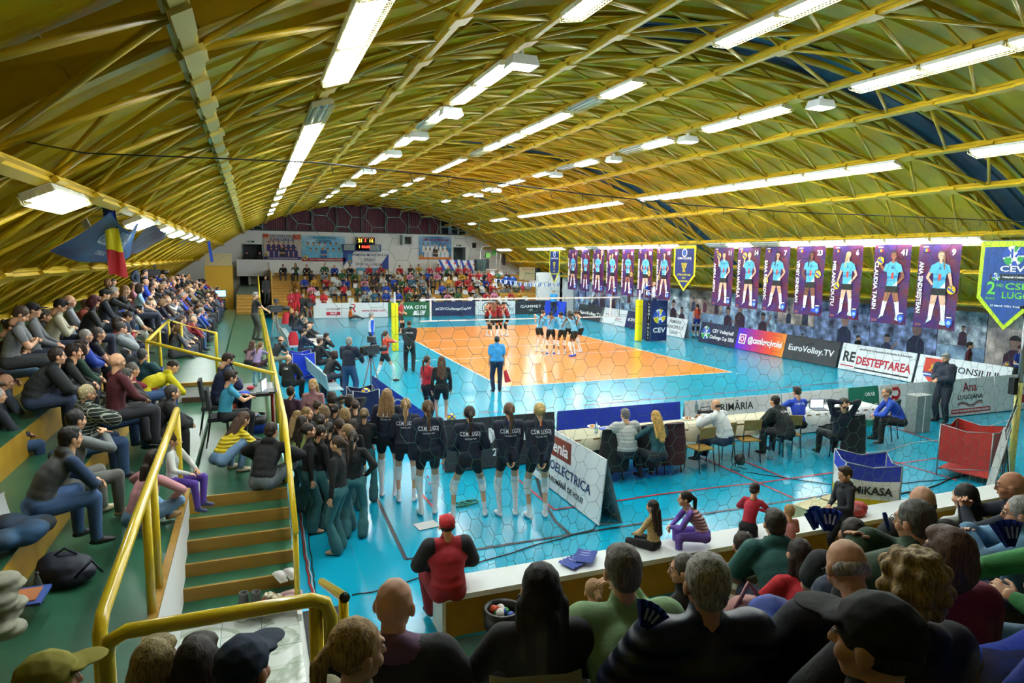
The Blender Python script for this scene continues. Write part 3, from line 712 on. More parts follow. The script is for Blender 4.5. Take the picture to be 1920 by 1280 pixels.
# near stand: five tiers
ns = empty('near_stand', kind='structure')
TIER = [(-23.7, .43), (-24.5, .88), (-25.2, 1.3), (-25.95, 1.63), (-26.8, 2.05)]
YH = [-24.35, -25.25, -26.0, -26.8, -27.5]
for k, (yf, z) in enumerate(TIER):
    b = MB(); b.b2((-10.95 if k else -10.9, -30.1, -.05 if k == 0 else TIER[k-1][1]), (9, yf, z), OCHRE); b.b2((-10.95, (TIER[k+1][0] if k < 4 else -30.1), z), (9, yf+.02, z+.01), GREENL if k < 2 else GREEN); b.build('tier', ns)
b = MB(); b.b2((-18.6, -30.1, 0), (-11.4, -24.55, 1.12), OCHRE); b.b2((-18.6, -30.1, 1.12), (-11.4, -24.5, 1.13), GREEN); b.build('tier', ns)

# ---- left grandstand: walkway at .9 m, rows stepping up to the left
gs = empty('grandstand', kind='structure')
XW, XS = -11.42, -12.62
def slab(lo, hi, m=GREEN, side=OCHRE, name='tier', par=None):
    b = MB(); b.b2(lo, (hi[0], hi[1], hi[2]-.012), side); b.b2((lo[0], lo[1], hi[2]-.012), hi, m); return b.build(name, par or gs)
slab((XS, -19.08, 0), (XW, 11.2, .9), side=mat('8f7a3a', .6), name='walkway')
slab((-14.0, -24.55, 0), (XS-.02, 12, 1.02), side=GREEN, name='walkway')
b = MB(); b.b2((XS-.03, -24.5, 0), (XS, -19.08, 1.03), mat('f2f4f4', .5)); b.b2((XS-.06, -24.5, 1.03), (XS+.01, -18.6, 1.055), WOOD); b.build('stringer_wall', gs)
NY = [-19.08, -19.44, -19.78, -20.11, -20.42, -20.74, -21.06]
for k in range(6):
    z1 = .9-.15*k; b = MB(); b.b2((XS, NY[k+1], 0), (XW, NY[k], z1-.17), WOOD); b.b2((XS, NY[k+1]-.015, z1-.165), (XW, NY[k], z1-.15), GREEN)
    b.b2((XS, NY[k]-.03, z1-.15), (XW, NY[k]+.01, z1+.004), WOOD); b.build('step', gs)
slab((XS-.2, -19.3, 0), (XS+.12, -18.55, 1.035), name='step')
# marble landing
lt = mat('d8e0da', .22, 'marble', h2='9aa896', sc=1.6); x0 = XS; j = 0
for ix in range(3):
    for iy in range(11):
        xa = XS+ix*.405; ya = -20.75-iy*.36-.36
        if ya < -24.5: continue
        b = MB(); b.b2((xa+.003, ya+.003, .0), (xa+.402, ya+.357, .012+.001*((ix+iy) % 2)), lt); b.build('marble_tile', floor)
b = MB(); b.b2((XW, -24.5, 0), (XW+.05, -19.0, .02), mat('d8dcd8', .6)); b.b2((XW-.01, -21.06, 0), (XW+.03, -19.0, .1), mat('d8dcd8', .6)); b.build('trim_2', kind='structure')
b = MB(); b.b2((XW+.05, -22.9, 0), (XW+.45, -20.9, .035), mat('1c2024', .7)); b.b2((XW+.15, -22.9, .035), (XW+.3, -20.9, .04), mat('f0dc10', .5)); tag(b.build('cable_ramp'), 'black rubber cable ramp with a yellow stripe beside the marble landing', 'ramp')
# rows of the left stand
LROW = [(-13.65, 1.0), (-14.4, 1.4), (-15.15, 1.72), (-15.9, 1.95)]   # head x, floor z
for k, (hx, z) in enumerate(LROW):
    xe = hx-.28; zn = LROW[k+1][1] if k < 3 else 2.3
    slab((-18.6, -24.5, z), (xe+.1, 15.5, z+.40 if k < 3 else z+.42), name='tier')
# platform with rails and white front
slab((-13.9, -13.4, 1.0), (-12.45, -9.6, 1.42), side=WHITE, name='platform')
b = MB(); b.b2((-13.9, -13.45, 1.36), (-12.43, -13.36, 1.43), WOOD); b.b2((-13.2, -13.46, 1.0), (-12.4, -13.41, 1.12), mat('4a3018', .6)); b.build('platform_edge', gs)
slab((-12.95, -9.6, 1.0), (-12.5, -9.0, 1.2), name='step')
# far end of the walkway: steps up to the gallery
for k in range(6):
    b = MB(); b.b2((-12.6, 9.8+k*.34, .9), (-11.35, 15, .9+.16*(k+1)), WOOD); b.b2((-12.6, 9.8+k*.34, .9+.16*(k+1)), (-11.35, 15, .905+.16*(k+1)), GREEN if k == 5 else mat('b08a3a', .5)); b.build('step', gs)
slab((-12.6, 11.9, 0), (-11.35, 25.9, 1.86), name='walkway')
slab((-14.5, 17.5, 0), (-12.9, 19, 3.35), OCHRE, mat('d8ac30', .6), name='storage_box')
b = MB(); b.b2((-14.5, 18.2, 3.35), (-12.95, 19, 4.1), mat('c8bd92', .8))
for i in range(9):
    for j in range(2): b.ball((-14.35+i*.17, 18.18, 3.72+.28*j), .035, mat('d9cfa6', .8), 6)
b.build('padded_panel', gs)
# balcony box of the far wall
b = MB(); b.b2((-12.77, 24.4, 2.5), (-10.2, 25.98, 2.62), WHITE); b.b2((-12.77, 24.35, 2.5), (-10.2, 24.5, 3.72), mat('eef2f2', .6)); b.b2((-10.3, 24.4, 2.5), (-10.2, 25.98, 3.72), WHITE)
b.b2((-12.0, 24.6, 0), (-11.85, 24.9, 2.5), WHITE); b.build('balcony', kind='structure')
b = MB(); b.b2((-12.6, 25.9, 1.86), (-11.9, 25.97, 2.46), DARK); b.b2((-11.3, 25.9, 0), (-10.4, 25.97, 2.4), DARK); b.build('door_3', kind='structure')

# ---- far stand
fs_ = empty('far_stand', kind='structure')
FR = [(17.45+1.35*k, .42+.44*k) for k in range(6)]
WB = mat('c79a3c', .5, 'wood', h2='b5862c', sc=1.5)
for k, (yf, z) in enumerate(FR):
    b = MB(); b.b2((-9.0, yf, 0), (9.8, 26, z), WB); b.build('tier', fs_)
    for j in range(2):
        b = MB(); b.b2((-9.0, yf-.02, z-.17-j*.2), (9.8, yf+.0, z-.02-j*.2), WB); b.build('riser_board', fs_)
for k in range(16):
    b = MB(); b.b2((-10.55, 17.0+k*.5, 0), (-9.05, 26, .17*(k+1)), WB); b.build('step', fs_)
b = MB(); b.b2((-10.62, 17, 0), (-10.56, 26, 3.0), mat('b09040', .6)); b.build('stringer_wall', fs_)
b = MB(); b.b2((8.0, 17.0, 0), (11.0, 17.3, 3.0), WHITE); b.b2((9.85, 17, 0), (10.05, 26, 3.0), WHITE); b.b2((8.0, 16.98, 2.2), (8.7, 17.02, 3.02), WHITE); b.build('wall_corner', kind='structure')

# ---- rails
def rail(pts, posts=(), r=.035, label=None, bz=None, n=10):
    b = MB(); o = empty('handrail', kind=None); b.tube(pts, r, RAILM, n); b.build('top_rail', o)
    for p in posts:
        q = MB(); q.tube([p[0], p[1]], r*.92, RAILM, n); q.build('post', o)
    return tag(o, label, 'handrail')
zt = 1.82
rail([(XW, 9, zt), (XW, -18.95, zt), (XW, -20.95, 1.0)], [((XW, y_, .9), (XW, y_, zt-.02)) for y_ in (7, 4.2, 1.4, -1.4, -4.2, -7, -9.8, -12.4, -15.2, -17.2, -18.9)] + [((XW, -20.88, .1), (XW, -20.88, 1.0))], label='long yellow handrail between the left walkway and the court, ending down the wooden steps')
xr = -12.66
rail([(xr, -19.75, 2.22), (xr, -21.1, 2.14), (xr, -22.7, 2.06), (xr, -24.1, 1.96), (xr, -24.2, 1.9), (xr, -24.24, 1.02)],
     [((xr, -19.78, 1.02), (xr, -19.78, 2.2)), ((xr, -21.9, 1.02), (xr, -21.9, 2.1)), ((xr, -22.35, 1.02), (xr, -22.35, 2.06))], r=.04, label='thick yellow handrail along the top of the white wall, left of the steps', n=14)
yr = -24.62
rail([(-12.55, yr, 1.12), (-12.55, yr, 1.98), (-12.53, yr, 2.06), (-12.45, yr, 2.1), (-11.52, yr, 2.1), (-11.45, yr, 2.07), (-11.42, yr, 1.98), (-11.42, yr, .3)], [((-11.5, yr+.02, .3), (-11.5, yr+.02, 2.05))], r=.042, label='bent yellow guard rail across the foreground above the marble landing', n=14)
b = MB(); o = empty('handrail'); prs = [(1, 0), (.75, 0)]
b.tube([(-11.26, -22.2, 1.0), (-11.27, -24.05, 1.78)], .036, RAILM, 14, cap=False); b.tube([(-11.27, -24.0, 1.77), (-11.27, -24.06, 1.785)], .028, BLK, 12); b.build('top_rail', o)
q = MB(); q.tube([(-11.27, -23.98, .2), (-11.27, -23.98, 1.75)], .034, RAILM, 12); q.build('post', o); tag(o, 'short open ended yellow pipe rail on a single post above the cable ramp', 'handrail')
A1 = at(275, 640, 2, 2.3); A2 = at(316, 600, 2, 2.3); A3 = at(405, 625, 2, 2.3); A4 = at(520, 700, 2, 1.85); A4 = Vector((XW, A4.y, 1.84))
rail([A1, A2, A3, (A3.x, A3.y-.06, 2.22), (A3.x, A3.y-.06, 1.2)], [((p.x, p.y, 1.1), (p.x, p.y, 2.28)) for p in (A1, A2, (A1+A2)/2)]+[((A2.x*.7+A3.x*.3, A2.y*.7+A3.y*.3, 1.42), (A2.x*.7+A3.x*.3, A2.y*.7+A3.y*.3, 2.28))], label='yellow handrail around the raised platform in the left stand')
rail([A1, A4], [((A4.x, A4.y, .9), tuple(A4))], label='yellow rail sloping from the platform down to the court side handrail')
rail([(-10.58, 16.6, 1.0), (-10.58, 25.8, 4.0)], [((-10.58, 17.5, .2), (-10.58, 17.5, 1.3)), ((-10.58, 21, 1.3), (-10.58, 21, 2.4))], label='yellow handrail up the left side of the far stand steps')
rail([(-11.42, 9.2, 1.85), (-11.42, 12.2, 2.8), (-11.42, 15.5, 2.9)], [((-11.42, 12.2, 1.8), (-11.42, 12.2, 2.8))], label='yellow handrail at the far end of the walkway')

# ---- lamps
LW = .3
def fixture_mesh(on):
    b = MB(); tray = mat('dfe3da', .5) if on else mat('9fb0ae', .5)
    b.box((0, 0, .055), (LW, 1.42, .02), tray)
    for s in (-1, 1): b.box((s*(LW/2), 0, .03), (.012, 1.42, .06), tray)
    for s in (-1, 1): b.box((0, s*.7, .02), (LW, .03, .07), mat('c9c19a', .5))
    return b.mesh('housing')
def tube_mesh(on):
    b = MB(); g = emis('f4fbff', TUBE) if on else mat('d4dede', .3)
    b.tube([(0, -.66, 0), (0, .66, 0)], .021, g, 8); return b.mesh('tube_lamp')
def cage_mesh():
    b = MB(); m = mat('d8d2a0', .4)
    for x in (-.16, -.08, 0, .08, .16): b.tube([(x, -.74, .03), (x, -.73, -.06), (x, .73, -.06), (x, .74, .03)], .0035, m, 4)
    for k in range(23): y_ = -.73+k*1.46/22; b.tube([(-.17, y_, .04), (-.17, y_, -.06), (.17, y_, -.06), (.17, y_, .04)], .0028, m, 4)
    return b.mesh('wire_cage')
FH = {1: fixture_mesh(True), 0: fixture_mesh(False)}; TM = {1: tube_mesh(True), 0: tube_mesh(False)}; CG = cage_mesh()
ROWN = {0: ('left edge', 2), 1: ('first roof line above the left stand', 4), 2: ('second', 6), 3: ('ridge', 8), 4: ('third from the right', 10), 5: ('second from the right', 12), 6: ('right edge', 14)}
LAMPS = {0: [(-19.8, 1), (-14.1, 1), (-10.3, 1), (-7.6, 1), (-4.2, 1), (-1.2, 1), (2.4, 1)],
 1: [(-23.0, 1), (-21.5, 1), (-20.0, 1), (-17.1, 0), (-15.6, 1), (-14.1, 1), (-12.6, 1), (-11.0, 1), (-9.2, 1), (-7.7, 1), (-6.2, 1), (-3.2, 1), (-.2, 1), (3.5, 1), (7.2, 1), (10.5, 1)],
 2: [(-22.0, 1), (-20.5, 1), (-16.7, 1), (-15.1, 1), (-12.9, 1), (-11.9, 0), (-9.2, 1), (-6.1, 1), (-4.6, 1), (-1.6, 1), (-.1, 1), (3.6, 1), (7.4, 1), (10.2, 1), (14, 1)],
 3: [(-20.6, 1), (-19.1, 1), (-15.0, 1), (-13.3, 0), (-11.6, 1), (-10.1, 1), (-8.4, 1), (-6.7, 1), (-5.2, 0), (-2.6, 1), (-1.1, 1), (.4, 1), (4.1, 1), (6.6, 1), (10.6, 1), (13.2, 1)],
 4: [(-21.6, 1), (-20.1, 1), (-18.6, 1), (-15.3, 1), (-13.8, 1), (-10.8, 1), (-9.5, 0), (-6.2, 1), (-4.7, 0), (-2.2, 1), (.6, 1), (2.1, 1), (4.6, 1), (7.9, 1), (12.6, 1)],
 5: [(-20.1, 1), (-18.6, 1), (-15.3, 1), (-13.8, 1), (-12.3, 1), (-10.8, 1), (-9.3, 1), (-7.8, 1), (-6.3, 1), (-4.8, 1), (-1.9, 1), (-.4, 1), (1.1, 1), (2.6, 1), (4.1, 1), (5.6, 1), (7.1, 1), (8.6, 1), (12.1, 1), (13.6, 1), (18.6, 1)],
 6: [(-15.3, 1), (-13.8, 1), (-12.3, 1), (-10.8, 1), (-9.3, 1), (-7.8, 0), (-6.3, 1), (-4.9, 0), (-1.5, 1), (0.1, 1), (1.7, 1), (3.2, 1), (4.8, 1), (6.3, 0), (7.8, 1), (10.9, 1), (12.4, 1), (13.9, 1), (15.4, 1), (20.2, 1), (21.7, 1)]}
RN = {0: 'over the back rows of the left stand', 1: 'on the roof line over the left walkway', 2: 'on the roof line left of the ridge', 3: 'under the ridge', 4: 'on the first roof line right of the ridge', 5: 'on the second roof line right of the ridge', 6: 'right above the player banners'}
ORD = ['nearest', 'second', 'third', 'fourth', 'fifth', 'sixth', 'seventh', 'eighth', 'ninth', 'tenth', 'eleventh', 'twelfth', 'thirteenth', 'fourteenth', 'fifteenth', 'sixteenth', 'seventeenth', 'eighteenth', 'nineteenth', 'twentieth', 'twenty-first']
for rno, L_ in LAMPS.items():
    ci = ROWN[rno][1]; x, z = XC[ci], ZC[ci]; ang = (x-CXR)/RR*.75
    for k, (yy, on) in enumerate(L_):
        R = Matrix.Rotation(ang, 4, 'Y')
        o = empty('ceiling_lamp', M=Matrix.Translation((x, yy, z-.17)) @ R)
        tag(o, '%s caged strip lamp, lit, %s' % (ORD[k], RN[rno]) if on else '%s caged strip lamp, unlit, %s' % (ORD[k], RN[rno]), 'lamp', 'caged strip lamps ' + RN[rno])
        link('housing', FH[on], o); 
        for s in (-.065, .065): link('tube_lamp', TM[on], o).location = (s, 0, 0)
        if yy < -5: link('wire_cage', CG, o)
def flood_mesh():
    b = MB(); w = mat('dfe6e6', .4); b.add([(-.2, -.16, .16), (.2, -.16, .16), (.2, .16, .16), (-.2, .16, .16), (-.24, -.2, 0), (.24, -.2, 0), (.24, .2, 0), (-.24, .2, 0)], [(0, 1, 2, 3), (0, 4, 5, 1), (1, 5, 6, 2), (2, 6, 7, 3), (3, 7, 4, 0), (4, 7, 6, 5)], w)
    b.box((0, 0, .2), (.04, .1, .1), w); g = MB(); g.box((0, 0, -.006), (.4, .33, .01), emis('f4fbff', FLOOD)); return b.mesh('housing'), g.mesh('lens')
FM = flood_mesh()
for rno, ys in {2: [-18.0, -13.9, -10.9, -7.6, -3.1, 1.9], 4: [-17.0, -12.3, -8.2, -3.6, 3.4, 6.2]}.items():
    ci = ROWN[rno][1]; x, z = XC[ci], ZC[ci]
    for k, yy in enumerate(ys):
        o = empty('flood_lamp', (x, yy, z-.38), label='%s white box floodlight, %s' % (ORD[k], RN[rno]), cat='floodlight', group='white box floodlights on the roof')
        link('housing', FM[0], o); link('lens', FM[1], o)
# ================================================================= boards, banners and equipment
WT = mat('ffffff', .6); NAVY = mat('1c2456', .5); NAVYT = mat('1b2a63', .6); REDT = mat('c01f2e', .6); BLKT = mat('17171a', .6); BOARDW = mat('eef1f2', .45); CHAR = mat('2a2e35', .5)
def board(p0, p1, h, col, draw, label, tilt=.0, back=True, depth=.3):
    p0 = Vector((p0[0], p0[1], 0)); p1 = Vector((p1[0], p1[1], 0)); xd = (p1-p0); W = xd.length; xd.normalize()
    nrm = xd.cross(Vector((0, 0, 1))); up = (Vector((0, 0, 1)) - nrm*tilt).normalized(); M = frame(p0, xd, up)
    r = empty('advertising_board', M=M, label=label, cat='advertising board'); b = MB(); b.b2((.01, .02, -.02), (W-.01, h, 0), col); b.build('panel', r)
    if back:
        q = MB(); q.add([(.01, h-.01, -.021), (W-.01, h-.01, -.021), (W-.01, .03, -depth), (.01, .03, -depth)], [(0, 1, 2, 3)], mat('8f9498', .6)); q.b2((.02, .02, -depth), (.06, .05, -.02), STEEL); q.b2((W-.06, .02, -depth), (W-.02, .05, -.02), STEEL); q.build('prop', r)
    P = MB(); draw(r, P, W, h)
    if P.f: P.build('print', r, Matrix.Translation((0, 0, .003)))
    return r
def cev_logo(P, cx, cy_, r, z=0, green=False):
    bl, ye = mat('2450b8', .5), mat('2fa04a' if green else 'e6d21e', .5)
    P.disc((cx, cy_), r, WT, z, 28)
    def sect(a0, a1, m, r0=0.0):
        n = 5; A = [a0+(a1-a0)*i/n for i in range(n+1)]
        P.poly([(cx+r*math.cos(a), cy_+r*math.sin(a)) for a in A]+[(cx+r0*math.cos(a), cy_+r0*math.sin(a)) for a in A[::-1]], m, z+.001)
    sect(2.2, 3.3, bl, r*.35); sect(.05, .95, bl, r*.5); sect(1.05, 1.5, ye, r*.4); sect(3.5, 4.4, ye, r*.3); sect(5.5, 6.2, ye, r*.45); sect(4.6, 5.2, bl, r*.55)
    P.line((cx-r*.75, cy_-r*.1), (cx-.1*r, cy_-r*.75), r*.16, ye, z+.002); P.line((cx-.15*r, cy_+r*.7), (cx-.1*r, cy_-r*.2), r*.2, bl, z+.002); P.line((cx+.2*r, cy_-r*.1), (cx+r*.7, cy_+r*.55), r*.22, bl, z+.002)
def T(r, s, m, size, x, y, **k): return text(s, m, size, r, x=x, y=y, z=.006, **k)
def rieker(r, P, W, h, red=REDT):
    x = W*.22; s = h*.55; y = h*.38
    for a, b_, w in (((0, 0), (.28*s, .62*s), .1), ((.25*s, .92*s), (.62*s, .92*s), .12), ((.62*s, .92*s), (.72*s, .72*s), .1), ((.72*s, .74*s), (.6*s, .52*s), .1), ((.62*s, .52*s), (.22*s, .52*s), .1), ((.45*s, .5*s), (.72*s, 0), .13)):
        P.line((x-s*.35+a[0], y+a[1]), (x-s*.35+b_[0], y+b_[1]), w*s*1.3, red)
    T(r, 'rieker', red, h*.22, x, h*.17, bold=.02); T(r, 'www.rieker.com', red, h*.24, W*.68, h*.47, bold=.02, width=W*.5)
def octavian(r, P, W, h):
    T(r, 'OCTAVIAN', mat('7a2038', .6), h*.2, W*.7, h*.6, width=W*.5); P.rect(W*.45, h*.2, W*.95, h*.42, REDT); T(r, 'GRUP', WT, h*.17, W*.7, h*.31, bold=.03)
def lugojana(r, P, W, h):
    T(r, 'Ana', mat('a02038', .6), h*.34, W*.5, h*.76); T(r, 'LUGOJANA', BLKT, h*.17, W*.5, h*.5, width=W*.5)
    for k, m in ((0, BLKT), (.04, REDT)):
        q = [(W*(.25+.05*i), h*(.33-k)+h*.05*math.sin(i*.9)) for i in range(11)]
        for a, b_ in zip(q, q[1:]): P.line(a, b_, h*.025, m)
    P.rect(W*.12, h*.08, W*.9, h*.2, REDT); T(r, 'MORARIT SI PANIFICATIE TRADITIONALA DIN BANAT', WT, h*.075, W*.51, h*.14, width=W*.74, bold=.02)
def primaria(r, P, W, h, lines=('PRIMĂRIA', 'MUNICIPIULUI', 'LUGOJ')):
    for i, s in enumerate(lines): T(r, s, mat('20242c', .6), h*.24, W*.5, h*(.78-.28*i), bold=.004)
X16 = lambda px: at(px, 597, 1, 16.2).x
def simple(lines, m):
    def d(r, P, W, h):
        for s, size, x, y, *k in lines: T(r, s, m, h*size, W*x, h*y, bold=.02, width=W*k[0] if k else None)
    return d
yb = 16.2
board((X16(588), yb), (X16(641), yb), 1.0, BOARDW, octavian, 'white board lettered OCTAVIAN GRUP at the left end of the far line of boards')
board((X16(641), yb), (X16(728), yb), 1.0, BOARDW, rieker, 'white board with red R mark and web address in the far line of boards')
def gym(r, P, W, h):
    T(r, 'PRAVA GYM', WT, h*.36, W*.55, h*.62, bold=.03, width=W*.72); P.poly([(W*.58, h*.1), (W*.86, h*.1), (W*.9, h*.4), (W*.62, h*.4)], WT); T(r, 'FIT', mat('1e6b3c', .6), h*.26, W*.74, h*.25, bold=.03, shear=.25)
board((X16(728), yb), (X16(806), yb), 1.0, mat('1f6a3c', .5), gym, 'green board with white gym lettering behind the left net post')
board((X16(809), yb-.1), (X16(889), yb-.1), 1.0, NAVY, simple([('#CEVChallengeCupW', .24, .5, .5, .84)], WT), 'navy board lettered with a hashtag, behind the net on the far side')
def banat(r, P, W, h):
    g = mat('2c5c68', .5); P.disc((W*.3, h*.5), h*.42, g, 0, 24); P.disc((W*.3, h*.5), h*.36, BOARDW, .001, 24); P.disc((W*.3, h*.5), h*.26, mat('d8c060', .5), .002, 20); P.disc((W*.3, h*.53), h*.2, g, .003, 20); P.disc((W*.3, h*.58), h*.16, BOARDW, .004, 20)
    T(r, 'MUNICIPIUL', mat('34545c', .6), h*.16, W*.74, h*.68); T(r, 'VERITAS', mat('34545c', .6), h*.3, W*.76, h*.38)
board((X16(891), yb), (X16(966), yb), 1.0, BOARDW, banat, 'white board with a round emblem behind the red players huddle')
def gammet(r, P, W, h):
    T(r, 'GAMMET', WT, h*.28, W*.42, h*.56, bold=.015, width=W*.58); T(r, '2000', WT, h*.14, W*.42, h*.3, bold=.01); m = mat('6f8f96', .6)
    P.line((W*.78, h*.6), (W*.87, h*.25), .07, m); P.line((W*.87, h*.25), (W*.97, h*.7), .07, m); P.line((W*.84, h*.68), (W*.93, h*.82), .05, mat('2f4fa8', .6))
board((X16(966), yb), (X16(1034), yb), 1.0, CHAR, gammet, 'charcoal board lettered GAMMET 2000 at the right end of the far line')
# right-hand line, leaning back
YR = lambda px, py: at(px, py, 2, 0).y
def rb(px0, py0, px1, py1, col, draw, label, x=9.0): return board((x, at(px0, py0, 0, x).y), (x, at(px1, py1, 0, x).y), 1.02, col, draw, label, tilt=.22, depth=.35)
def cev1(r, P, W, h):
    P.line((W*.5, h*.8), (W*.62, h*.5), .08, WT); P.line((W*.62, h*.55), (W*.5, h*.3), .08, WT)
board((7.9, 15.6), (8.6, 13.6), 1.05, mat('1f43c4', .5), cev1, 'royal blue board set across the corner beside the far right line', tilt=.2)
rb(1081, 597, 1128, 606, CHAR, simple([('EuroVolley.TV', .3, .5, .45, .84)], WT), 'charcoal board lettered EuroVolley.TV nearest the far corner')
def two(r, P, W, h):
    T(r, 'Hotelul Tivoli', mat('b05060', .6), h*.13, W*.3, h*.62); T(r, 'LUGOJ', mat('b05060', .6), h*.08, W*.36, h*.5); T(r, 'M. PRODCOM', mat('c02838', .6), h*.1, W*.7, h*.4); P.line((W*.55, h*.33), (W*.9, h*.25), .02, NAVY)
rb(1124, 606, 1171, 615, BOARDW, two, 'white board with two small red logos behind the net, right line')
rb(1170, 615, 1222, 624, NAVY, simple([('#CEVChallengeCupW', .24, .5, .5, .84)], WT), 'navy hashtag board partly behind the referee stand')
rb(1240, 627, 1282, 636, BOARDW, lambda r, P, W, h: primaria(r, P, W, h), 'white town hall board between the referee stand and the passage')
def cup(r, P, W, h):
    cev_logo(P, W*.17, h*.5, h*.32, 0, True); T(r, 'CEV Volleyball', WT, h*.24, W*.62, h*.64, bold=.015, width=W*.55); T(r, 'Challenge Cup 2026', WT, h*.24, W*.62, h*.34, bold=.015, width=W*.64)
rb(1308, 641, 1377, 655, mat('1b2140', .5), cup, 'dark navy board with a round green and blue logo and cup lettering')
def insta(r, P, W, h):
    n = 24; c0, c1, c2, c3 = (.28, .1, .85), (.75, .1, .5), (.95, .3, .1), (1.0, .6, .15)
    st_ = [(0, c0), (.4, c1), (.75, c2), (1, c3)]
    for i in range(n):
        t = (i+.5)/n
        for (ta, ca), (tb, cb) in zip(st_, st_[1:]):
            if ta <= t <= tb: k = (t-ta)/(tb-ta); c = tuple(x+(y-x)*k for x, y in zip(ca, cb))
        P.rect(W*i/n, .02, W*(i+1)/n, h, mat(''.join('%02x' % int(255*max(0, min(1, x))) for x in c), .5), 0)
    P.rect(W*.05, h*.28, W*.2, h*.72, WT, .001); P.rect(W*.07, h*.33, W*.18, h*.67, mat('b02890', .5), .002); P.disc((W*.125, h*.5), h*.12, WT, .003, 16); P.disc((W*.125, h*.5), h*.08, mat('b02890', .5), .004, 16)
    text('@csmlugojvolei', WT, h*.38, r, x=W*.6, y=h*.5, z=.009, bold=.03, width=W*.7)
rb(1377, 655, 1466, 671, mat('7a20c0', .5), insta, 'purple to orange gradient board with a white camera icon and account name')
rb(1466, 671, 1566, 688, CHAR, simple([('EuroVolley.TV', .34, .5, .5, .84)], WT), 'larger charcoal EuroVolley.TV board right of the purple board')
def redes(r, P, W, h):
    T(r, 'RE', BLKT, h*.52, W*.13, h*.5, bold=.03, width=W*.17); T(r, 'DESTEPTAREA', REDT, h*.4, W*.6, h*.42, bold=.03, width=W*.72); T(r, 'săptămânal independent de opinie și informație', BLKT, h*.1, W*.6, h*.85, width=W*.7)
    P.rect(W*.03, h*.16, W*.22, h*.2, REDT); P.rect(W*.24, h*.12, W*.95, h*.17, BLKT)
rb(1570, 690, 1708, 716, BOARDW, redes, 'white newspaper board with black and red capitals REDESTEPTAREA')
def consil(r, P, W, h):
    m = mat('d8402a', .5); P.poly([(W*.08, h*.92), (W*.3, h*.92), (W*.3, h*.4), (W*.19, h*.1), (W*.08, h*.4)], m, 0); P.poly([(W*.08, h*.45), (W*.3, h*.45), (W*.28, h*.3), (W*.1, h*.3)], mat('2a50a0', .5), .001); P.line((W*.09, h*.38), (W*.29, h*.38), .04, WT, .002)
    y = mat('f0c030', .5); P.disc((W*.19, h*.66), .09, y, .002, 12); P.line((W*.15, h*.5), (W*.22, h*.78), .05, y, .002); P.line((W*.22, h*.66), (W*.28, h*.8), .03, y, .003)
    T(r, 'CONSILIUL', BLKT, h*.28, W*.65, h*.66, width=W*.52); T(r, 'JUDEȚEAN TIMIȘ', BLKT, h*.24, W*.65, h*.3, width=W*.58)
rb(1712, 716, 1885, 748, BOARDW, consil, 'white county council board with a red and blue coat of arms')
# near line, y = -16.7, facing the near stand
yn = -16.62
def nb(x0, x1, col, draw, label, y0=yn, y1=yn): return board((x0, y0), (x1, y1), 1.0, col, draw, label, tilt=.13, depth=.22)
nb(-8.5, -6.17, CHAR, simple([('GAMMET', .4, .5, .62, .8), ('2000', .2, .5, .3)], WT), 'charcoal board lettered GAMMET 2000 behind the standing navy players')
nb(-6.12, -3.15, mat('1634b0', .5), lambda r, P, W, h: P.rect(W*.05, .02, W*.98, h*.12, mat('e0a020', .5)), 'plain royal blue board behind the left officials table')
def prim2(r, P, W, h):
    for k in range(5): P.rect(W*(.1+.055*k), h*(.7+.04*math.sin(k*1.0)), W*(.14+.055*k), h*(.9+.04*math.sin(k)), mat('c4ccd4', .5))
    primaria(r, P, W, h, ('PRIMĂRIA', 'MUNICIPIULUI', 'LUGOJ'))
nb(-3.05, -.35, BOARDW, prim2, 'white town hall board behind the man in the white top')
def wings(r, P, W, h):
    T(r, 'www.cmslugoj.ro', BLKT, h*.14, W*.5, h*.75, width=W*.4); g = mat('6a7f86', .6)
    for s in (-1, 1):
        for k in range(6): P.line((W*.5+s*W*.1, h*(.5-.03*k)), (W*.5+s*W*(.42-.05*k), h*(.78-.1*k)), .03, g)
    P.disc((W*.5, h*.45), h*.12, mat('3f9f9a', .5), .001, 16); T(r, 'LUGOJ', BLKT, h*.12, W*.5, h*.2)
nb(-.33, 1.75, BOARDW, wings, 'white board with grey wings and a web address behind the blue shirt official')
nb(1.77, 2.75, mat('1d7a62', .5), simple([('ORAR', .13, .7, .8), ('LUNI - VINERI: 8 - 22', .13, .5, .52, .9), ('SÂMBĂTĂ: 8 - 16', .13, .55, .28, .75)], WT), 'green board with opening hours behind the man with hands on his head')
nb(2.78, 5.1, BOARDW, rieker, 'white board with big red R behind the grey case and the standing man')
nb(5.12, 7.1, BOARDW, lugojana, 'white bakery board with wave mark behind the net pole')
nb(7.12, 9.4, BOARDW, octavian, 'white board lettered OCTAVIAN GRUP at the right edge of the near line')
# A-frame board at the side
def edenia(r, P, W, h):
    br = mat('7e3320', .5); P.poly([(W*.12, h*.9), (W*.56, h*.93), (W*.58, h*.6), (W*.12, h*.57)], br); T(r, 'Edenia', WT, h*.27, W*.35, h*.75, bold=.02, width=W*.36)
    T(r, 'HIDROELECTRICA', NAVYT, h*.21, W*.46, h*.42, bold=.012, width=W*.8); T(r, 'FEDERAȚIA ROMÂNĂ DE VOLEI', BLKT, h*.12, W*.42, h*.19, bold=.01, width=W*.72)
board((-6.98, -17.2), (-6.98, -19.85), 1.05, BOARDW, edenia, 'white A-frame board lettered Edenia and HIDROELECTRICA beside the navy players', tilt=.1, depth=.42)
def ball_ring(r, P, W, h): P.disc((W*.62, h*.45), h*.38, WT, 0, 26); P.disc((W*.62, h*.45), h*.33, mat('1f3fb0', .5), .001, 26); T(r, 'V', WT, h*.4, W*.62, h*.45)
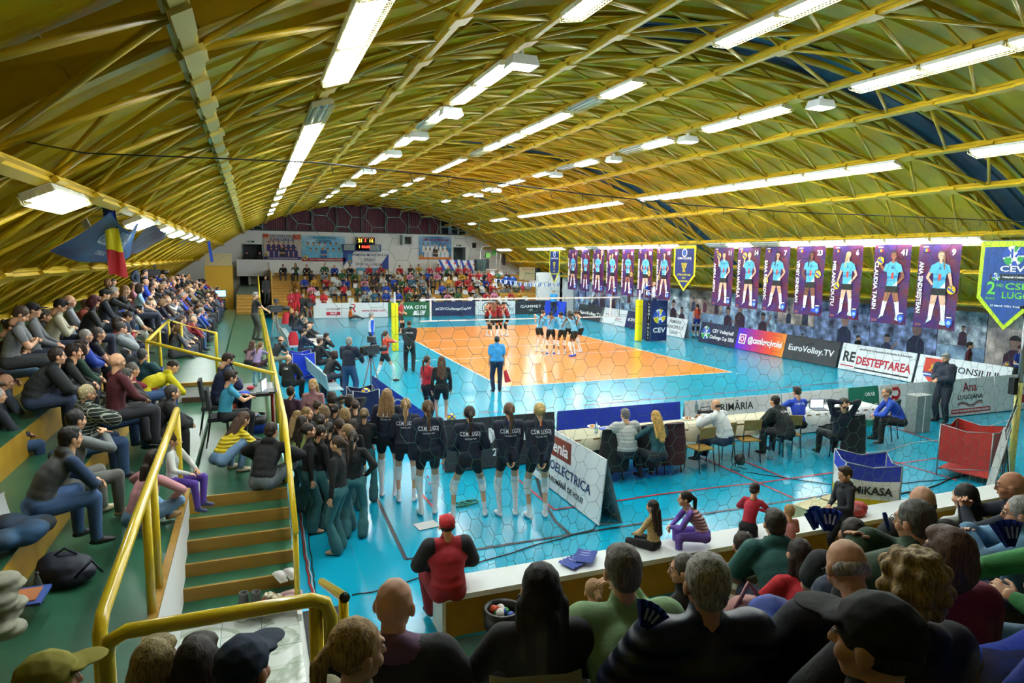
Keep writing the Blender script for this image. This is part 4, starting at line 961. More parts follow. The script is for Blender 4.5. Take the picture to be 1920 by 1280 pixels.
def tri_board():
    p0, p1 = Vector((-9.1, -12.1, 0)), Vector((-8.2, -14.3, 0)); xd = (p1-p0); W = xd.length; M = frame(p0, xd, (0, 0, 1)); r = empty('advertising_board', M=M, label='royal blue wedge shaped board with a white ball emblem among the dancers', cat='advertising board')
    b = MB(); m = mat('1b35a8', .45)
    b.add([(0, 0, 0), (W, 0, 0), (W, .55, 0), (0, 1.15, 0), (0, 0, -.45), (W, 0, -.45)], [(0, 1, 2, 3), (0, 3, 4), (1, 5, 2), (3, 2, 5, 4)], m); b.build('panel', r); P = MB(); P.disc((W*.5, .42), .33, mat('cfd8e4', .5), 0, 28); P.disc((W*.5, .42), .29, m, .001, 28); P.line((W*.4, .2), (W*.55, .65), .03, mat('cfd8e4', .5), .002); P.line((W*.38, .6), (W*.66, .35), .03, mat('cfd8e4', .5), .002); P.build('print', r, Matrix.Translation((0, 0, .003)))
tri_board()

# ---- posters on the far wall (flat prints)
def poster(x0, x1, z0, z1, bg, label, draw, y=25.93):
    M = frame((x0, y, z0), (1, 0, 0), (0, 0, 1)); r = empty('poster', M=M, label=label, cat='poster'); W, H = x1-x0, z1-z0
    b = MB(); b.b2((0, 0, -.03), (W, H, 0), bg); b.build('sheet', r); P = MB(); draw(r, P, W, H); P.build('print', r, Matrix.Translation((0, 0, .004))); return r
def team(P, W, H, shirt, n=6, y0=.16, coach=None, skin='c89878'):
    for row in (1, 0):
        for i in range(n):
            cx = W*(.14+.72*(i+.5*(row == 0))/(n-.5)); cy_ = H*(y0+.3 if row else y0+.08); w = W*.055; hh = H*.26
            P.poly([(cx-w, cy_-hh*.5), (cx+w, cy_-hh*.5), (cx+w*.9, cy_+hh*.42), (cx+w*.3, cy_+hh*.56), (cx-w*.3, cy_+hh*.56), (cx-w*.9, cy_+hh*.42)], mat(shirt, .6), .001+.001*(row == 0))
            P.disc((cx, cy_+hh*.72), w*.5, mat(skin, .6), .002+.001*(row == 0), 10, ry=w*.62); P.disc((cx, cy_+hh*.86), w*.5, mat('33241c', .6), .0025+.001*(row == 0), 10, a0=0, a1=PI)
    if coach:
        cx = W*.5; P.poly([(cx-W*.08, H*.12), (cx+W*.08, H*.12), (cx+W*.075, H*.44), (cx-W*.075, H*.44)], mat(coach, .6), .006); P.disc((cx, H*.51), W*.035, mat(skin, .6), .007, 12); P.rect(cx-W*.075, H*.24, cx+W*.075, H*.29, mat(skin, .6), .007)
def vball(P, c, r, z=.01):
    P.disc(c, r, mat('f0c81c', .5), z, 18); P.line((c[0]-r*.8, c[1]+r*.3), (c[0]+r*.6, c[1]-r*.6), r*.42, mat('1f3fa8', .5), z+.001); P.line((c[0]-r*.2, c[1]+r*.9), (c[0]+r*.2, c[1]), r*.2, mat('1f3fa8', .5), z+.001)
def junior(r, P, W, H):
    P.rect(0, H*.0, W, H*.12, mat('3a2a78', .6), .001); P.rect(0, H*.86, W*.14, H, mat('c85030', .6), .001); P.rect(W*.8, H*.8, W, H, mat('c85030', .6), .001)
    text('CSS LUGOJ VOLEI', NAVYT, H*.12, r, x=W*.5, y=H*.91, z=.01, bold=.02); text('JUNIOARE III', NAVYT, H*.16, r, x=W*.5, y=H*.78, z=.01, bold=.02); team(P, W, H, '3b2a6e', 6, coach='26262a'); text('MEDALIE DE BRONZ CAMPIONATUL NAȚIONAL 2016', WT, H*.05, r, x=W*.5, y=H*.06, z=.01, width=W*.8); vball(P, (W*.06, H*.2), W*.05)
poster(-10.86, -8.14, 3.72, 5.66, mat('b9bfc6', .6, 'grad', h2='d8b090', sc=.8), 'poster of a purple shirted junior team on the far wall, leftmost', junior)
def cadet(r, P, W, H):
    P.rect(0, 0, W, H*.14, mat('a02838', .6), .001); text('CSS LUGOJ VOLEI', NAVYT, H*.12, r, x=W*.5, y=H*.91, z=.01, bold=.02); text('CADETE', NAVYT, H*.16, r, x=W*.5, y=H*.77, z=.01, bold=.02)
    team(P, W, H, '6cc0e6', 6, coach='1f5fae', y0=.18); text('LOCUL IV - TURNEUL FINAL NAȚIONAL DE CADETE', WT, H*.055, r, x=W*.55, y=H*.07, z=.01, width=W*.75); vball(P, (W*.08, H*.14), W*.06)
poster(-8.08, -4.8, 3.62, 5.6, mat('58b4e0', .6, 'grad', h2='b8dcf0', sc=.7), 'sky blue team poster lettered CADETE on the far wall', cadet)
def spons(r, P, W, H):
    b = mat('2748a0', .6); P.poly([(0, H*.35), (0, H), (W*.26, H)], b, .001); P.poly([(W, H*.25), (W, H*.9), (W*.76, H*.25)], b, .001); P.rect(W*.0, 0, W, H*.25, mat('b88a40', .6), .001); P.rect(W*.28, 0, W*.8, H*.3, mat('4f9cc4', .6), .002)
    P.poly([(W*.1, H*.85), (W*.2, H*.85), (W*.2, H*.5), (W*.15, H*.4), (W*.1, H*.5)], mat('3f8fc0', .6), .003); P.disc((W*.15, H*.55), W*.03, mat('c09030', .6), .004, 12)
    for i, s in enumerate(('PRIMĂRIA MUNICIPIULUI', 'SPRIJINĂ', 'SPORTUL LUGOJAN')): text(s, NAVYT, H*.13, r, x=W*.58, y=H*(.82-.19*i), z=.01)
poster(-4.97, -1.35, 2.55, 4.5, mat('eef1f4', .6), 'white and blue town hall banner under the scoreboard', spons)
def mini(r, P, W, H):
    P.rect(0, 0, W, H*.12, mat('e07828', .6), .001); text('CSM Lugoj Minivolei', mat('a02040', .6), H*.15, r, x=W*.5, y=H*.85, z=.01, bold=.03, width=W*.85); team(P, W, H, 'eef0f2', 6, coach='2a2a2c', y0=.14); vball(P, (W*.07, H*.15), W*.05)
poster(1.18, 3.95, 3.86, 5.76, mat('2f78b8', .6, 'grad', h2='9cc8e8', sc=.8), 'blue poster lettered CSM Lugoj Minivolei at the right of the far wall', mini)
# scoreboard
r = empty('scoreboard', M=frame((-3.98, 25.7, 4.55), (1, 0, 0), (0, 0, 1)), label='black electronic scoreboard with red and amber digits on the far wall', cat='scoreboard')
b = MB(); b.b2((0, 0, -.15), (1.5, 1.0, 0), DARK); b.build('case', r); EA, ER = emis('ffb030', 3.5), emis('ff3020', 3.5)
for s, m, x, y, sz in (('21', EA, .36, .72, .34), ('3', ER, .75, .74, .3), ('16', EA, 1.2, .72, .34), ('00:00', ER, .78, .24, .3), ('1', EA, .28, .24, .3), ('1', EA, 1.3, .24, .3)): text(s, m, sz, r, x=x, y=y, z=.012, bold=.02, name='digits')
for i in range(9): b = MB(); b.disc((.1+.16*i, .93), .02, EA if i % 2 else ER, .01, 8); b.build('indicator_light', r)
b = MB(); b.b2((-5.0, 25.7, 4.45), (-2.0, 25.8, 5.0), mat('2a3a78', .6)); b.b2((-4.9, 25.68, 4.5), (-4.1, 25.7, 4.95), mat('8fa0a4', .3)); b.b2((-2.9, 25.68, 4.5), (-2.1, 25.7, 4.95), mat('8fa0a4', .3)); tag(b.build('score_panel'), 'old blue framed score panel behind the electronic scoreboard', 'scoreboard')
b = MB(); b.b2((-.25, 25.5, 5.0), (.55, 26, 5.75), mat('c8cec8', .6)); b.b2((-.1, 25.48, 5.1), (.42, 25.5, 5.65), DARK); b.bar((-.4, 25.6, 5.0), (-.4, 25.6, 5.8), .05, .05, DARK); tag(b.build('vent_box'), 'grey box with a dark square grille high on the far wall', 'vent')
for px, py, w, h_ in ((889, 460, .28, .42), (1035, 605, .2, .4)):
    p = at(px, py, 1, 25.9); 
    if py < 500: b = MB(); b.b2((p.x-w/2, 25.8, p.z-h_/2), (p.x+w/2, 26, p.z+h_/2), DARK); tag(b.build('wall_speaker'), 'small black loudspeaker on the far wall right of the minivolei poster', 'speaker')
for x, z in ((-11.7, 5.05), (4.6, 5.05)):
    b = MB(); b.b2((x-.2, 25.9, z-.06), (x+.2, 25.98, z+.06), mat('1f6a48', .5)); b.b2((x-.14, 25.89, z-.03), (x-.02, 25.9, z+.03), mat('d8f0e0', .5)); tag(b.build('exit_sign'), 'small green exit sign above the %s opening of the far wall' % ('left' if x < 0 else 'right'), 'exit sign')
# two hanging flags with stripes and red leaves
for k, (xa, xb, za, zb) in enumerate(((2.45, 4.3, 2.95, 3.85), (4.35, 5.9, 2.75, 3.8))):
    r = empty('striped_flag', M=frame((xa, 24.6, za), (1, 0, 0), (0, 0, 1)), label='%s blue and white striped flag with red hearts held up in the far stand' % ('left' if k == 0 else 'right'), cat='flag'); W, H = xb-xa, zb-za
    b = MB(); b.b2((0, 0, -.01), (W, H, 0), WT); b.build('cloth', r); P = MB()
    for j in range(3):
        t = j*.38-.05; q = [(W*max(0, t), H), (W*min(1, t+.16), H), (W*min(1, t+.42), 0), (W*min(1, t+.26), 0)]; P.poly(q, mat('2a50c0', .6), .002)
    for hx, hy in ((.12, .3), (.36, .75), (.52, .3), (.74, .7), (.9, .3)): P.disc((W*hx, H*hy), .06, mat('d02830', .6), .004, 10); P.disc((W*hx+.08, H*hy), .06, mat('d02830', .6), .005, 10); P.poly([(W*hx-.05, H*hy-.02), (W*hx+.13, H*hy-.02), (W*hx+.04, H*hy-.14)], mat('d02830', .6), .006)
    P.build('print', r)

# ---- player banners on the right
NAMES = [('SOFIA VASILEVA', '5', 'c'), ('CRISTINA POPESCU', '8', 'f'), ('CAMELA MASSIF', '15', 'c'), ('CARLA PAUNV', '10', 'c'), ('YELENNIS DIAZ CAÑO', '12', 'f'), ('ROXANA NISTOR POPOVICI', '18', 'c'), ('SANDRA POPOVA', '19', 'c'),
         ('ANDRA ARTIN', '11', 'c'), ('IOANA MĂNĂILĂ', '14', 'c'), ('SARA RANKOVIC', '7', 'a'), ('VENSY KINDELAN', '23', 'd'), ('MELANIA DUȚU', '6', 'c'), ('CLAUDIA TARIN', '41', 'f'), ('ANA SINDREȘTEAN', '9', 'c')]
PXT = [(1066.4, 1083.6), (1090.6, 1107), (1112.5, 1133.6), (1138.3, 1160), (1167, 1190), (1197.7, 1225), (1232.8, 1260), (1340, 1377), (1385, 1427), (1435.5, 1482.7), (1495.6, 1549), (1563.5, 1620), (1642, 1711), (1725.5, 1805)]
BALL = [(.2, .4, 0), (.2, .5, 0), (.85, .93, 1), (.35, .82, 2), (.85, .46, 0), (.82, .5, 0), (.2, .42, 0), (.3, .86, 2), (.35, .86, 2), (.12, .47, 0), (.82, .6, 0), (.22, .45, 0), (.2, .8, 2), (.86, .47, 0)]
HC_ = ['d8b878', '2a1d15', '2a1d15', '5a3a20', '1a1410', '4a3020', '2a1d15', '4a3222', 'a08050', '1a1410', '120e0c', 'd0b070', '4a3626', '8a6a4a']
def banner(i, X=6.83, ztop=4.6, zbot=2.14):
    nm, num, sk = NAMES[i]; ya, yb_ = at(PXT[i][0], 455, 0, X).y, at(PXT[i][1], 455, 0, X).y; W = abs(ya-yb_); H = ztop-zbot
    M = frame((X, ya, zbot), (0, -1, 0), (0, 0, 1))
    r = empty('player_banner', M=M, label='purple hanging banner of a volleyball player, number %s, lettered %s' % (num, nm.title()) if 0 else 'purple hanging player banner number %s with %s' % (num, ['a fair haired player holding a ball', 'a dark haired player', 'a player raising a ball on the right', 'a player with a ball at the shoulder', 'a dark player with a ball at the hip', 'a two line name and ball at the waist', 'a dark plaited player behind the referee', 'a ball raised at the left', 'a light haired player lifting a ball', 'long black hair and a ball low left', 'a long black plait and blue shoes', 'long blonde hair', 'a raised ball and tattooed arm', 'a plaited player and ball low right'][i]), cat='banner', group='player banners along the right side')
    n = 8; b = MB(); m = mat('3a1a66', .45, 'grad', h2='5c1530', sc=1.6); V = []
    for j in range(n+1):
        for kx in (0, 1): V.append((W*kx, H*j/n, .012*math.sin(j*1.1+i)))
    b.add(V, [(2*j, 2*j+1, 2*j+3, 2*j+2) for j in range(n)], m); b.build('cloth', r)
    q = MB(); q.tube([(0, H, 0), (W, H, 0)], .012, STEEL, 6); q.tube([(W*.1, H, 0), (W*.1, H+.24, 0)], .004, BLK, 4); q.tube([(W*.9, H, 0), (W*.9, H+.24, 0)], .004, BLK, 4); q.build('hanging_rod', r)
    P = MB(); z0 = .022; S = mat(SKINS[sk], .6); J = mat('58b8e4', .6); J2 = mat('2f86bc', .6); BK = mat('16181c', .6); cx = W*(.56 if BALL[i][2] != 1 else .5); hr = mat(HC_[i], .6)
    def pt(x, y): return (cx+x*W, y*H)
    def limb(a, b_, w0, w1, m, z):
        a = Vector(pt(*a)); b_ = Vector(pt(*b_)); d = (b_-a).normalized(); nn = Vector((-d.y, d.x)); P.poly([a+nn*w0*W/2, a-nn*w0*W/2, b_-nn*w1*W/2, b_+nn*w1*W/2], m, z)
    sp = .02 if i % 3 else .05
    for s in (-1, 1):
        hx, kx, fx = s*.085, s*(.11+sp), s*(.12+sp*2)
        limb((hx, .42), (kx, .27), .17, .12, S, z0+.001); limb((kx, .285), (fx, .1), .125, .085, WT, z0+.002)
        P.poly([pt(fx-.06, .105), pt(fx+.045, .105), pt(fx+s*.09, .055), pt(fx+s*.07-.07, .05), pt(fx-.08, .06)], mat('2b50c8' if i == 10 else 'd8f0ea', .6), z0+.003)
    P.poly([pt(-.19, .4), pt(.19, .4), pt(.16, .5), pt(-.16, .5)], BK, z0+.004)
    bx, by, mode = BALL[i]; bx -= cx/W
    P.poly([pt(-.15, .48), pt(.15, .48), pt(.14, .6), pt(.2, .75), pt(.07, .79), pt(-.07, .79), pt(-.2, .75), pt(-.14, .6)], J, z0+.005)
    P.poly([pt(.02, .485), pt(.15, .485), pt(.14, .55)], WT, z0+.006); P.poly([pt(-.14, .6), pt(.12, .62), pt(.13, .585), pt(-.13, .57)], J2, z0+.006)
    P.poly([pt(-.035, .57), pt(.03, .57), pt(.035, .65), pt(-.03, .65)], mat('d04838', .6), z0+.007)
    for s in (-1, 1):
        near = (s > 0) == (bx > 0)
        if near and mode: limb((s*.17, .74), (s*.24, .68), .1, .08, S, z0+.006); limb((s*.24, .68), (bx, by-.05), .075, .05, S, z0+.0065)
        elif near: limb((s*.18, .72), (s*.25, .6), .09, .07, S, z0+.006); limb((s*.25, .61), (bx, by+.02), .07, .05, S, z0+.0065)
        else: limb((s*.18, .72), (s*.3, .6), .09, .065, S, z0+.004); limb((s*.3, .61), (s*.15, .52), .065, .05, S, z0+.0065)
        P.poly([pt(s*.12, .765), pt(s*.21, .755), pt(s*.26, .67), pt(s*.16, .655)], J, z0+.007)
    P.poly([pt(-.035, .77), pt(.035, .77), pt(.035, .83), pt(-.035, .83)], S, z0+.006); P.disc(pt(0, .862), W*.075, S, z0+.008, 16, ry=H*.042)
    for s in (-1, 1): P.disc(pt(s*.027, .868), W*.009, BK, z0+.0095, 8); P.line(pt(s*.015, .877), pt(s*.04, .878), W*.006, hr, z0+.0095)
    P.disc(pt(0, .844), W*.02, mat('b8605c', .6), z0+.0095, 8, ry=W*.007); P.line(pt(0, .868), pt(.004, .855), W*.006, mat('b08468', .6), z0+.0095)
    P.disc(pt(0, .885), W*.082, hr, z0+.0075, 14, a0=-.2, a1=PI+.2, ry=H*.035); P.disc(pt(0, .9), W*.07, hr, z0+.009, 12, a0=.1, a1=PI-.1, ry=H*.015)
    if i in (9, 10, 11, 6, 13): limb((-.06 if i != 13 else .07, .87), (-.1 if i != 13 else .1, .7), .06, .03, hr, z0+.0095)
    vball(P, pt(bx, by), W*.1, z0+.01)
    for (x, y, w, h_, m) in ((.1, .965, .14, .012, WT), ): P.rect(W*x, H*y, W*(x+w), H*(y+h_), m, z0)
    for k, c in enumerate(('2040a0', 'f0c020', 'c82030')): P.rect(W*(.12+.045*k), H*.91, W*(.165+.045*k), H*.945, mat(c, .6), z0+.002)
    P.poly([(W*.78, H*.13), (W*.95, H*.13), (W*.95, H*.07), (W*.865, H*.02), (W*.78, H*.07)], mat('2458c8', .6), z0+.011); P.disc((W*.865, H*.085), W*.05, mat('9cc8f4', .6), z0+.012, 10); P.rect(W*.8, H*.14, W*.93, H*.155, WT, z0+.011)
    for k in range(3): P.line((W*(.06+.05*k), H*.05), (W*(.1+.05*k), H*.035), .015, mat('d88a50', .6), z0+.002); P.line((W*(.06+.05*k), H*.02), (W*(.1+.05*k), H*.035), .015, mat('d88a50', .6), z0+.002)
    P.build('print', r)
    text(nm, WT, W*.15, r, x=W*.1, y=H*.48, z=z0+.013, rot=-PI/2, bold=.035, width=H*.62 if len(nm) > 11 else H*.5)
    text(num, WT, W*.19, r, x=W*.84, y=H*.9, z=z0+.003, bold=.04); text(num, BK, W*.09, r, x=cx, y=H*.71, z=z0+.009, bold=.02)
for i in range(14): banner(i)
def pennant(px0, px1, zt_, zb, cols, lines, label, X=6.78, logo=None, ys=None):
    ya, yb_ = ys or (at(px0, 455, 0, X).y, at(px1, 455, 0, X).y); W = abs(ya-yb_); H = zt_-zb; r = empty('pennant', M=frame((X, ya, zb), (0, -1, 0), (0, 0, 1)), label=label, cat='pennant')
    sh = [(0, H), (W, H), (W*1.0, H*.35), (W*.5, 0), (0, H*.35)]; b = MB(); b.poly([(x, y) for x, y in sh][::-1], cols[0], 0); b.build('border', r)
    P = MB(); c = (W/2, H*.55); t = W*.07; P.poly([(t, H-H*.07), (t, H*.37), (W*.5, H*.06), (W-t, H*.37), (W-t, H-H*.07)], cols[1], .008)
    for k in range(7): x = t+(W-2*t)*(k+.5)/7; P.rect(x-.006, H*.42, x+.006, H*.93, mat('16306e', .7), .009)
    if logo: logo(P, W, H)
    P.build('print', r)
    for s, m, size, x, y, *w in lines: text(s, m, H*size, r, x=W*x, y=H*y, z=.014, bold=.02, width=W*w[0] if w else None)
    q = MB(); q.tube([(0, H, 0), (W, H, 0)], .014, STEEL, 6); q.tube([(W*.5, H, 0), (W*.5, H+.2, 0)], .004, BLK, 4); q.build('hanging_rod', r)
PY = mat('f0e414', .5); PN = mat('1a2c72', .55); PT = mat('ece63a', .6)
def trophy(P, W, H):
    g = mat('b8a83a', .5); P.disc((W*.5, H*.84), W*.12, WT, .012, 16); P.disc((W*.5, H*.84), W*.09, mat('3a60b8', .5), .013, 16); P.poly([(W*.36, H*.62), (W*.64, H*.62), (W*.58, H*.5), (W*.42, H*.5)], g, .012); P.poly([(W*.46, H*.5), (W*.54, H*.5), (W*.57, H*.42), (W*.43, H*.42)], g, .012)
pennant(1265, 1306, 4.72, 2.62, (PY, PN), [('CSM LUGOJ', WT, .065, .5, .72, .62), ('CÂȘTIGĂTOR', PT, .05, .5, .36, .62), ('CUPA', PT, .05, .5, .29), ('ROMÂNIEI', PT, .05, .5, .22, .4)], 'navy pennant with yellow border and golden cup, between the two banner groups', logo=trophy)
pennant(1031, 1050, 4.7, 2.4, (PY, PN), [('CSM LUGOJ', WT, .06, .5, .72, .7), ('CUPA', PT, .05, .5, .36), ('ROMÂNIEI', PT, .05, .5, .28, .6)], 'narrow navy and yellow pennant at the far end of the banners', logo=trophy)
def cevp(P, W, H): cev_logo(P, W*.55, H*.83, W*.17, .012, True); P.rect(W*.2, H*.56, W*.95, H*.63, mat('16202c', .5), .012); cev_logo(P, W*.3, H*.595, W*.07, .014, True)
G2 = mat('6ed24a', .5)
pennant(1841, 1925, 4.66, 2.3, (mat('c8e020', .5), mat('1b4a94', .55)), [('CEV', WT, .09, .55, .685, .4), ('Volleyball Challenge Cup', WT, .03, .65, .595, .5), ('2', G2, .2, .24, .46), ('ND', G2, .05, .38, .5), ('PLACE', G2, .035, .24, .35), ('CSM', G2, .1, .68, .49, .42), ('LUGOJ', G2, .1, .68, .39, .5), ('27 March 2024, Timișoara', WT, .03, .55, .27, .6)], 'large blue pennant with green and yellow border lettered CEV and 2ND at the right edge', logo=cevp, ys=(at(1841, 455, 0, 6.78).y, at(1841, 455, 0, 6.78).y-1.55))

# ---- photo mural on the right wall, panel by panel
mur = empty('photo_mural', label='long mural of bluish volleyball photographs along the right wall', cat='mural')
yy = 16.6; k = 0; random.seed(5)
PH = [('86a8cc', '2b3a58'), ('a8bccc', '3c4c66'), ('6f86b0', '20283e'), ('a0b4c8', '2f3b52'), ('9a8f86', '4a4048'), ('86a4c8', '28344e'), ('b0aaa4', '4a5064')]
while yy > -21:
    w = random.choice((1.3, 1.7, 2.2, 2.8)); w = min(w, 6)
    for z0_, z1_ in (((.15, 2.42),) if k % 3 else ((.15, 1.2), (1.22, 2.42))):
        c = random.choice(PH); M = frame((10.97, yy, z0_), (0, -1, 0), (0, 0, 1)); p = empty('photo_panel', M=M, parent=mur); p.parent = mur
        H = z1_-z0_; b = MB(); b.b2((0, 0, -.02), (w-.03, H, 0), mat(c[0], .5, 'photo', h2=c[1], sc=random.choice((1.2, 1.8, 2.6)))); b.build('sheet', p); P = MB()
        n = random.choice((1, 2, 2, 3)); 
        for j in range(n):
            cx = w*(j+.5+random.uniform(-.15, .15))/n; s = H*random.uniform(.55, .95); cl = mat(random.choice(('1e2746', '2a3354', '3a2038', '20304e', '5a2a3e')), .6); sk_ = mat(random.choice(('8a7068', '7c6460', '9a8078')), .6); bw = s*.2
            P.poly([(cx-bw, .02), (cx+bw, .02), (cx+bw*.9, s*.55), (cx+bw*.3, s*.66), (cx-bw*.3, s*.66), (cx-bw*.9, s*.55)], cl, .002); P.disc((cx, s*.78), s*.1, sk_, .003, 12, ry=s*.12); P.disc((cx, s*.83), s*.105, mat('1c1820', .6), .0035, 12, a0=0, a1=PI, ry=s*.1)
            if random.random() < .6: P.line((cx+bw*.8, s*.5), (cx+bw*1.7, s*random.uniform(.3, .9)), s*.06, sk_, .004)
        P.build('print', p)
    yy -= w; k += 1

# ---- court net, posts, referee stand
r = empty('volleyball_net', label='white banded volleyball net across the middle of the court', cat='net')
b = MB(); b.b2((-5, -.01, 2.17), (5, .01, 2.24), PW); b.build('top_band', r); b = MB(); b.b2((-5, -.008, 1.24), (5, .008, 1.29), PW); b.build('bottom_band', r)
b = MB(); nm_ = mat('20242a', .7)
for i in range(101): b.b2((-5+.1*i-.0022, -.002, 1.26), (-5+.1*i+.0022, .002, 2.2), nm_)
for i in range(10): b.b2((-5, -.002, 1.3+.1*i-.0022), (5, .002, 1.3+.1*i+.0022), nm_)
b.build('netting', r, kind='stuff')
for s in (-4.5, 4.5):
    b = MB(); b.b2((s-.03, -.013, 1.24), (s+.03, .013, 2.24), PW); b.build('side_band', r)
    b = MB(); b.tube([(s+math.copysign(.05, s), 0, 1.24), (s+math.copysign(.05, s), 0, 3.04)], .006, PW, 6); 
    for q in range(5): b.tube([(s+math.copysign(.05, s), 0, 2.3+.16*q), (s+math.copysign(.05, s), 0, 2.38+.16*q)], .008, RED, 6)
    b.build('antenna', r)
    b = MB(); b.tube([(s+math.copysign(.5, s), 0, 2.2), (math.copysign(6.05, s), 0, 2.25)], .006, BLK, 5); b.tube([(s+math.copysign(.5, s), 0, 1.27), (math.copysign(6.05, s), 0, 1.2)], .005, BLK, 5); b.tube([(s+math.copysign(.5, s), 0, 1.25), (s+math.copysign(.5, s), 0, 2.2)], .012, BLK, 5); b.build('cord', r)
for s, lb in ((-1, 'left'), (1, 'right')):
    r = empty('net_post', (s*6.1, -.05, 0), label='%s net post with a bright yellow pad' % lb, cat='net post'); top = -s*.0
    b = MB(); b.tube([(0, 0, 0), (0, 0, 2.55)], .045, STEEL, 10); b.tube([(0, 0, 2.3), (.15*s, 0, 2.3)], .02, STEEL, 6); b.build('post', r); b = MB(); b.box((0, 0, 1.05), (.26, .26, 2.05), mat('f2e410', .45)); b.box((0, -.135, 1.05), (.02, .01, 2.0), mat('c8bc10', .5)); b.build('pad', r)
r = empty('referee_stand', (7.0, -.05, 0), 0, 'white framed referee stand wrapped in a navy CEV cover', 'referee stand')
b = MB()
for x in (-.42, .42):
    for y in (-.35, .35): b.tube([(x*1.1, y*1.2, 0), (x, y, 2.05), (x, y, 3.0 if y > 0 else 2.6)], .022, STEEL, 8)
b.box((0, 0, 1.15), (.84, .7, .03), STEEL); b.tube([(-.42, .35, 2.9), (.42, .35, 2.9)], .02, STEEL); b.tube([(-.42, -.35, 2.3), (.42, -.35, 2.3)], .02, PW); b.tube([(-.42, -.35, 2.3), (-.42, .35, 2.6)], .02, STEEL); b.tube([(.42, -.35, 2.3), (.42, .35, 2.6)], .02, STEEL); b.build('frame', r)
b = MB(); b.box((0, -.43, 1.05), (.92, .02, 2.0), mat('1a2a60', .5)); b.box((-.47, 0, 1.05), (.02, .8, 2.0), mat('16235a', .5)); b.build('cover', r)
P = MB(); cev_logo(P, .46, 1.22, .36, 0); P.build('print', r, frame((-.46, -.442, .05), (1, 0, 0), (0, 0, 1))); text('CEV', WT, .34, r, M=frame((-.46, -.442, .05), (1, 0, 0), (0, 0, 1)), x=.46, y=.52, z=.004, bold=.02, width=.72)
b = MB(); b.box((-.63, -.43, 1.05), (.17, .02, 2.0), DARK); b.build('side_strip', r)
for i, ch in enumerate('LUGOJ VOLEI'):
    if ch != ' ': text(ch, WT, .15, r, M=frame((-.72, -.442, .05), (1, 0, 0), (0, 0, 1)), x=.09, y=1.85-.17*i, z=.004, bold=.02)

# ---- safety net in front of the near stand and its rope
YNT = -21.4
ROPE = [(-13.7, 5.02), (-13.1, 4.93), (-12.2, 4.95), (-11.1, 4.97), (-9.7, 4.9), (-8.2, 4.8), (-6.7, 4.73), (-5.1, 4.7), (-3.5, 4.71), (-.5, 4.72), (3, 4.8)]
def ropez(x):
    for (a, za), (c, zc) in zip(ROPE, ROPE[1:]):
        if a <= x <= c: return za+(zc-za)*(x-a)/(c-a)
    return 4.8
b = MB(); b.tube([(x, YNT, z) for x, z in ROPE], .007, BLK, 6); r = b.build('net_rope'); tag(r, 'thin dark rope stretched across the hall that carries the safety net', 'rope')
r = empty('safety_net', label='green hexagon mesh safety net hanging before the near stand', cat='net')
nmat = mat('3f7d68', .6); b = MB(); a_ = .122; hx = a_*1.5; hh = a_*math.sqrt(3); seen = set()
def warp(x, z):
    u = max(0, min(1, 1-(x+11.6)/3.5)); return (x+(4.9-z)*.3*u + .03*math.sin(x*2.1+z), YNT+.12*math.sin(x*.8+z*.5)*min(1, (5-z)/2.5)*.5, z+.02*math.sin(x*3)-.05*u*math.sin(z*4))
def key_(p): return (round(p[0], 3), round(p[1], 3))
for i in range(-4, 78):
    for j in range(0, 24):
        cx = -11.6+i*hx; cz = .1+j*hh+(hh/2 if i % 2 else 0)
        vs = [(cx+a_*math.cos(q*PI/3), cz+a_*math.sin(q*PI/3)) for q in range(6)]
        if warp(cx, cz)[0] < -11.5+(4.7-cz)*.48 or max(v[1] for v in vs) > ropez(cx)-.02: continue
        for q in range(6):
            p0, p1 = vs[q], vs[(q+1) % 6]; kk = tuple(sorted((key_(p0), key_(p1))))
            if kk in seen: continue
            seen.add(kk); b.tube([warp(*p0), warp(*p1)], .0021, nmat, 3, cap=False)
b.build('netting', r, kind='stuff')
b = MB()
for i in range(34): x = -11.4+.4*i; b.tube([(x, YNT, ropez(x)), (x+.02, YNT, ropez(x)-.1)], .004, BLK, 4)
b.build('hanging_cord', r, kind='stuff')
r = empty('net_pole', (.81, -20.9, 0), label='tall pale yellow pole with rope and bracket holding the safety net at the right', cat='pole')
b = MB(); b.tube([(0, 0, 0), (.12, .08, 1.95)], .055, mat('d8d77a', .45), 12); b.tube([(.12, .08, 1.95), (.15, .1, 3.1)], .04, STEEL, 10); b.build('shaft', r)
b = MB(); b.tube([(.15, .1, 3.1), (.15, .1, 3.35)], .05, DARK, 8); b.box((.15, .1, 3.3), (.35, .06, .05), DARK); b.box((-.02, .1, 1.9), (.1, .1, .3), DARK); b.build('clamp', r)
b = MB()
for k in range(7): a = k*.9; b.tube([(.05+.02*k, .05, 1.7), (-.1-.02*k, .05+.04*math.sin(a), 1.1), (-.16, .1*math.sin(a), .3), (-.3+.1*k, -.1+.06*math.cos(a), .05)], .008, [BLK, mat('2f7a5a', .6), PW][k % 3], 5)
b.build('cable_bundle', r)
b = MB(); b.bar((-.55, 0, .02), (-.12, .05, 1.15), .12, .04, mat('b8bcbc', .5)); tag(b.build('metal_plank', M=Matrix.Translation((.81, -20.9, 0))), 'grey metal plank leaning on the yellow pole', 'plank')

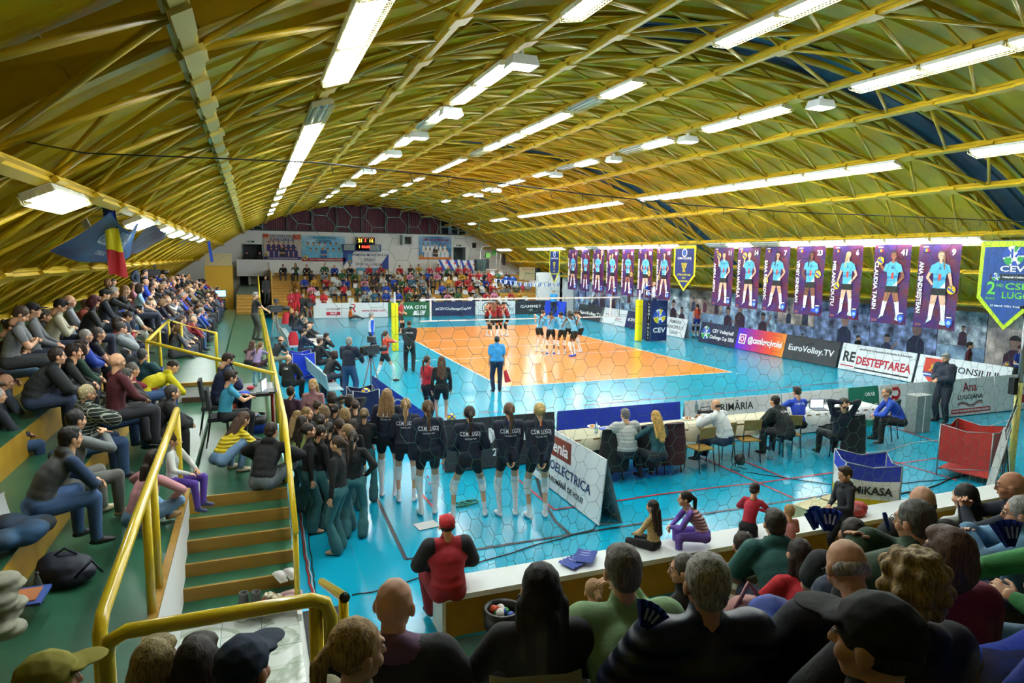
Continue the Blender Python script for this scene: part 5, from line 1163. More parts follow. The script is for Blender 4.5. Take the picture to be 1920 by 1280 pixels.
# ---- officials' tables and chairs
CLOTH = mat('cfc9ae', .85, 'weave', bump=.2, bscale=30)
def cloth_table(x0, x1, y0, y1, label, col=CLOTH):
    r = empty('long_table', ((x0+x1)/2, (y0+y1)/2, 0), label=label, cat='table'); W, D = x1-x0, y1-y0
    b = MB(); b.box((0, 0, .735), (W, D, .03), mat('8a6a40', .6)); b.build('tabletop', r)
    for sx in (-1, 1):
        for sy_ in (-1, 1): q = MB(); q.tube([(sx*(W/2-.1), sy_*(D/2-.06), 0), (sx*(W/2-.1), sy_*(D/2-.06), .72)], .016, STEEL, 8); q.build('leg', r)
    c = MB(); n = 40; top = [(-W/2, -D/2), (W/2, -D/2), (W/2, D/2), (-W/2, D/2)]; ring = []
    for (ax, ay), (bx, by) in zip(top, top[1:]+top[:1]):
        for k in range(n): ring.append((ax+(bx-ax)*k/n, ay+(by-ay)*k/n))
    V = [(x, y, .756) for x, y in ring]+[(x*1.012+(.02*math.sin(i*1.3) if abs(x) > W/2-.01 else 0), y*1.02+(.022*math.sin(i*1.7) if abs(y) > D/2-.01 else 0), .5+.02*math.sin(i*.5)) for i, (x, y) in enumerate(ring)]
    N_ = len(ring); c.add(V, [tuple(range(N_))]+[(i, i+N_, (i+1) % N_+N_, (i+1) % N_) for i in range(N_)], col, True); o = c.build('tablecloth', loc=r.location); tag(o, 'cloth over the ' + label, 'tablecloth')
cloth_table(-6.35, -1.35, -17.75, -17.05, 'long officials table with cream cloth behind the blue board')
cloth_table(-.85, 1.7, -17.6, -16.95, 'shorter white clothed table in front of the winged board', mat('e4e8e6', .8, 'weave', bump=.2, bscale=30))
def chair(kind, loc, face, label, group=None):
    r = empty('chair', loc, -math.radians(face), label, 'chair', group)
    if kind == 'school': sc_, lc = mat('a8843a', .45, 'wood', h2='8f6a28', sc=3), mat('22303a', .4)
    elif kind == 'office': sc_, lc = mat('1c2226', .8, 'weave'), mat('18181a', .4)
    else: sc_, lc = mat('e6eaea', .35), mat('8a9094', .4)
    b = MB(); b.box((0, 0, .45), (.4, .4, .025 if kind != 'office' else .06), sc_); b.build('seat', r)
    b = MB(); b.box((0, -.2, .78), (.38, .02 if kind != 'office' else .05, .22 if kind == 'school' else .32), sc_, Matrix.Rotation(.12, 3, 'X')); b.build('backrest', r)
    for sx in (-1, 1):
        q = MB(); q.tube([(sx*.19, .2, 0), (sx*.18, .17, .44)], .011, lc, 6); q.build('leg', r)
        q = MB(); q.tube([(sx*.19, -.24, 0), (sx*.18, -.17, .44), (sx*.18, -.2, .88)], .011, lc, 6); q.build('leg', r)
    return r
def chair_h(px, py, kind, face, label, z=0, group=None):
    p = at(px, py, 2, z+.45); return chair(kind, (p.x, p.y, z), face, label, group)
chair_h(1312, 838, 'school', -5, 'bent wood school chair behind the table, left of the man in white')
chair_h(1352, 828, 'school', 2, 'wooden school chair of the man in the white top')
chair_h(1400, 822, 'school', 10, 'empty wooden school chair right of the man in white')
chair_h(1478, 812, 'school', 20, 'wooden school chair of the man in the black hoodie')
chair_h(1660, 786, 'office', -20, 'black office chair of the man in the blue jacket')
chair_h(1560, 800, 'office', 8, 'black chair of the man with raised elbows')
# coats over three chairs in front of the table
def coat(px, py, col, label, w=.5):
    p = at(px, py, 2, .45); chair('office', (p.x, p.y, 0), 0, 'chair under the '+label); V = []; n = 9; m_ = 12
    for j in range(n):
        t = j/(n-1); z = .98-.78*t
        for i in range(m_):
            a = 2*PI*i/m_; fold = 1+.14*math.sin(i*2.4+j*.5)*t
            V.append(((w/2*(.82+.3*t))*math.cos(a)*fold, (.06+.1*t)*math.sin(a)*fold-.22, z))
    b = MB(); b.add(V, [(j*m_+i, j*m_+(i+1) % m_, (j+1)*m_+(i+1) % m_, (j+1)*m_+i) for j in range(n-1) for i in range(m_)]+[tuple(range(m_))], mat(col, .85, 'weave'), True); tag(b.build('coat', loc=(p.x, p.y, 0)), label, 'coat')
coat(1140, 850, '17191c', 'black coat hung on the leftmost chair of the officials table', .62); coat(1205, 842, '1b1c20', 'black padded coat on the chair behind the sweater man', .62); coat(1250, 838, '3a141e', 'burgundy coat on the chair of the long haired woman', .55)
coat(1585, 820, '14161a', 'black jacket hung on a chair near the blue shirt official', .6)
# things on the tables
def small(name, p, build, label, cat, group=None, rz=0):
    r = empty(name, p, rz, label, cat, group); build(r); return r
def plate(r): b = MB(); b.lathe([(.001, .0), (.09, .0), (.13, .015), (.125, .018), (.085, .006), (.001, .005)], WT, n=20); b.build('rim', r); q = MB(); [q.ball((.05*math.cos(i*1.3), .05*math.sin(i*1.3), .02), .022, mat('c0803a', .7), 6) for i in range(6)]; q.build('pastry', r)
small('plate', at(1113, 800, 2, .76), plate, 'plate of pastries on the left end of the officials table', 'plate'); small('plate', at(1290, 785, 2, .76), plate, 'plate beside the radio of the man in white', 'plate')
def bottle(r, c='bfe6f0', capc='2a5cc0', s=1.0):
    b = MB(); b.lathe([(.001, 0), (.03*s, .002), (.032*s, .05*s), (.03*s, .13*s), (.022*s, .17*s), (.011*s, .195*s), (.011*s, .21*s)], clear(c), n=14); b.build('body', r); q = MB(); q.lathe([(.013*s, .205*s), (.013*s, .225*s), (.001, .226*s)], mat(capc, .4), n=10); q.build('cap', r)
for px, py, z, lb in ((1118, 812, .76, 'small water bottle on the officials table by the plate'), (1443, 860, 0, 'large clear water bottle standing on the blue floor by the school chair'), (1305, 770, .76, 'water bottle on the table by the radio')): small('water_bottle', at(px, py, 2, z), lambda r: bottle(r, s=1.5 if z == 0 else 1), lb, 'bottle')
def laptop(r):
    b = MB(); b.box((0, 0, .01), (.33, .23, .015), mat('3a3d42', .4)); b.build('base', r); q = MB(); q.box((0, .12, .115), (.33, .01, .21), mat('2a2c30', .4)); q.box((0, .113, .115), (.3, .002, .18), emis('c8dcf0', 1.2)); q.build('screen', r)
small('laptop', (.0, -17.3, .757), laptop, 'open laptop in front of the man in the black hoodie', 'laptop', rz=-.3); small('laptop', at(508, 733, 2, 1.68), laptop, 'open laptop on the commentator table beside the handrail', 'laptop', rz=1.3)
def radio(r): b = MB(); b.box((0, 0, .08), (.3, .14, .16), mat('1c1f24', .5)); b.build('case', r); q = MB(); q.tube([(-.12, 0, .16), (-.12, 0, .22), (.12, 0, .22), (.12, 0, .16)], .01, BLK, 6); q.build('handle', r)
small('radio', at(1322, 782, 2, .76), radio, 'black audio box with a handle before the man in white', 'radio')
def book(c): return lambda r: MB().box((0, 0, .01), (.21, .29, .02), mat(c, .5)).build('cover', r)
small('blue_folder', at(1138, 806, 2, .76), book('2f55c8'), 'blue folder on the table left of the striped sweater man', 'folder')

# ---- ball cart, carts, case, podium, fan, floor things
def cart(p, w, label, bands, txt=None, face=0, h=.95, z0=.12):
    r = empty('ball_cart', p, face, label, 'ball cart'); b = MB(); cs = [(-w/2, -w/2), (w/2, -w/2), (w/2, w/2), (-w/2, w/2)]
    for x, y in cs: b.tube([(x, y, 0), (x, y, h)], .014, STEEL, 8)
    for (ax, ay), (bx, by) in zip(cs, cs[1:]+cs[:1]): b.tube([(ax, ay, z0), (bx, by, h*.3)], .01, STEEL, 6); b.tube([(ax, ay, h), ((ax+bx)/2*.93, (ay+by)/2*.93, h-.07), (bx, by, h)], .008, STEEL, 6)
    b.build('frame', r); m_bag = MB(); sag = .06
    for (ax, ay), (bx, by) in zip(cs, cs[1:]+cs[:1]):
        for (t0, t1, col) in bands:
            n = 8; V = []
            for k in range(n+1):
                t = k/n; s_ = 1-.07*math.sin(PI*t); x, y = (ax+(bx-ax)*t)*s_*1.01, (ay+(by-ay)*t)*s_*1.01; dz = -sag*math.sin(PI*t)
                V += [(x, y, z0+(h-z0)*t0+dz*t0), (x, y, z0+(h-z0)*t1+dz*t1)]
            m_bag.add(V, [(2*k, 2*k+2, 2*k+3, 2*k+1) for k in range(n)], mat(col, .55), True)
    m_bag.box((0, 0, z0+.02), (w*.95, w*.95, .02), mat(bands[0][2], .6)); m_bag.build('bag', r)
    if txt:
        for fx, M in ((0, frame((-w/2, -w/2*.99-.0, z0), (1, 0, 0), (0, 0, 1))), (1, frame((w/2*.99, -w/2, z0), (0, 1, 0), (0, 0, 1))), (2, frame((-w/2*.99, w/2, z0), (0, -1, 0), (0, 0, 1)))): text(txt, BLKT, .17, r, M=M, x=w*.5, y=(h-z0)*.5, z=.012, bold=.03, width=w*.72)
    return r
def vball3(p, label, r_=.105):
    o = empty('volleyball', p, label=label, cat='ball'); b = MB(); b.ball((0, 0, 0), r_, mat('f0c416', .4), 14); b.build('panels', o); q = MB()
    for k in range(3): q.tube([Matrix.Rotation(k*2.1, 3, 'Z') @ Matrix.Rotation(.9, 3, 'X') @ Vector((math.cos(t)*r_*.99, math.sin(t)*r_*.99, 0)) for t in [i*PI/10 for i in range(20)]], .016, mat('1f3fa8', .4), 6, closed=True)
    q.build('blue_panels', o); return o
pc = at(1632, 942, 2, 0); cart((-2.75, -20.9, 0), .78, 'blue, white and yellow ball cart standing behind the white parapet', [(0, .36, 'f0d010'), (.36, .72, 'f2f2ee'), (.72, 1, '2038b0')], 'MiKASA', .95, h=.98)
p = at(563, 712, 2, 0); cart((-10.35, -6.1, 0), .7, 'royal blue ball cart by the court side bench', [(.1, 1, '1436c8')], None, .1, h=.98)
p = at(1850, 880, 2, .3); cart((.95, -20.1, 0), .85, 'red canvas ball cart behind the pole at the right', [(.2, 1, 'b02a22')], None, .3, h=1.0)
r = cart((-9.4, -12.6, 0), .62, 'dark navy ball cart with a ball among the dancers', [(.1, 1, '161c4a')], None, .1, h=.95)
vball3((-9.35, -12.75, .86), 'yellow and blue volleyball in the dark navy cart'); p = at(846, 783, 2, .105); vball3(p, 'yellow and blue volleyball on the floor beside the girl in the black hoodie'); p = at(1888, 684, 0, 9.9); vball3(p, 'volleyball carried by the child at the right edge')
b = MB(); b.box((0, 0, .45), (.5, .3, .88), mat('8d9290', .55, 'noise', h2='7f8482', sc=12)); b.box((.0, -.155, .45), (.02, .01, .88), PW); b.box((0, 0, .9), (.5, .3, .02), mat('a4a8a6', .5)); tag(b.build('equipment_case', loc=(3.1, -17.35, 0)), 'tall grey carpeted case standing before the white R board', 'case')
BX = mat('c9c39a', .6, 'wood', h2='b9b184', sc=2)
for k, (px, py) in enumerate(((1530, 948), (1580, 935), (1608, 925))):
    p = at(px, py, 2, .3); r = empty('podium_block', (p.x, p.y-.05, 0), .2, '%s pale plywood podium block behind the parapet' % ('left', 'middle', 'right')[k] if 0 else ['leftmost', 'middle', 'rightmost'][k]+' of three pale plywood podium blocks behind the parapet', 'podium'); b = MB(); b.box((0, 0, .16), (.58, .5, .32), BX); b.build('box', r); q = MB(); q.box((0, -.1, .322), (.16, .03, .006), DARK); q.build('hand_slot', r)
p = at(1385, 880, 2, 0); r = empty('floor_fan', (p.x, p.y, 0), .3, 'black round lamp or fan on a wire foot on the blue floor', 'fan'); b = MB(); R9 = Matrix.Rotation(PI/2-.3, 3, 'X')
b.lathe([(.001, -.05), (.09, -.05), (.11, .0), (.11, .06), (.001, .06)], BLK, (0, 0, .2), 18, R9); b.build('head', r); q = MB(); q.tube([(-.12, -.1, .01), (-.12, .1, .01), (-.11, 0, .2)], .008, BLK, 6); q.tube([(.12, -.1, .01), (.12, .1, .01), (.11, 0, .2)], .008, BLK, 6); q.build('foot', r)
def cable(pts, col, label, rr=.008, z=.012):
    q = [at(a, c, 2, z) for a, c in pts]; P2 = []
    for i in range(len(q)-1):
        for k in range(5): t = k/5; p_ = q[i].lerp(q[i+1], t); P2.append((p_.x+.01*math.sin(k*2.3+i), p_.y+.012*math.sin(k*1.7+i*2), z))
    P2.append(tuple(q[-1])); b = MB(); b.tube(P2, rr, mat(col, .5), 6); tag(b.build('cable'), label, 'cable')
cable([(566, 930), (578, 1000), (588, 1080), (592, 1110)], '15181c', 'black cable hanging loose along the floor beside the steps')
cable([(660, 1115), (720, 1105), (800, 1078), (880, 1060), (1010, 1020), (1110, 993), (1125, 978)], '15181c', 'black cable snaking over the blue floor towards the A-frame board')
cable([(562, 960), (568, 1020), (578, 1080), (592, 1140), (598, 1200), (580, 1270)], 'a02028', 'red cable bundle running along the foot of the steps', .012)
cable([(565, 960), (572, 1020), (583, 1080), (600, 1160)], 'd8d8d8', 'white cable beside the red cable bundle')
cable([(1560, 843), (1600, 850), (1665, 845), (1710, 830), (1780, 822), (1812, 812), (1880, 790), (1915, 785)], 'eef0f0', 'white power cable with sockets crossing the floor at the right')
cable([(1400, 885), (1470, 895), (1570, 910), (1700, 905), (1800, 895)], '15181c', 'black cable from the floor fan to the ball cart')
cable([(1690, 925), (1740, 915), (1800, 890), (1850, 880)], '1a1c20', 'tangle of dark cable right of the ball cart', .014)
p = at(800, 984, 2, .01); b = MB(); b.box((0, 0, 0), (.34, .26, .004), mat('e4e8ea', .6), Matrix.Rotation(.15, 3, 'Z')); tag(b.build('paper_sheet', loc=p), 'white paper sheet on the blue floor behind the red capped man', 'paper')
p = at(862, 945, 2, .02); b = MB(); [b.tube([(p.x+.12*math.cos(t)+.1*k, p.y+.09*math.sin(t), .015+.01*k) for t in [i*PI/8 for i in range(16)]], .012, mat('1f6a4a', .5), 6, closed=True) for k in range(3)]; tag(b.build('resistance_band'), 'dark green resistance bands on the floor between the players', 'exercise band')
for px, py, lb in ((802, 925, 'clear water bottle on the floor between two players'), (806, 938, 'pink capped bottle on the floor by the green bands')): small('water_bottle', at(px, py, 2, 0), lambda r: bottle(r, s=1.4, capc='e08090'), lb, 'bottle')
# bins
def bin_(p, col, liner, label, r_=.17, h=.32):
    r = empty('waste_bin', p, 0, label, 'bin'); b = MB(); b.lathe([(.001, .01), (r_*.8, .0), (r_, h), (r_*.96, h), (r_*.76, .02)], mat(col, .5), n=22); b.build('bucket', r)
    q = MB(); q.lathe([(r_*1.03, h*.55), (r_*1.06, h+.01), (r_*.9, h+.015), (r_*.85, h*.8)], mat(liner, .35), n=22); q.build('liner', r); t = MB(); random.seed(3)
    for k in range(12): t.ball((random.uniform(-.09, .09), random.uniform(-.09, .09), h*.85+random.uniform(0, .05)), .045, mat(random.choice(('d8dcd8', '3a5cb0', 'c84a2a', 'e6e6e0', '3f9a3a')), .5), 5)
    t.build('rubbish', r, kind='stuff')
bin_((-9.45, -22.25, .012), '1a1c1e', '101214', 'black bin with a black liner full of wrappers behind the parapet', .19, .4)
bin_((-11.78, -15.9, .9), '1c3cae', '14161c', 'blue bin with a black liner under the commentator table')
# commentator table
r = empty('commentator_table', (-11.82, -15.6, .9), 0, 'grey topped table with red metal legs beside the handrail', 'table'); b = MB(); b.box((0, 0, .74), (.72, 1.0, .03), mat('8d9396', .3)); b.build('tabletop', r)
for sx in (-1, 1):
    for sy_ in (-1, 1): q = MB(); q.tube([(sx*.32, sy_*.42, 0), (sx*.32, sy_*.44, .72)], .022, mat('b02a1c', .4), 8); q.build('leg', r)
b = MB(); b.tube([(-.32, -.44, .7), (.32, -.44, .7)], .02, mat('b02a1c', .4), 8); b.build('crossbar', r)
for px, py, lb, s in ((478, 725, 'water bottle with blue cap at the left of the commentator table', 1.2), (487, 715, 'water bottle behind it on the commentator table', 1.2)): small('water_bottle', at(px, py, 2, 1.67), lambda r: bottle(r, s=1.2), lb, 'bottle')
small('blue_scarf', at(458, 740, 2, 1.67), lambda r: MB().ball((0, 0, .03), .1, mat('2a50d0', .8), 8, (1, 1, .4)).build('folded_cloth', r), 'crumpled blue and white scarf on the commentator table', 'scarf')
small('red_cap', at(470, 730, 2, 1.67), lambda r: MB().ball((0, 0, .03), .07, mat('b02840', .8), 8, (1, 1, .5)).build('folded_cloth', r), 'crumpled red cloth on the commentator table', 'cloth')
small('mixer', at(492, 742, 2, 1.67), lambda r: MB().box((0, 0, .03), (.2, .16, .05), DARK).build('case', r), 'black audio mixer on the commentator table', 'mixer')
chair('office', (-12.45, -16.05, 1.0), 90, 'black chair of the announcer in the navy suit'); chair('office', (-12.3, -16.9, 1.0), 90, 'black chair of the boy in the football shirt')
# shoes left on the steps
def shoe_pair(p, col, label, kind='sneaker', rz=0):
    r = empty('shoes' if kind != 'boot' else 'boots', p, rz, label, 'shoes')
    for s in (-1, 1):
        b = MB(); m = mat(col, .6)
        if kind == 'boot': b.lathe([(.05, .0), (.055, .08), (.048, .17), (.052, .2), (.04, .2), (.04, .1)], m, (s*.065, 0, 0), 12); b.ball((s*.065, .07, .035), .05, m, 8, (1, 1, .8))
        else: b.add([(s*.06+x*.045*w, y, z*.9) for y, w, z in ((-.12, .7, 0), (-.12, .7, .08), (-.02, .9, .09), (.08, 1, .06), (.14, .7, .035), (.14, .7, 0)) for x in (-1, 1)], [(0, 1, 3, 2), (2, 3, 5, 4), (4, 5, 7, 6), (6, 7, 9, 8), (8, 9, 11, 10), (0, 2, 4, 6, 8, 10), (1, 11, 9, 7, 5, 3)], m, True)
        o = b.build('shoe', r); q = MB()
        q.box((s*.06, .01, .008), (.092, .27, .018), mat('eceae4' if kind == 'sneaker' else '3a2a1c', .6)); q.build('sole', o)
        if kind == 'slipper': q = MB(); [q.ball((s*.06+.035*math.cos(i), -.03+.035*math.sin(i), .085), .026, mat('d8cfb8', .9), 6) for i in range(6)]; q.build('fur_lining', o)
SZ = lambda k: .9-.15*k
shoe_pair((-11.53, -20.52, SZ(4)+.005), 'e0dcd8', 'white and pink trainers with a black sock on the second lowest step', rz=.3)
shoe_pair((-11.92, -20.86, SZ(5)+.005), '4a4a48', 'dark grey felt boots on the lowest step', 'boot', 2.9); shoe_pair((-11.7, -20.84, SZ(5)+.005), '9a6236', 'brown fur lined slippers on the lowest step', 'slipper', 2.4); shoe_pair((-11.5, -20.8, SZ(5)+.005), 'c8a8a8', 'pale pink trainers beside the slippers on the lowest step', rz=1.2)
b = MB(); b.b2((-12.42, -21.72, .014), (-12.2, -21.58, .03), mat('24283c', .5)); tag(b.build('floor_grate'), 'small dark blue grate in the marble landing beside the white wall', 'grate')
small('juice_bottle', (-11.72, -18.6, .9), lambda r: bottle(r, '8ac83a', '58b030', 1.1), 'green plastic bottle on the walkway by the woman in yellow', 'bottle')
small('clear_bottle', at(73, 1130, 2, 1.03), lambda r: bottle(r, 'c8d4d0', '202428', 1.25), 'clear bottle with black cap on the green floor at the left', 'bottle')

# ---- seats of the stands
def seat_mesh(c):
    b = MB(); m = mat(c, .3); V = []; prof_ = [(.2, .0), (.12, .02), (-.1, .0), (-.17, .05), (-.2, .17), (-.215, .3), (-.21, .33)]
    for y, z in prof_:
        for x in (-.2, -.13, 0, .13, .2): V.append((x*(.9 if z > .2 else 1), y+(.025 if abs(x) > .15 and z > .03 else 0), z+(.02 if abs(x) > .15 and z < .05 else 0)))
    b.add(V, [(j*5+i, j*5+i+1, (j+1)*5+i+1, (j+1)*5+i) for j in range(6) for i in range(4)], m, True)
    V2 = [(x, y-.01, z-.02) for x, y, z in V]; b.add(V2, [(j*5+i, (j+1)*5+i, (j+1)*5+i+1, j*5+i+1) for j in range(6) for i in range(4)], m, True); return b.mesh('shell')
SM = {'w': seat_mesh('e8ecec'), 'c': seat_mesh('cfc9a4')}
def seat(p, face, label, k='w', group=None):
    r = empty('stadium_seat', p, -math.radians(face), label, 'seat', group); link('shell', SM[k], r); return r
random.seed(8); ns_ = 0; kk_ = -1
for k in range(6):
    if k in (3, 4): pass
    for i in range(23):
        x = -8.3+i*.72
        if k >= 5 or random.random() < .25: continue
        ns_ = ns_+1 if i and k == kk_ else 1; kk_ = k
        seat((x+random.uniform(-.03, .03), FR[k][0]+.62, FR[k][1]+.02+.42), 180, 'white plastic seat shell, %s row of the far stand, %s from left' % (['first', 'second', 'third', 'fourth', 'fifth'][k], (ORD+['last but one', 'last'])[ns_-1] if ns_ > 1 else 'leftmost'), group='white seat shells in row %d of the far stand' % (k+1))
b0 = MB()
for k in range(5): b0.b2((-8.8, FR[k][0]+.45, FR[k][1]), (8.0 if k < 3 else 6.5, FR[k][0]+.85, FR[k][1]+.42), WB)
tag(b0.build('bench_row', fs_), kind='structure')
# ---- flag, banners and braces on the left
r = empty('tricolour_flag', M=frame((-13.4, -13.0, 3.3), (1, 0, 0), (0, 0, 1)), label='hanging blue, yellow and red vertical flag under the left roof line', cat='flag')
p0 = at(190, 375, 1, -16.6); p1 = at(205, 515, 1, -16.6); W = .165; b = []
r.matrix_world = Matrix.Identity(4)
for k, (c, t0, t1) in enumerate((('1f4cc0', 0, .34), ('eedf14', .34, .66), ('c01c28', .66, 1))):
    q = MB(); V = []
    for j in range(7):
        t = t0+(t1-t0)*j/6; x = p0.x+(p1.x-p0.x)*t; z = p0.z+(p1.z-p0.z)*t
        for i in range(6): V.append((x+W*(i/5)*(1+.5*t), -16.6+.03*math.sin(i*1.9+t*5), z+.02*math.sin(i*1.2)*t-.03*(i/5)))
    q.add(V, [(j*6+i, j*6+i+1, (j+1)*6+i+1, (j+1)*6+i) for j in range(6) for i in range(5)], mat(c, .6), True); q.build('stripe', r)
q = MB(); q.tube([(p0.x, -16.6, p0.z), (p0.x+.1, -16.6, p0.z+.25)], .01, STEEL, 6); q.build('hanger', r)
def sheet(corners, m, label, lines=(), sag=.12, name='cloth_banner', draw=None):
    A, B, Cc, D = [Vector(c) for c in corners]; n = 10; V = []; nrm = (B-A).cross(D-A).normalized()
    for j in range(n+1):
        for i in range(n+1): u, v = i/n, j/n; V.append(A.lerp(B, u).lerp(D.lerp(Cc, u), v) - Vector((0, 0, sag*math.sin(PI*u))) + nrm*.03*math.sin(u*9+v*3))
    r = empty(name, label=label, cat='banner'); b = MB(); b.add(V, [(j*(n+1)+i, j*(n+1)+i+1, (j+1)*(n+1)+i+1, (j+1)*(n+1)+i) for j in range(n) for i in range(n)], m, True); b.build('cloth', r)
    for s, size, u, v, col in lines:
        me = text_mesh(s, mat(col, .6), size, 'CENTER', 0, .02, None).copy(); W_, H_ = (B-A).length, (D-A).length
        for vt in me.vertices:
            uu, vv = u+vt.co.x/W_, v+vt.co.y/H_; P_ = A.lerp(B, uu).lerp(D.lerp(Cc, uu), vv) - Vector((0, 0, sag*math.sin(PI*max(0, min(1, uu))))) + nrm*(.03*math.sin(uu*9+vv*3)+.02); vt.co = P_
        link('lettering', me, r)
def L3(px, py, x): return at(px, py, 0, x)
TEALB = mat('1b5a92', .5, 'grad', h2='17406e', sc=1.0)
sheet([L3(92, 470, -14.5), L3(243, 480, -14.5), L3(262, 418, -13.6), L3(206, 398, -13.6)], TEALB, 'sagging blue club banner with white capitals under the left roof', [('CLUBUL SPORTIV', .42, .45, .62, 'dfe8ee'), ('JUDEȚUL TIMIȘ', .3, .55, .85, 'dfe8ee'), ('CONSILIUL', .2, .4, .3, 'dfe8ee')], .18)
sheet([L3(222, 480, -14.5), L3(322, 435, -14.5), L3(322, 427, -13.6), L3(284, 412, -13.6)], mat('3a4a66', .35, 'photo', h2='2a2f55', sc=3.0), 'glossy photo printed banner under the left roof beside the blue one', (), .16)
sheet([L3(323, 475, -14.9), L3(372, 446, -14.9), L3(372, 440, -14.0), L3(345, 437, -14.0)], mat('8fa0bc', .5, 'photo', h2='2a3f78', sc=4.0), 'small pale lettered banner further along the left roof', (), .06)
b = MB(); b.bar(tuple(at(145, 388, 0, -14.3)), tuple(at(200, 492, 0, -14.9)), .1, .06, mat('b4a070', .6)); tag(b.build('roof_brace'), 'loose pale wooden beam slanting down behind the tricolour flag', 'beam')
b = MB(); P_ = at(125, 420, 0, -15.3); b.box(tuple(P_+Vector((0, .1, 0))), (.5, .35, .75), mat('bfc09a', .5)); q = MB(); tag(b.build('heater_box'), 'cream air heater box hung under the left roof', 'heater')
b = MB()
for k in range(6): p = at(138+k*3, 400, 0, -15.1); b.tube([tuple(p), (p.x, p.y, p.z-.75)], .006, BLK, 4)
tag(b.build('wire_guard'), 'black wire guard hanging beside the cream heater box', 'guard')
r = MB(); p0 = at(388, 448, 1, 8); r.add([(p0.x, 8, p0.z), (p0.x+.12, 8, p0.z), (p0.x+.26, 8, p0.z-1.1), (p0.x+.12, 8, p0.z-1.15)], [(0, 1, 2, 3)], mat('1f50c0', .6)); tag(r.build('blue_scarf'), 'long blue scarf hanging at the far end of the left stand', 'scarf')
# press desks in the left stand
r = empty('press_desk', label='slanting ochre press desk with glass top in the left stand', cat='desk'); A = at(357, 536, 0, -14.6); Bq = at(427, 555, 0, -13.7)
b = MB(); b.add([(A.x, A.y, A.z), (Bq.x, Bq.y, Bq.z), (Bq.x, Bq.y, Bq.z-.8), (A.x, A.y, A.z-.75)], [(0, 1, 2, 3)], mat('c09c3c', .6)); b.build('front', r); b = MB(); b.add([(A.x, A.y, A.z+.01), (Bq.x, Bq.y, Bq.z+.01), (Bq.x+.1, Bq.y+1.4, Bq.z+.05), (A.x+.1, A.y+1.4, A.z+.05)], [(0, 1, 2, 3)], mat('d4d8cc', .5)); b.build('top', r); b = MB(); b.bar(tuple(A+Vector((0, .2, .02))), tuple(Bq+Vector((0, .2, .02))), .04, .03, PW); b.bar(tuple(A+Vector((.3, .2, .2))), tuple(Bq+Vector((0, .2, .16))), .03, .03, PW); b.build('rail', r)
p = at(413, 550, 2, 2.15); r = empty('monitor', p, .2, 'lit monitor on the press desk in the left stand', 'monitor'); b = MB(); b.box((0, 0, 0), (.55, .04, .34), DARK); b.build('case', r); b = MB(); b.box((0, -.022, 0), (.5, .004, .29), emis('7fb0f0', 1.6)); b.build('screen', r)

# ---- TV cameras on tripods
def tv_camera(p, h, face, label, s=1.0):
    r = empty('television_camera', p, -math.radians(face), label, 'camera'); b = MB()
    b.box((0, 0, h+.14), (.14*s, .36*s, .2*s), mat('24262a', .5)); b.box((0, -.2*s, h+.16), (.12*s, .12*s, .14*s), BLK); b.build('body', r)
    q = MB(); q.tube([(0, .18*s, h+.14), (0, .42*s, h+.14)], [.05*s, .07*s], BLK, 14); q.build('lens', r); q = MB(); q.box((0, .02*s, h+.34*s), (.2*s, .08*s, .13*s), mat('3a3d42', .4)); q.tube([(0, 0, h+.2), (0, .02*s, h+.32*s)], .02, BLK); q.build('viewfinder', r)
    q = MB(); q.tube([(-.04, -.15*s, h), (-.1, -.5*s, h-.15)], .012, BLK, 6); q.build('pan_handle', r)
    for k in range(3): a = k*2*PI/3+.4; q = MB(); q.tube([(.03*math.cos(a), .03*math.sin(a), h-.06), (.2*math.cos(a), .2*math.sin(a), h*.5), (.42*math.cos(a), .42*math.sin(a), 0)], [.022, .018, .014], mat('6a6e72', .4), 8); q.build('tripod_leg', r)
    q = MB(); q.lathe([(.001, -.08), (.06, -.08), (.07, 0), (.001, .03)], BLK, (0, 0, h), 12); q.build('pan_head', r); return r
pc = at(697, 755, 2, 0); tv_camera(pc, 1.35, 60, 'large television camera on a grey tripod in front of the man with headphones', 1.25)
pc = at(512, 640, 2, 0); tv_camera((-10.95, -1.0, 0), 1.85, 70, 'television camera on a tall tripod beside the walkway operator', 1.3)
pc = at(328, 525, 2, 2.3); tv_camera((-15.3, .8, 2.0), 1.2, 80, 'television camera on a white legged tripod at the back of the left stand', 1.2)
pc = at(575, 590, 2, 0); tv_camera((-8.9, 9.5, 0), 1.25, 40, 'television camera on a tripod at the far left corner of the court', 1.2)
# benches along the left side of the court
def bench(p0, p1, n, label, c='9fb8c0'):
    a, b_ = Vector((*p0, 0)), Vector((*p1, 0)); d = (b_-a); L_ = d.length; r = empty('team_bench', a, math.atan2(d.y, d.x)-PI/2, label, 'bench'); m = mat(c, .4); k_ = mat('2a2e34', .4)
    for i in range(n):
        y = L_*(i+.5)/n; q = MB(); q.box((0, y, .44), (.42, L_/n*.9, .03), m); q.box((-.22, y, .66), (.03, L_/n*.9, .4), m, Matrix.Rotation(-.15, 3, 'Y')); q.build('seat', r)
    q = MB(); q.tube([(-.05, .1, .4), (-.05, L_-.1, .4)], .025, k_, 8)
    for y in (.3, L_/2, L_-.3): q.tube([(-.05, y, .4), (-.05, y, .03)], .025, k_, 8); q.tube([(-.3, y, .02), (.25, y, .02)], .02, k_, 8)
    q.build('frame', r)
bench((-9.75, -10.2), (-10.1, -5.4), 8, 'long pale bench facing the court behind the man in the black hoodie'); bench((-10.3, -1.0), (-10.5, 6.5), 9, 'long bench at the far left of the court with red jackets on it')
coat_r = MB()
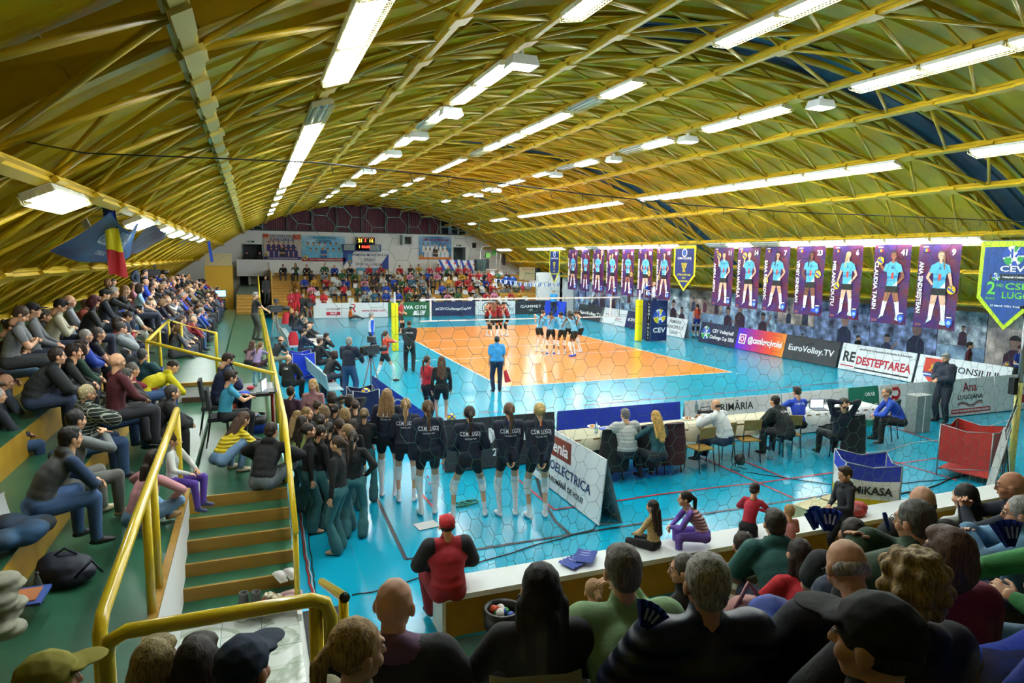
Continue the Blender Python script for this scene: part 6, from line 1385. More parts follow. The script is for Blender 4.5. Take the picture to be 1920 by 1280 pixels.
for px, py, lb in ((550, 640, 'red jacket hung on a chair beside the suited man'), (537, 600, 'red jacket on the far bench')):
    p = at(px, py, 2, .6); b = MB(); V = []
    for j in range(7):
        t = j/6
        for i in range(8): a = 2*PI*i/8; V.append(((.12+.16*t)*math.cos(a)*(1+.1*math.sin(i*3+j)), (.05+.08*t)*math.sin(a), 1.0-.6*t))
    b.add(V, [(j*8+i, j*8+(i+1) % 8, (j+1)*8+(i+1) % 8, (j+1)*8+i) for j in range(6) for i in range(8)], mat('b81c2c', .7), True); tag(b.build('jacket', loc=(p.x, p.y, 0)), lb, 'jacket')
r = empty('equipment_case', at(607, 745, 2, 0), .2, 'red and black padded roll cases standing under the bench end', 'case'); b = MB(); b.tube([(0, 0, 0), (0, 0, .55)], .09, mat('1c1c20', .5), 14); b.build('black_roll', r); b = MB(); b.tube([(.2, 0, 0), (.2, 0, .55)], .09, mat('c01c24', .5), 14); b.build('red_roll', r)
r = empty('officials_desk', (-9.4, -1.9, 0), .05, 'small scorer desk with papers in front of the suited men', 'table'); b = MB(); b.box((0, 0, .74), (.6, 2.4, .03), mat('c8ccc8', .5)); b.build('tabletop', r)
for sx in (-1, 1):
    for sy_ in (-1, 1): q = MB(); q.tube([(sx*.26, sy_*1.1, 0), (sx*.26, sy_*1.1, .73)], .018, STEEL, 6); q.build('leg', r)
small('printer', (-9.3, -1.5, .76), lambda r: MB().box((0, 0, .09), (.38, .42, .18), mat('8d9094', .4)).build('case', r), 'grey printer on the scorer desk', 'printer')
# gym balls, gym machine and items by the far stand
for k, (px, py, c, rr_) in enumerate(((949, 526, '1c4fb0', .33), (962, 526, '1c4fb0', .33), (967, 537, '9a9c9e', .36), (978, 539, 'a83a50', .28), (989, 537, '8f9294', .36))):
    p = at(px, py, 1, 19.4); b = MB(); b.ball((0, 0, 0), rr_, mat(c, .35), 12); tag(b.build('gym_ball', loc=p), ['left blue', 'right blue', 'left grey', 'dark red', 'right grey'][k]+' gym ball on the right end of the far stand', 'gym ball')
b = MB(); b.b2((5.6, 18.6, .4), (9.5, 20.2, 1.42), WB); b.build('tier', fs_)
r = empty('gym_machine', (6.4, 23.5, 3.05), 0, 'white and green multi gym machine at the top right of the far stand', 'gym machine'); b = MB()
for x in (-.7, .7): b.tube([(x, 0, 0), (x, 0, 1.6), (x*.7, 0, 1.9), (0, 0, 1.95)], .04, PW, 8)
b.tube([(-1.2, .2, 0), (1.3, .2, 0)], .04, PW, 8); b.tube([(1.0, 0, 0), (1.1, 0, 1.7), (1.6, 0, 1.75)], .04, mat('d0d4d4', .4), 8); b.build('frame', r); b = MB(); b.b2((-.25, -.1, 1.0), (.15, .1, 1.4), mat('5aa028', .5)); b.b2((.35, -.1, 1.2), (.6, .1, 1.65), mat('358a28', .5)); b.build('pad', r); b = MB(); b.b2((-.2, .1, .1), (.1, .3, .9), DARK); b.b2((1.3, 0, .4), (1.5, .2, 1.3), DARK); b.build('weight_stack', r)
b = MB(); b.b2((5.1, 22.6, 3.0), (5.9, 23.2, 3.9), mat('16302c', .5)); tag(b.build('loudspeaker'), 'large dark loudspeaker beside the gym machine', 'speaker')
r = empty('sponsor_panel', M=frame((7.6, 19.6, 2.4), (1, 0, 0), (0, 0, 1)), label='beige panel with faded red lettering on the wall right of the far stand', cat='sign'); b = MB(); b.b2((0, 0, -.04), (1.3, .95, 0), mat('c4bc92', .6)); b.build('panel', r); text('ACTIVE EDITION', REDT, .16, r, x=.65, y=.78, width=1.05); text('LUGOJ', mat('6a6a4a', .6), .14, r, x=.65, y=.5)
b = MB(); b.b2((8.9, 19.4, 2.35), (9.3, 19.7, 3.3), DARK); tag(b.build('loudspeaker'), 'narrow black loudspeaker at the right end of the beige panel', 'speaker')
bt = empty('bunting', label='string of small blue and white pennants in front of the far right stand', cat='bunting'); b = MB(); PA, PB_ = at(925, 522, 1, 16.0), at(1052, 530, 1, 16.0); b.tube([tuple(PA), tuple((PA+PB_)/2-Vector((0, 0, .15))), tuple(PB_)], .01, WT, 4); b.build('string', bt)
for k in range(14):
    p = PA.lerp(PB_, (k+.5)/14)-Vector((0, 0, .15*math.sin(PI*(k+.5)/14))); b = MB(); b.add([(p.x-.1, 16, p.z), (p.x+.1, 16, p.z), (p.x+.08, 16, p.z-.26), (p.x-.11, 16, p.z-.25)], [(0, 1, 2, 3)], mat('2c5cc0', .6) if k % 2 else WT); b.add([(p.x-.07, 15.99, p.z), (p.x-.01, 15.99, p.z), (p.x+.06, 15.99, p.z-.26), (p.x, 15.99, p.z-.25)], [(0, 1, 2, 3)], WT if k % 2 else mat('2c5cc0', .6)); b.build('pennant', bt)
# paper clappers
def clapper(p, rot, label, s=1.0, lay=False):
    r = empty('paper_clapper', p, 0, label, 'clapper'); r.rotation_euler = rot; b = MB(); n = 10; V = []
    for i in range(n+1):
        a = -.55+1.1*i/n; z = .018*(i % 2); rr_ = .21
        if lay: V += [(i*.034-.17, -.12, z), (i*.034-.17, .12, z)]
        else: V += [(.05*math.sin(a), .05*math.cos(a), z), (rr_*math.sin(a), rr_*math.cos(a), z*1.6)]
    b.add([tuple(c*s for c in v) for v in V], [(2*i, 2*i+2, 2*i+3, 2*i+1) for i in range(n)], mat('1a3c9c', .5)); b.build('folded_card', r)
    q = MB(); 
    for i in (3, 5, 7): a = -.55+1.1*(i+.5)/n; q.line((.1*s*math.sin(a), .1*s*math.cos(a)) if not lay else (i*.034*s-.15, -.05), (.17*s*math.sin(a), .17*s*math.cos(a)) if not lay else (i*.034*s-.15, .06), .014*s, mat('a8bce8', .5), .03*s)
    q.build('print', r)
def EP(px, py, D): return EYE + ray(px, py)*D
clapper(EP(1200, 1190, 2.5), (1.2, .4, -.7), 'blue folded clapper held beside the green sweater man', .62); clapper(EP(1530, 1003, 4.6), (1.3, 0, .3), 'blue clapper with white print held by the woman in red', .95)
clapper(EP(1552, 1008, 4.5), (1.3, 0, -.5), 'second blue clapper fanned out beside the first one', .95); clapper(EP(1668, 1005, 4.2), (1.2, .3, .6), 'blue clapper held at the man in the dark tee', .7); clapper(EP(1895, 1040, 3.2), (1.25, 0, -.3), 'blue clapper at the right edge of the near stand', .8)
clapper((-8.35, -21.75, .53), (0, 0, .4), 'pile of folded blue clappers lying on the white parapet', 1.0, True); clapper((-8.2, -21.72, .56), (0, 0, .9), 'topmost blue clapper on the pile on the parapet', 1.0, True)
# ================================================================= people in their places
PLAID = mat('1e2a26', .85, 'plaid', h2='b8bcae', sc=6.5); LEO = mat('c0a470', .85, 'leopard', h2='2a1c12', sc=46); STRW = mat('e6e2d6', .85, 'stripes', h2='8a7a62', sc=3.2)
STRN = mat('c8ccc8', .9, 'stripes', h2='b0b4b0', sc=5.0); PUFF = mat('18233c', .42, 'puff', sc=4.2); PUFFY = mat('d8c020', .45, 'puff', sc=6.0); PUFFP = mat('a87880', .4, 'puff', sc=6.0)
JEANS = 'a'; J1, J2, J3 = '3a5a86', '27436a', '6c8fb4'
def hp(px, py, z): return at(px, py, 2, z)
# ---- near stand, seen from behind: (px, py, distance, face, options)
NEAR = [
 (740, 1135, 2.85, 24, 'bald man in a black jacket with a purple hood, foreground', dict(pose='rest', top='17191c', hair=None, skin='a', fat=.03, hood=True, hyaw=6, h=1.82, x1='6a4a68')),
 (672, 1222, 2.35, 58, 'woman with a blonde ponytail in the foreground by the rail', dict(pose='rest', kind='f', top='8a8468', hair='pony', hc='b8955a', hyaw=12, skin='c')),
 (1013, 1105, 2.9, 12, 'woman with very long black hair and jeans, seen from behind', dict(pose='rest', kind='f', top='17171a', bot=J3, hair='verylong', hc='black', fat=.015)),
 (1167, 1072, 3.1, 14, 'grey haired man in a pale green sweater, hands at his mouth', dict(pose='chin', top='86a878', bot='b8bcb8', hair='short', hc='6a6660', fat=.03, h=1.82)),
 (1112, 1108, 4.9, 8, 'small fair girl in a pink jacket beside the green sweater man', dict(pose='rest', kind='c', top='c88a96', hair='pony', hc='b08a60', h=1.22)),
 (1280, 1068, 5.0, -25, 'woman with grey hair and glasses in a black top', dict(pose='rest', kind='f', top='17181c', hair='bun', hc='5a5652', glasses=True, hyaw=-30)),
 (1323, 1095, 2.62, 14, 'white haired man in a navy quilted jacket, foreground centre', dict(pose='rest', topm=PUFF, bot='1a1c20', hair='crop', hc='a8a6a0', fat=.04, h=1.84)),
 (1392, 1022, 5.5, 16, 'woman with dark bun in a white and brown striped sweater', dict(pose='rest', kind='f', topm=STRW, bot=J2, hair='bun', hc='dark', h=1.68)),
 (1452, 982, 5.3, 22, 'man in a dark teal hoodie near the parapet', dict(pose='lean', top='16504c', hair='short', hc='dark', hood=True, fat=.03)),
 (1497, 1038, 5.0, 16, 'woman with long brown hair in a bright red sweater', dict(pose='lean', kind='f', top='b81c2a', bot=J2, hair='long', hc='dark', fat=.01)),
 (1588, 1066, 2.75, 20, 'balding grey man with glasses in a dark jacket', dict(pose='phone', top='1a1c26', hair='bald', hc='b0aca4', glasses=True, fat=.03)),
 (1600, 1003, 4.3, 40, 'man with thinning dark hair in a black tee', dict(pose='lean', top='1c2024', hair='buzz', hc='dark', sleeve='short', fat=.03)),
 (1713, 978, 3.6, -8, 'grey haired man in a dark green jacket with glasses', dict(pose='clap', top='2c4430', hair='crop', hc='5c5a56', glasses=True, fat=.04)),
 (1728, 942, 4.6, 20, 'balding man in a black jacket behind the green jacket man', dict(pose='rest', top='1a1c20', hair='bald', hc='6a6660', fat=.03)),
 (1808, 932, 5.6, 10, 'woman with long black hair in a white tee near the yellow pole', dict(pose='rest', kind='f', top='e4e6e4', hair='long', hc='black', sleeve='short')),
 (1896, 912, 5.2, -30, 'bald man in a navy top clapping at the right edge', dict(pose='clap', top='1c2434', hair=None, skin='b', glasses=True)),
 (1912, 962, 4.6, -35, 'grey haired woman in a steel blue top clapping, right edge', dict(pose='clap', kind='f', top='5c86a8', hair='crop', hc='a8a8a4', glasses=True, fat=.04)),
 (1705, 1105, 2.25, 14, 'woman with short curly blonde hair in a black jacket', dict(pose='rest', kind='f', top='18191c', hair='curly', hc='9c8048', fat=.03, hood=True)),
 (1778, 1042, 2.75, 12, 'woman with bobbed brown hair in a crimson jacket', dict(pose='rest', kind='f', top='7c1a38', hair='bob', hc='5a3c28', fat=.03)),
 (1563, 1135, 2.9, 18, 'man in a blue cap and navy sweatshirt with white letters', dict(pose='phone', top='1a2238', hair='crop', hc='dark', cap_c='26344c', fat=.03)),
 (1640, 1205, 1.6, 22, 'man in a large black cap filling the lower right foreground', dict(pose='rest', top='141618', hair='buzz', hc='dark', cap_c='17191a', fat=.02, hyaw=-40)),
 (292, 1250, 2.75, 20, 'fair haired head at the bottom edge, left of the landing', dict(pose='rest', kind='f', top='3a3c34', hair='bob', hc='8c7840')),
 (372, 1246, 2.75, 14, 'dark haired head at the bottom edge before the marble tiles', dict(pose='rest', kind='f', top='1c1c20', hair='bob', hc='dark')),
 (458, 1256, 2.3, 35, 'man in a navy baseball cap at the bottom edge', dict(pose='rest', top='20242c', hair='crop', hc='dark', cap_c='1a2c46')),
 (92, 1282, 2.45, 60, 'person in a mustard yellow cap in the lower left corner', dict(pose='rest', top='5c5a30', hair='crop', hc='brown', cap_c='8c8424')),
 (2000, 1100, 2.1, -20, 'person in a bright blue sweater and jeans at the right edge', dict(pose='legover', kind='f', top='1c3cb0', bot=J3, hair='bob', hc='c8c4b8', fat=.03)),
 (1990, 1000, 3.2, -60, 'person in a green sweater at the right edge', dict(pose='reach', top='3c8a4c', bot=J3, hair='short', hc='brown')),
]
for px, py, D, face, lb, o in NEAR: person(None, face, lb, headat=EP(px, py, D), lod=2, **o)
b = MB(); p = PEOPLE[0]
for i, s in enumerate(((990, 1262, 2.75), (1418, 1180, 3.2), (1840, 1215, 2.4))):
    q = EP(*s); seat((q.x, q.y, q.z-.2), 14, ['cream plastic seat under the woman with very long hair', 'empty cream plastic seat with a pink bag', 'cream plastic seat behind the crimson jacket'][i], 'c')
q = EP(1405, 1152, 3.2); b = MB(); b.ball(tuple(q), .12, mat('b8807c', .7, 'noise', h2='a06a68', sc=9), 10, (1, 1, .7)); b.tube([q+Vector((-.09, 0, .04)), q+Vector((0, .02, .15)), q+Vector((.09, 0, .04))], .012, mat('a87070', .6), 6); tag(b.build('handbag'), 'soft pink bag on the empty cream seat', 'bag')
q = EP(1440, 1215, 2.9); soft([((0, 0, 0), (.2, .16, .14)), ((.1, .08, .06), (.12, .14, .12)), ((-.12, -.02, -.04), (.14, .13, .12))], .02, mat('1a3fa8', .7, 'noise', h2='163488', sc=7), 'blue_jacket', tuple(q), 'bundled royal blue jacket on the lap of the cap wearing man', 'jacket')
# ---- on the parapet
person(None, 6, 'man in a red cap and red and black tracksuit sitting on the parapet end', 'rest', headat=hp(838, 985, 1.24), top='a01a26', x1='15171c', sleeve='two', bot='8c1a26', hair='crop', hc='dark', cap_c='b01c24', lod=2, fat=.03, h=1.76)
person(None, -30, 'little girl with long hair in a leopard print jacket on the parapet', 'shade' if 0 else 'rest', headat=hp(1223, 950, 1.02), kind='c', topm=LEO, bot='141416', shoe='e8e6e0', hair='long', hc='dark', lod=2, h=1.18)
person(None, -62, 'girl with a ponytail in a pink quilted vest and purple clothes', 'lean', headat=hp(1284, 935, 1.1), kind='c', topm=PUFFP, x1='6a50b0', sleeve='two', bot='6a50b0', hair='pony', hc='dark', lod=2, h=1.32)
person((hp(1380, 985, .5).x, -21.75, .5), 60, 'small boy in a red sweater kneeling on the parapet', 'knees', kind='c', top='a81c30', bot='17181c', hair='short', hc='dark', lod=2, h=1.2, shoe='8a5a2c')
person(None, 8, 'fair haired child in a pink top by the parapet', 'rest', headat=hp(1479, 958, 1.0), kind='c', top='d08c92', hair='crop', hc='a88858', lod=2, h=1.15)
person((hp(1600, 1010, .5).x, -22.2, 0), -80, 'boy in a dark grey hoodie standing at the parapet', 'stand_front', kind='c', top='24272e', bot='1a1c22', hair='quiff', hc='dark', lod=2, h=1.42, hood=True)
soft([((0, 0, .06), (.2, .13, .08)), ((.1, .03, .1), (.14, .12, .08)), ((-.14, .02, .05), (.12, .1, .06))], .015, mat('b8281e', .6, 'noise', h2='1a1c20', sc=4), 'padded_jacket', (hp(1555, 945, .5).x, -21.75, .5), 'red and black padded jacket lying on the parapet beside the boy', 'jacket')
b = MB(); random.seed(4)
for k in range(16): b.tube([(0, 0, 0), (.35+.02*random.random(), -.12*random.random()+.05, .05)], .008, mat('3a7a3a', .6), 5); b.ball((.1+.03*k % .3, -.06+.02*(k % 5), .06), .03, mat('d8e0c0', .7), 5)
tag(b.build('bouquet', loc=(hp(1405, 975, .5).x, -21.75, .53)), 'bunch of white and green flowers lying on the parapet by the red boy', 'flowers', kind=None)
# ---- six volleyball players in navy, backs to us
CS = [('C.S.M. LUGOJ', .085, 0, -.06, 'b', 'e8ecf4', .3), ('VOLLEYBALL TEAM', .03, 0, -.125, 'b', 'e8ecf4', .17)]
def flagm():
    m = MB()
    for k, c in enumerate(('2040a0', 'f0c020', 'c82030')): m.rect(-.024+.016*k, -.03, -.008+.016*k, .03, mat(c, .6))
    return m.mesh('badge')
FLG = (flagm(), 1, 0, .05, 'b', '')
PL = [(728, 928, 22, 'first navy player from the left, long curly ponytail, facing away', 'wavy', '8a6a44', 'sport', 'stand'), (762, 938, 14, 'second navy player from the left, fair ponytail', 'pony', '9a7a50', 'padcalf', 'stand_front'), (803, 962, 8, 'third navy player from the left, light blue hem and blue knee tape', 'pony', '5a3c24', 'sport', 'stand'),
      (880, 968, 10, 'fourth navy player, legs wide apart, dark ponytail', 'pony', '2a1d15', 'padcalf', 'stand_wide'), (952, 964, 8, 'fifth navy player with dark red thigh tape, brown ponytail', 'pony', '5a3c26', 'sport', 'stand_back'), (1008, 968, 8, 'sixth navy player, blonde hair in a bun', 'bun', 'c0a060', 'padcalf', 'stand_back')]
for i, (fx, fy, face, lb, hs, hc_, lg, ps) in enumerate(PL):
    p = hp(fx, fy, .03); person((p.x, p.y, 0), face, lb, ps, 'f', top='121a30', bot='14161c', shoe='e4e6ea', hair=hs, hc=hc_, leg=lg, lod=2, h=[1.88, 1.76, 1.86, 1.84, 1.84, 1.86][i], x1='eef0f2', x2='e6e8ec', skin='a', print_=CS+[FLG], fat=.02)
# ---- dancers in black tops and teal trousers
DN = [(595, 762, 70, 'topbun'), (612, 772, -40, 'bob'), (601, 789, 20, 'bun'), (647, 777, 0, 'bob'), (628, 768, 30, 'bun'), (666, 762, 10, 'bun'), (683, 777, 15, 'bun'), (577, 807, 90, 'pony'), (600, 816, 80, 'pony'), (616, 806, 20, 'pony'), (637, 797, -20, 'bun'),
      (652, 809, -50, 'bun'), (661, 797, 40, 'bob'), (553, 782, 60, 'long'), (566, 792, 60, 'wavy'), (634, 832, -60, 'pony'), (640, 752, 0, 'topbun'), (620, 745, 30, 'bob'), (575, 775, 120, 'long')]
DL = ['dancer in black, %s, %s of the group by the steps' % (a, b_) for a, b_ in zip(
  ['high bun', 'blonde bob', 'low bun', 'light bob', 'neat bun', 'dark bun', 'tight bun', 'ponytail', 'ponytail', 'ponytail', 'bun', 'bun', 'short bob', 'long loose hair', 'wavy hair', 'ponytail', 'topknot', 'bob', 'long hair'],
  ['at the far left', 'turned to the left', 'third from the left', 'in the middle', 'behind the middle', 'at the back right', 'rightmost', 'at the front left', 'holding hands at the front', 'behind the hand holders', 'right of centre', 'looking left on the right', 'beside the rightmost', 'nearest the handrail', 'second from the handrail', 'stooping at the front right', 'at the very back', 'back left', 'facing the steps'])]
for i, (px, py, face, hs) in enumerate(DN):
    hh_ = 1.5+.05*(i % 4); p = hp(px, py, hh_*.93); hcx = ['3a281c', '7a6244', '2a1d15', '8a7048', '241a14'][i % 5]; tp = '141518' if i not in (13, 14) else 'a8c070'
    person((p.x, p.y, 0), face, DL[i], ['stand', 'stand_front', 'stand_cross', 'stand'][i % 4], 'f', top=tp, bot='2f6468', leg='wide', hair=hs, hc=hcx, lod=1, h=hh_, shoe='c89878', fat=-.004)
p = hp(665, 1008, 0); person((p.x, p.y, 0), 15, 'dancer with hands on hips and an open backed black top, seen from behind', 'stand_hips', 'f', top='141518', bot='3a7074', leg='wide', hair='pony', hc='2a1d15', lod=2, h=1.6, shoe='c89878')
p = hp(600, 990, 0); person((p.x, p.y, 0), 75, 'barefoot dancer in teal trousers at the front left, side on', 'stand_front', 'f', top='17181a', bot='35696d', leg='wide', hair='pony', hc='1f1712', lod=2, h=1.58, shoe='c89878')
p = hp(588, 722, 1.56); person((p.x, p.y, 0), 200, 'blonde woman in a dusty pink blazer facing the camera', 'stand_front', 'f', top='9a6e72', bot='1c1c20', hair='long', hc='b8955a', lod=1, h=1.7)
p = hp(545, 738, 1.45); person((p.x, p.y, 0), 30, 'person with short dark hair in a plum top behind the handrail', 'stand', 'f', top='3a2030', hair='crop', hc='dark', lod=1, h=1.6)
p = hp(655, 750, 1.5); person((p.x, p.y, 0), 10, 'person with hands clasped on the back of the head', 'shade', 'f', top='1c1c20', hair='bob', hc='dark', lod=1, h=1.6)
# ---- on the court
RD = dict(kind='f', sleeve='short', leg='sport', lod=1, x2='f0f0f0', x1='15161a')
for i, (fx, fy, face, lb, hs) in enumerate(((914, 630, 120, 'red huddle player on the left with white knee socks', 'pony'), (926, 632, 15, 'red huddle player number 14 seen from behind', 'long'), (937, 631, -20, 'red huddle player beside number 14', 'pony'), (950, 630, -70, 'red huddle player on the right leaning in', 'pony'), (930, 622, 190, 'red huddle player facing the camera', 'bun'))):
    p = hp(fx, fy, 0); person((p.x, p.y, 0), face, lb, 'huddle', top='8c1824', bot='161820', hair=hs, hc=['light', 'auburn', 'brown', 'dark', 'brown'][i], h=1.86, shoe='e8e8ea', print_=[('14' if i == 1 else '7', .16, 0, -.08, 'b', 'ffffff')] if i < 4 else None, **RD)
for i, (fx, fy, face, lb, hs, sk, n_) in enumerate(((1012, 660, 70, 'blue huddle player on the left reaching in, fair skin', 'bun', 'c', '1'), (1032, 664, 25, 'blue huddle player number 12 seen from behind', 'bun', 'd', '12'), (1053, 665, 5, 'blue huddle player 41 with dark skin beside number 12', 'bun', 'f', '41'), (1064, 658, 190, 'blue huddle player facing us in the middle', 'pony', 'c', ''), (1074, 668, -30, 'blue huddle player number 23 with royal blue shoes', 'pony', 'd', '23'), (1086, 660, -70, 'blue huddle player on the right with a dark ponytail', 'pony', 'c', '9'))):
    p = hp(fx, fy, 0); person((p.x, p.y, 0), face, lb, 'huddle', 'f', top='6cb4dc', bot='14161a', hair=hs, hc='black' if sk in 'df' else 'brown', h=1.88, shoe='2a50d8' if i in (1, 4) else 'e8eaee', skin=sk, sleeve='short', leg='padcalf' if i in (1, 2) else 'sport', lod=1, x1='f0f2f4', x2='f0f2f4', print_=[(n_, .15, 0, -.08, 'b', '1a1c24')] if n_ else None)
p = hp(931, 735, 0); person((p.x, p.y, 0), 10, 'line judge in a sky blue polo holding a red flag, back to us', 'stand', 'f', top='3c9ad8', bot='1a2440', hair='bun', hc='1a1412', sleeve='short', lod=2, h=1.72, fat=.04, skin='b')
b = MB(); b.tube([(0, 0, 0), (.05, -.02, -.42)], .008, BLK, 6); b.add([(.0, 0, -.1), (.05, -.02, -.45), (.24, -.02, -.42), (.1, 0, -.05)], [(0, 1, 2, 3)], mat('c81c24', .6)); tag(b.build('signal_flag', loc=hp(944, 690, .78)), 'small red signal flag held by the line judge in sky blue', 'flag')
p = hp(768, 697, 0); person((p.x, p.y, 0), 15, 'coach in a black tracksuit standing astride beside the sideline', 'stand_back', 'm', top='17191e', bot='17191e', hair='buzz', hc='dark', lod=1, h=1.84, hood=True, print_=[('C.S.M. LUGOJ', .06, 0, -.06, 'b', 'ffffff', .24)], fat=.02)
p = hp(722, 716, 0); person((p.x, p.y, 0), 70, 'red and white libero number 6 walking with hands at her mouth', 'walk', 'f', top='c03a2c', bot='17181c', hair='pony', hc='brown', sleeve='short', leg='sport', lod=1, h=1.72, x1='f0f0f0', print_=[('6', .16, 0, -.08, 'b', '1a1a1e')])
p = hp(697, 668, 0); person((p.x, p.y, 0), 90, 'second referee in white and blue beside the left net post', 'stand', 'm', top='dfe8f4', x1='2458d8', sleeve='two', bot='17294a', hair='short', hc='grey', lod=1, h=1.8)
p = hp(751, 628, 0); person((p.x, p.y, 0), 130, 'red player with dark knee pads standing behind the yellow pad', 'stand_front', 'f', top='a02430', bot='26262a', hair='bun', hc='brown', sleeve='short', leg='padcalf', lod=1, h=1.84, x1='17181a')
p = hp(741, 638, 0); person((p.x, p.y, 0), 80, 'staff member in black partly hidden by the yellow pad', 'stand', 'm', top='1c1c20', bot='1c1c20', hair='short', hc='dark', lod=1, h=1.8)
p = hp(801, 790, 0); person((p.x, p.y, 0), 60, 'girl in a red tee standing beside the black hoodie girl', 'stand', 'f', top='b01c2c', bot='1c1e24', hair='pony', hc='brown', sleeve='shortx', lod=1, h=1.66, x2='e8ecf0')
p = hp(828, 798, 0); person((p.x, p.y, 0), 12, 'girl in a black hoodie and shorts with long ponytail, back to us', 'stand', 'f', top='15171a', bot='15171a', hair='long', hc='5a3a22', leg='short', lod=1, h=1.72)
person((7.0, .1, 1.17), -100, 'first referee in white and blue standing on the referee stand', 'armup', 'm', top='e4ecf6', x1='2458d8', sleeve='two', bot='17294a', hair=None, lod=1, h=1.78)
p = hp(1040, 592, 0); person((p.x, 14.6, 0), 190, 'line judge in sky blue at the far corner behind the blue huddle', 'stand_back', 'm', top='3c9ad8', bot='1c2030', hair='short', hc='grey', lod=1, h=1.8, fat=.04)
p = hp(1305, 641, 0); person((9.9, at(1305, 636, 0, 9.9).y, 0), 10, 'player in an orange bib standing between the right boards', 'stand', 'f', top='d8442a', bot='1f3a90', hair='pony', hc='dark', sleeve='none', leg='padcalf', lod=1, h=1.78, x1='17181c')
p = hp(1765, 792, 0); person((p.x, p.y, 0), -85, 'grey haired man in navy jacket clapping beside the white R board', 'stand_front', 'm', top='1d2436', bot='1a2234', hair='short', hc='grey', lod=1, h=1.8, fat=.04)
person((10.0, at(1908, 700, 0, 10.0).y, 0), 200, 'girl in a blue tee holding a ball at the right edge', 'stand_front', 'c', top='1c3fa0', bot='17181c', hair='bun', hc='dark', sleeve='shortx', lod=1, h=1.6)
person((10.0, at(1712, 690, 0, 10.0).y-1.9, 0), 150, 'child in a dark red top behind the county council board', 'stand', 'c', top='4a1a28', bot='17181c', hair='short', hc='dark', lod=1, h=1.5)
person((9.9, at(1605, 680, 0, 9.9).y, 0), 180, 'person crouching in black behind the charcoal board', 'stand', 'c', top='1a1c20', hair='short', hc='black', lod=1, h=1.25)
# officials at the near tables
def seated(px, py, z, face, lb, pose, lod=1, hz=1.22, **o): return person(None, face, lb, pose, headat=hp(px, py, z+hz), lod=lod, **o)
seated(1172, 778, 0, 4, 'grey haired official in a pale striped sweater at the table', 'table', top='c8ccc8', topm=STRN, hair='short', hc='6c6a68', fat=.04, bot='20242c', lod=2)
seated(1229, 782, 0, 0, 'official with long blonde hair in a teal top at the table', 'table', kind='f', top='1c4a54', hair='long', hc='b8924a', bot='20242c', lod=2)
seated(1342, 760, 0, -22, 'bald crowned man in a white top working the audio box', 'reach', top='dde2e4', bot='22324e', hair='bald', hc='dark', fat=.03, glasses=True)
seated(1452, 752, 0, -15, 'man in a black club hoodie at the laptop', 'lean', top='17191d', bot='1a1c22', hair='crop', hc='dark', hood=True, fat=.03, print_=[('C.S.M.', .07, 0, -.08, 'b', 'ffffff')])
seated(1494, 735, 0, 5, 'man in a royal blue club tee with short dark hair', 'table', top='1f44c0', bot='17181c', hair='quiff', hc='dark', sleeve='short', print_=[('C.S.M. LUGOJ', .06, 0, -.04, 'b', 'ffffff', .24)])
seated(1582, 757, 0, 20, 'man in navy with both hands behind his head', 'behind', top='161c2e', bot='15171c', hair='short', hc='dark')
seated(1662, 737, 0, -55, 'shaven headed man in a blue track jacket on the black chair', 'lean', top='1f48b8', bot='16181c', hair='buzz', hc='6a5a4a')
# left side of the court
p = hp(655, 752, 0); person((p.x, p.y, 0), 35, 'cameraman with headphones in a navy hoodie and jeans', 'camera', 'm', top='1c2438', bot=J2, hair='short', hc='grey', lod=1, h=1.82, hood=True, fat=.03)
person((-11.72, -2.0, .9), 75, 'camera operator in a black tee and grey apron on the walkway', 'camera', 'm', top='17181b', bot='3c3f38', hair='short', hc='grey', sleeve='short', lod=1, h=1.8, skin='a')
person((-11.75, -8.6, .9), 40, 'girl in a lilac sweater sitting by the handrail', 'floor', 'c', top='9a84b4', bot='3a2028', hair='pony', hc='light', lod=1, h=1.45)
person((-11.95, -8.0, .9), 40, 'person in dusty pink behind the girl in lilac', 'floor', 'c', top='8a6a74', bot='2a2a30', hair='long', hc='brown', lod=1, h=1.4)
seated(527, 637, 0, 55, 'man in a black tee and khaki trousers leaning forward on a chair', 'lean', top='16181c', bot='8a8468', hair='bald', hc='dark', sleeve='short')
seated(541, 672, 0, 35, 'bald man in a black club jacket behind the blue cart', 'rest', top='17191c', hair=None, bot='17191c', fat=.03, print_=[('CSM', .07, 0, -.06, 'b', 'ffffff')])
seated(570, 622, 0, 80, 'official in a navy suit at the scorer desk', 'table', top='1a2444', bot='1a2040', hair='quiff', hc='dark', x1='1a2444')
seated(612, 630, 0, 70, 'bearded man in a black hoodie with hands at his mouth on the bench', 'chin', top='15171a', bot='1a1c22', hair='short', hc='dark', hood=True)
seated(600, 640, 0, 70, 'man in black next to the bearded man on the bench', 'rest', top='1a1b1f', bot='1a1c22', hair='short', hc='dark')
seated(583, 607, 0, 85, 'man in a dark jacket beyond the suited official', 'table', top='20242a', hair='short', hc='dark')
seated(628, 665, 0, 60, 'person with reddish hair in black beside the cameraman', 'lean', kind='f', top='1a1a1e', hair='bob', hc='3a1c18')
for i, (px, py, lb) in enumerate(((547, 583, 'woman with blonde hair in black on the far bench'), (556, 588, 'woman in black next on the far bench'), (564, 592, 'man in dark top third on the far bench'), (573, 600, 'man with grey hair fourth on the far bench'), (580, 612, 'man with thinning hair last on the far bench'))):
    seated(px, py, 0, 80, lb, ['rest', 'table', 'lean'][i % 3], kind='mf'[i < 2], top=['17181a', '1c1d20', '26282e'][i % 3], hair=['bob', 'bob', 'short', 'crop', 'bald'][i], hc=['blond', 'light', 'dark', 'grey', 'grey'][i])
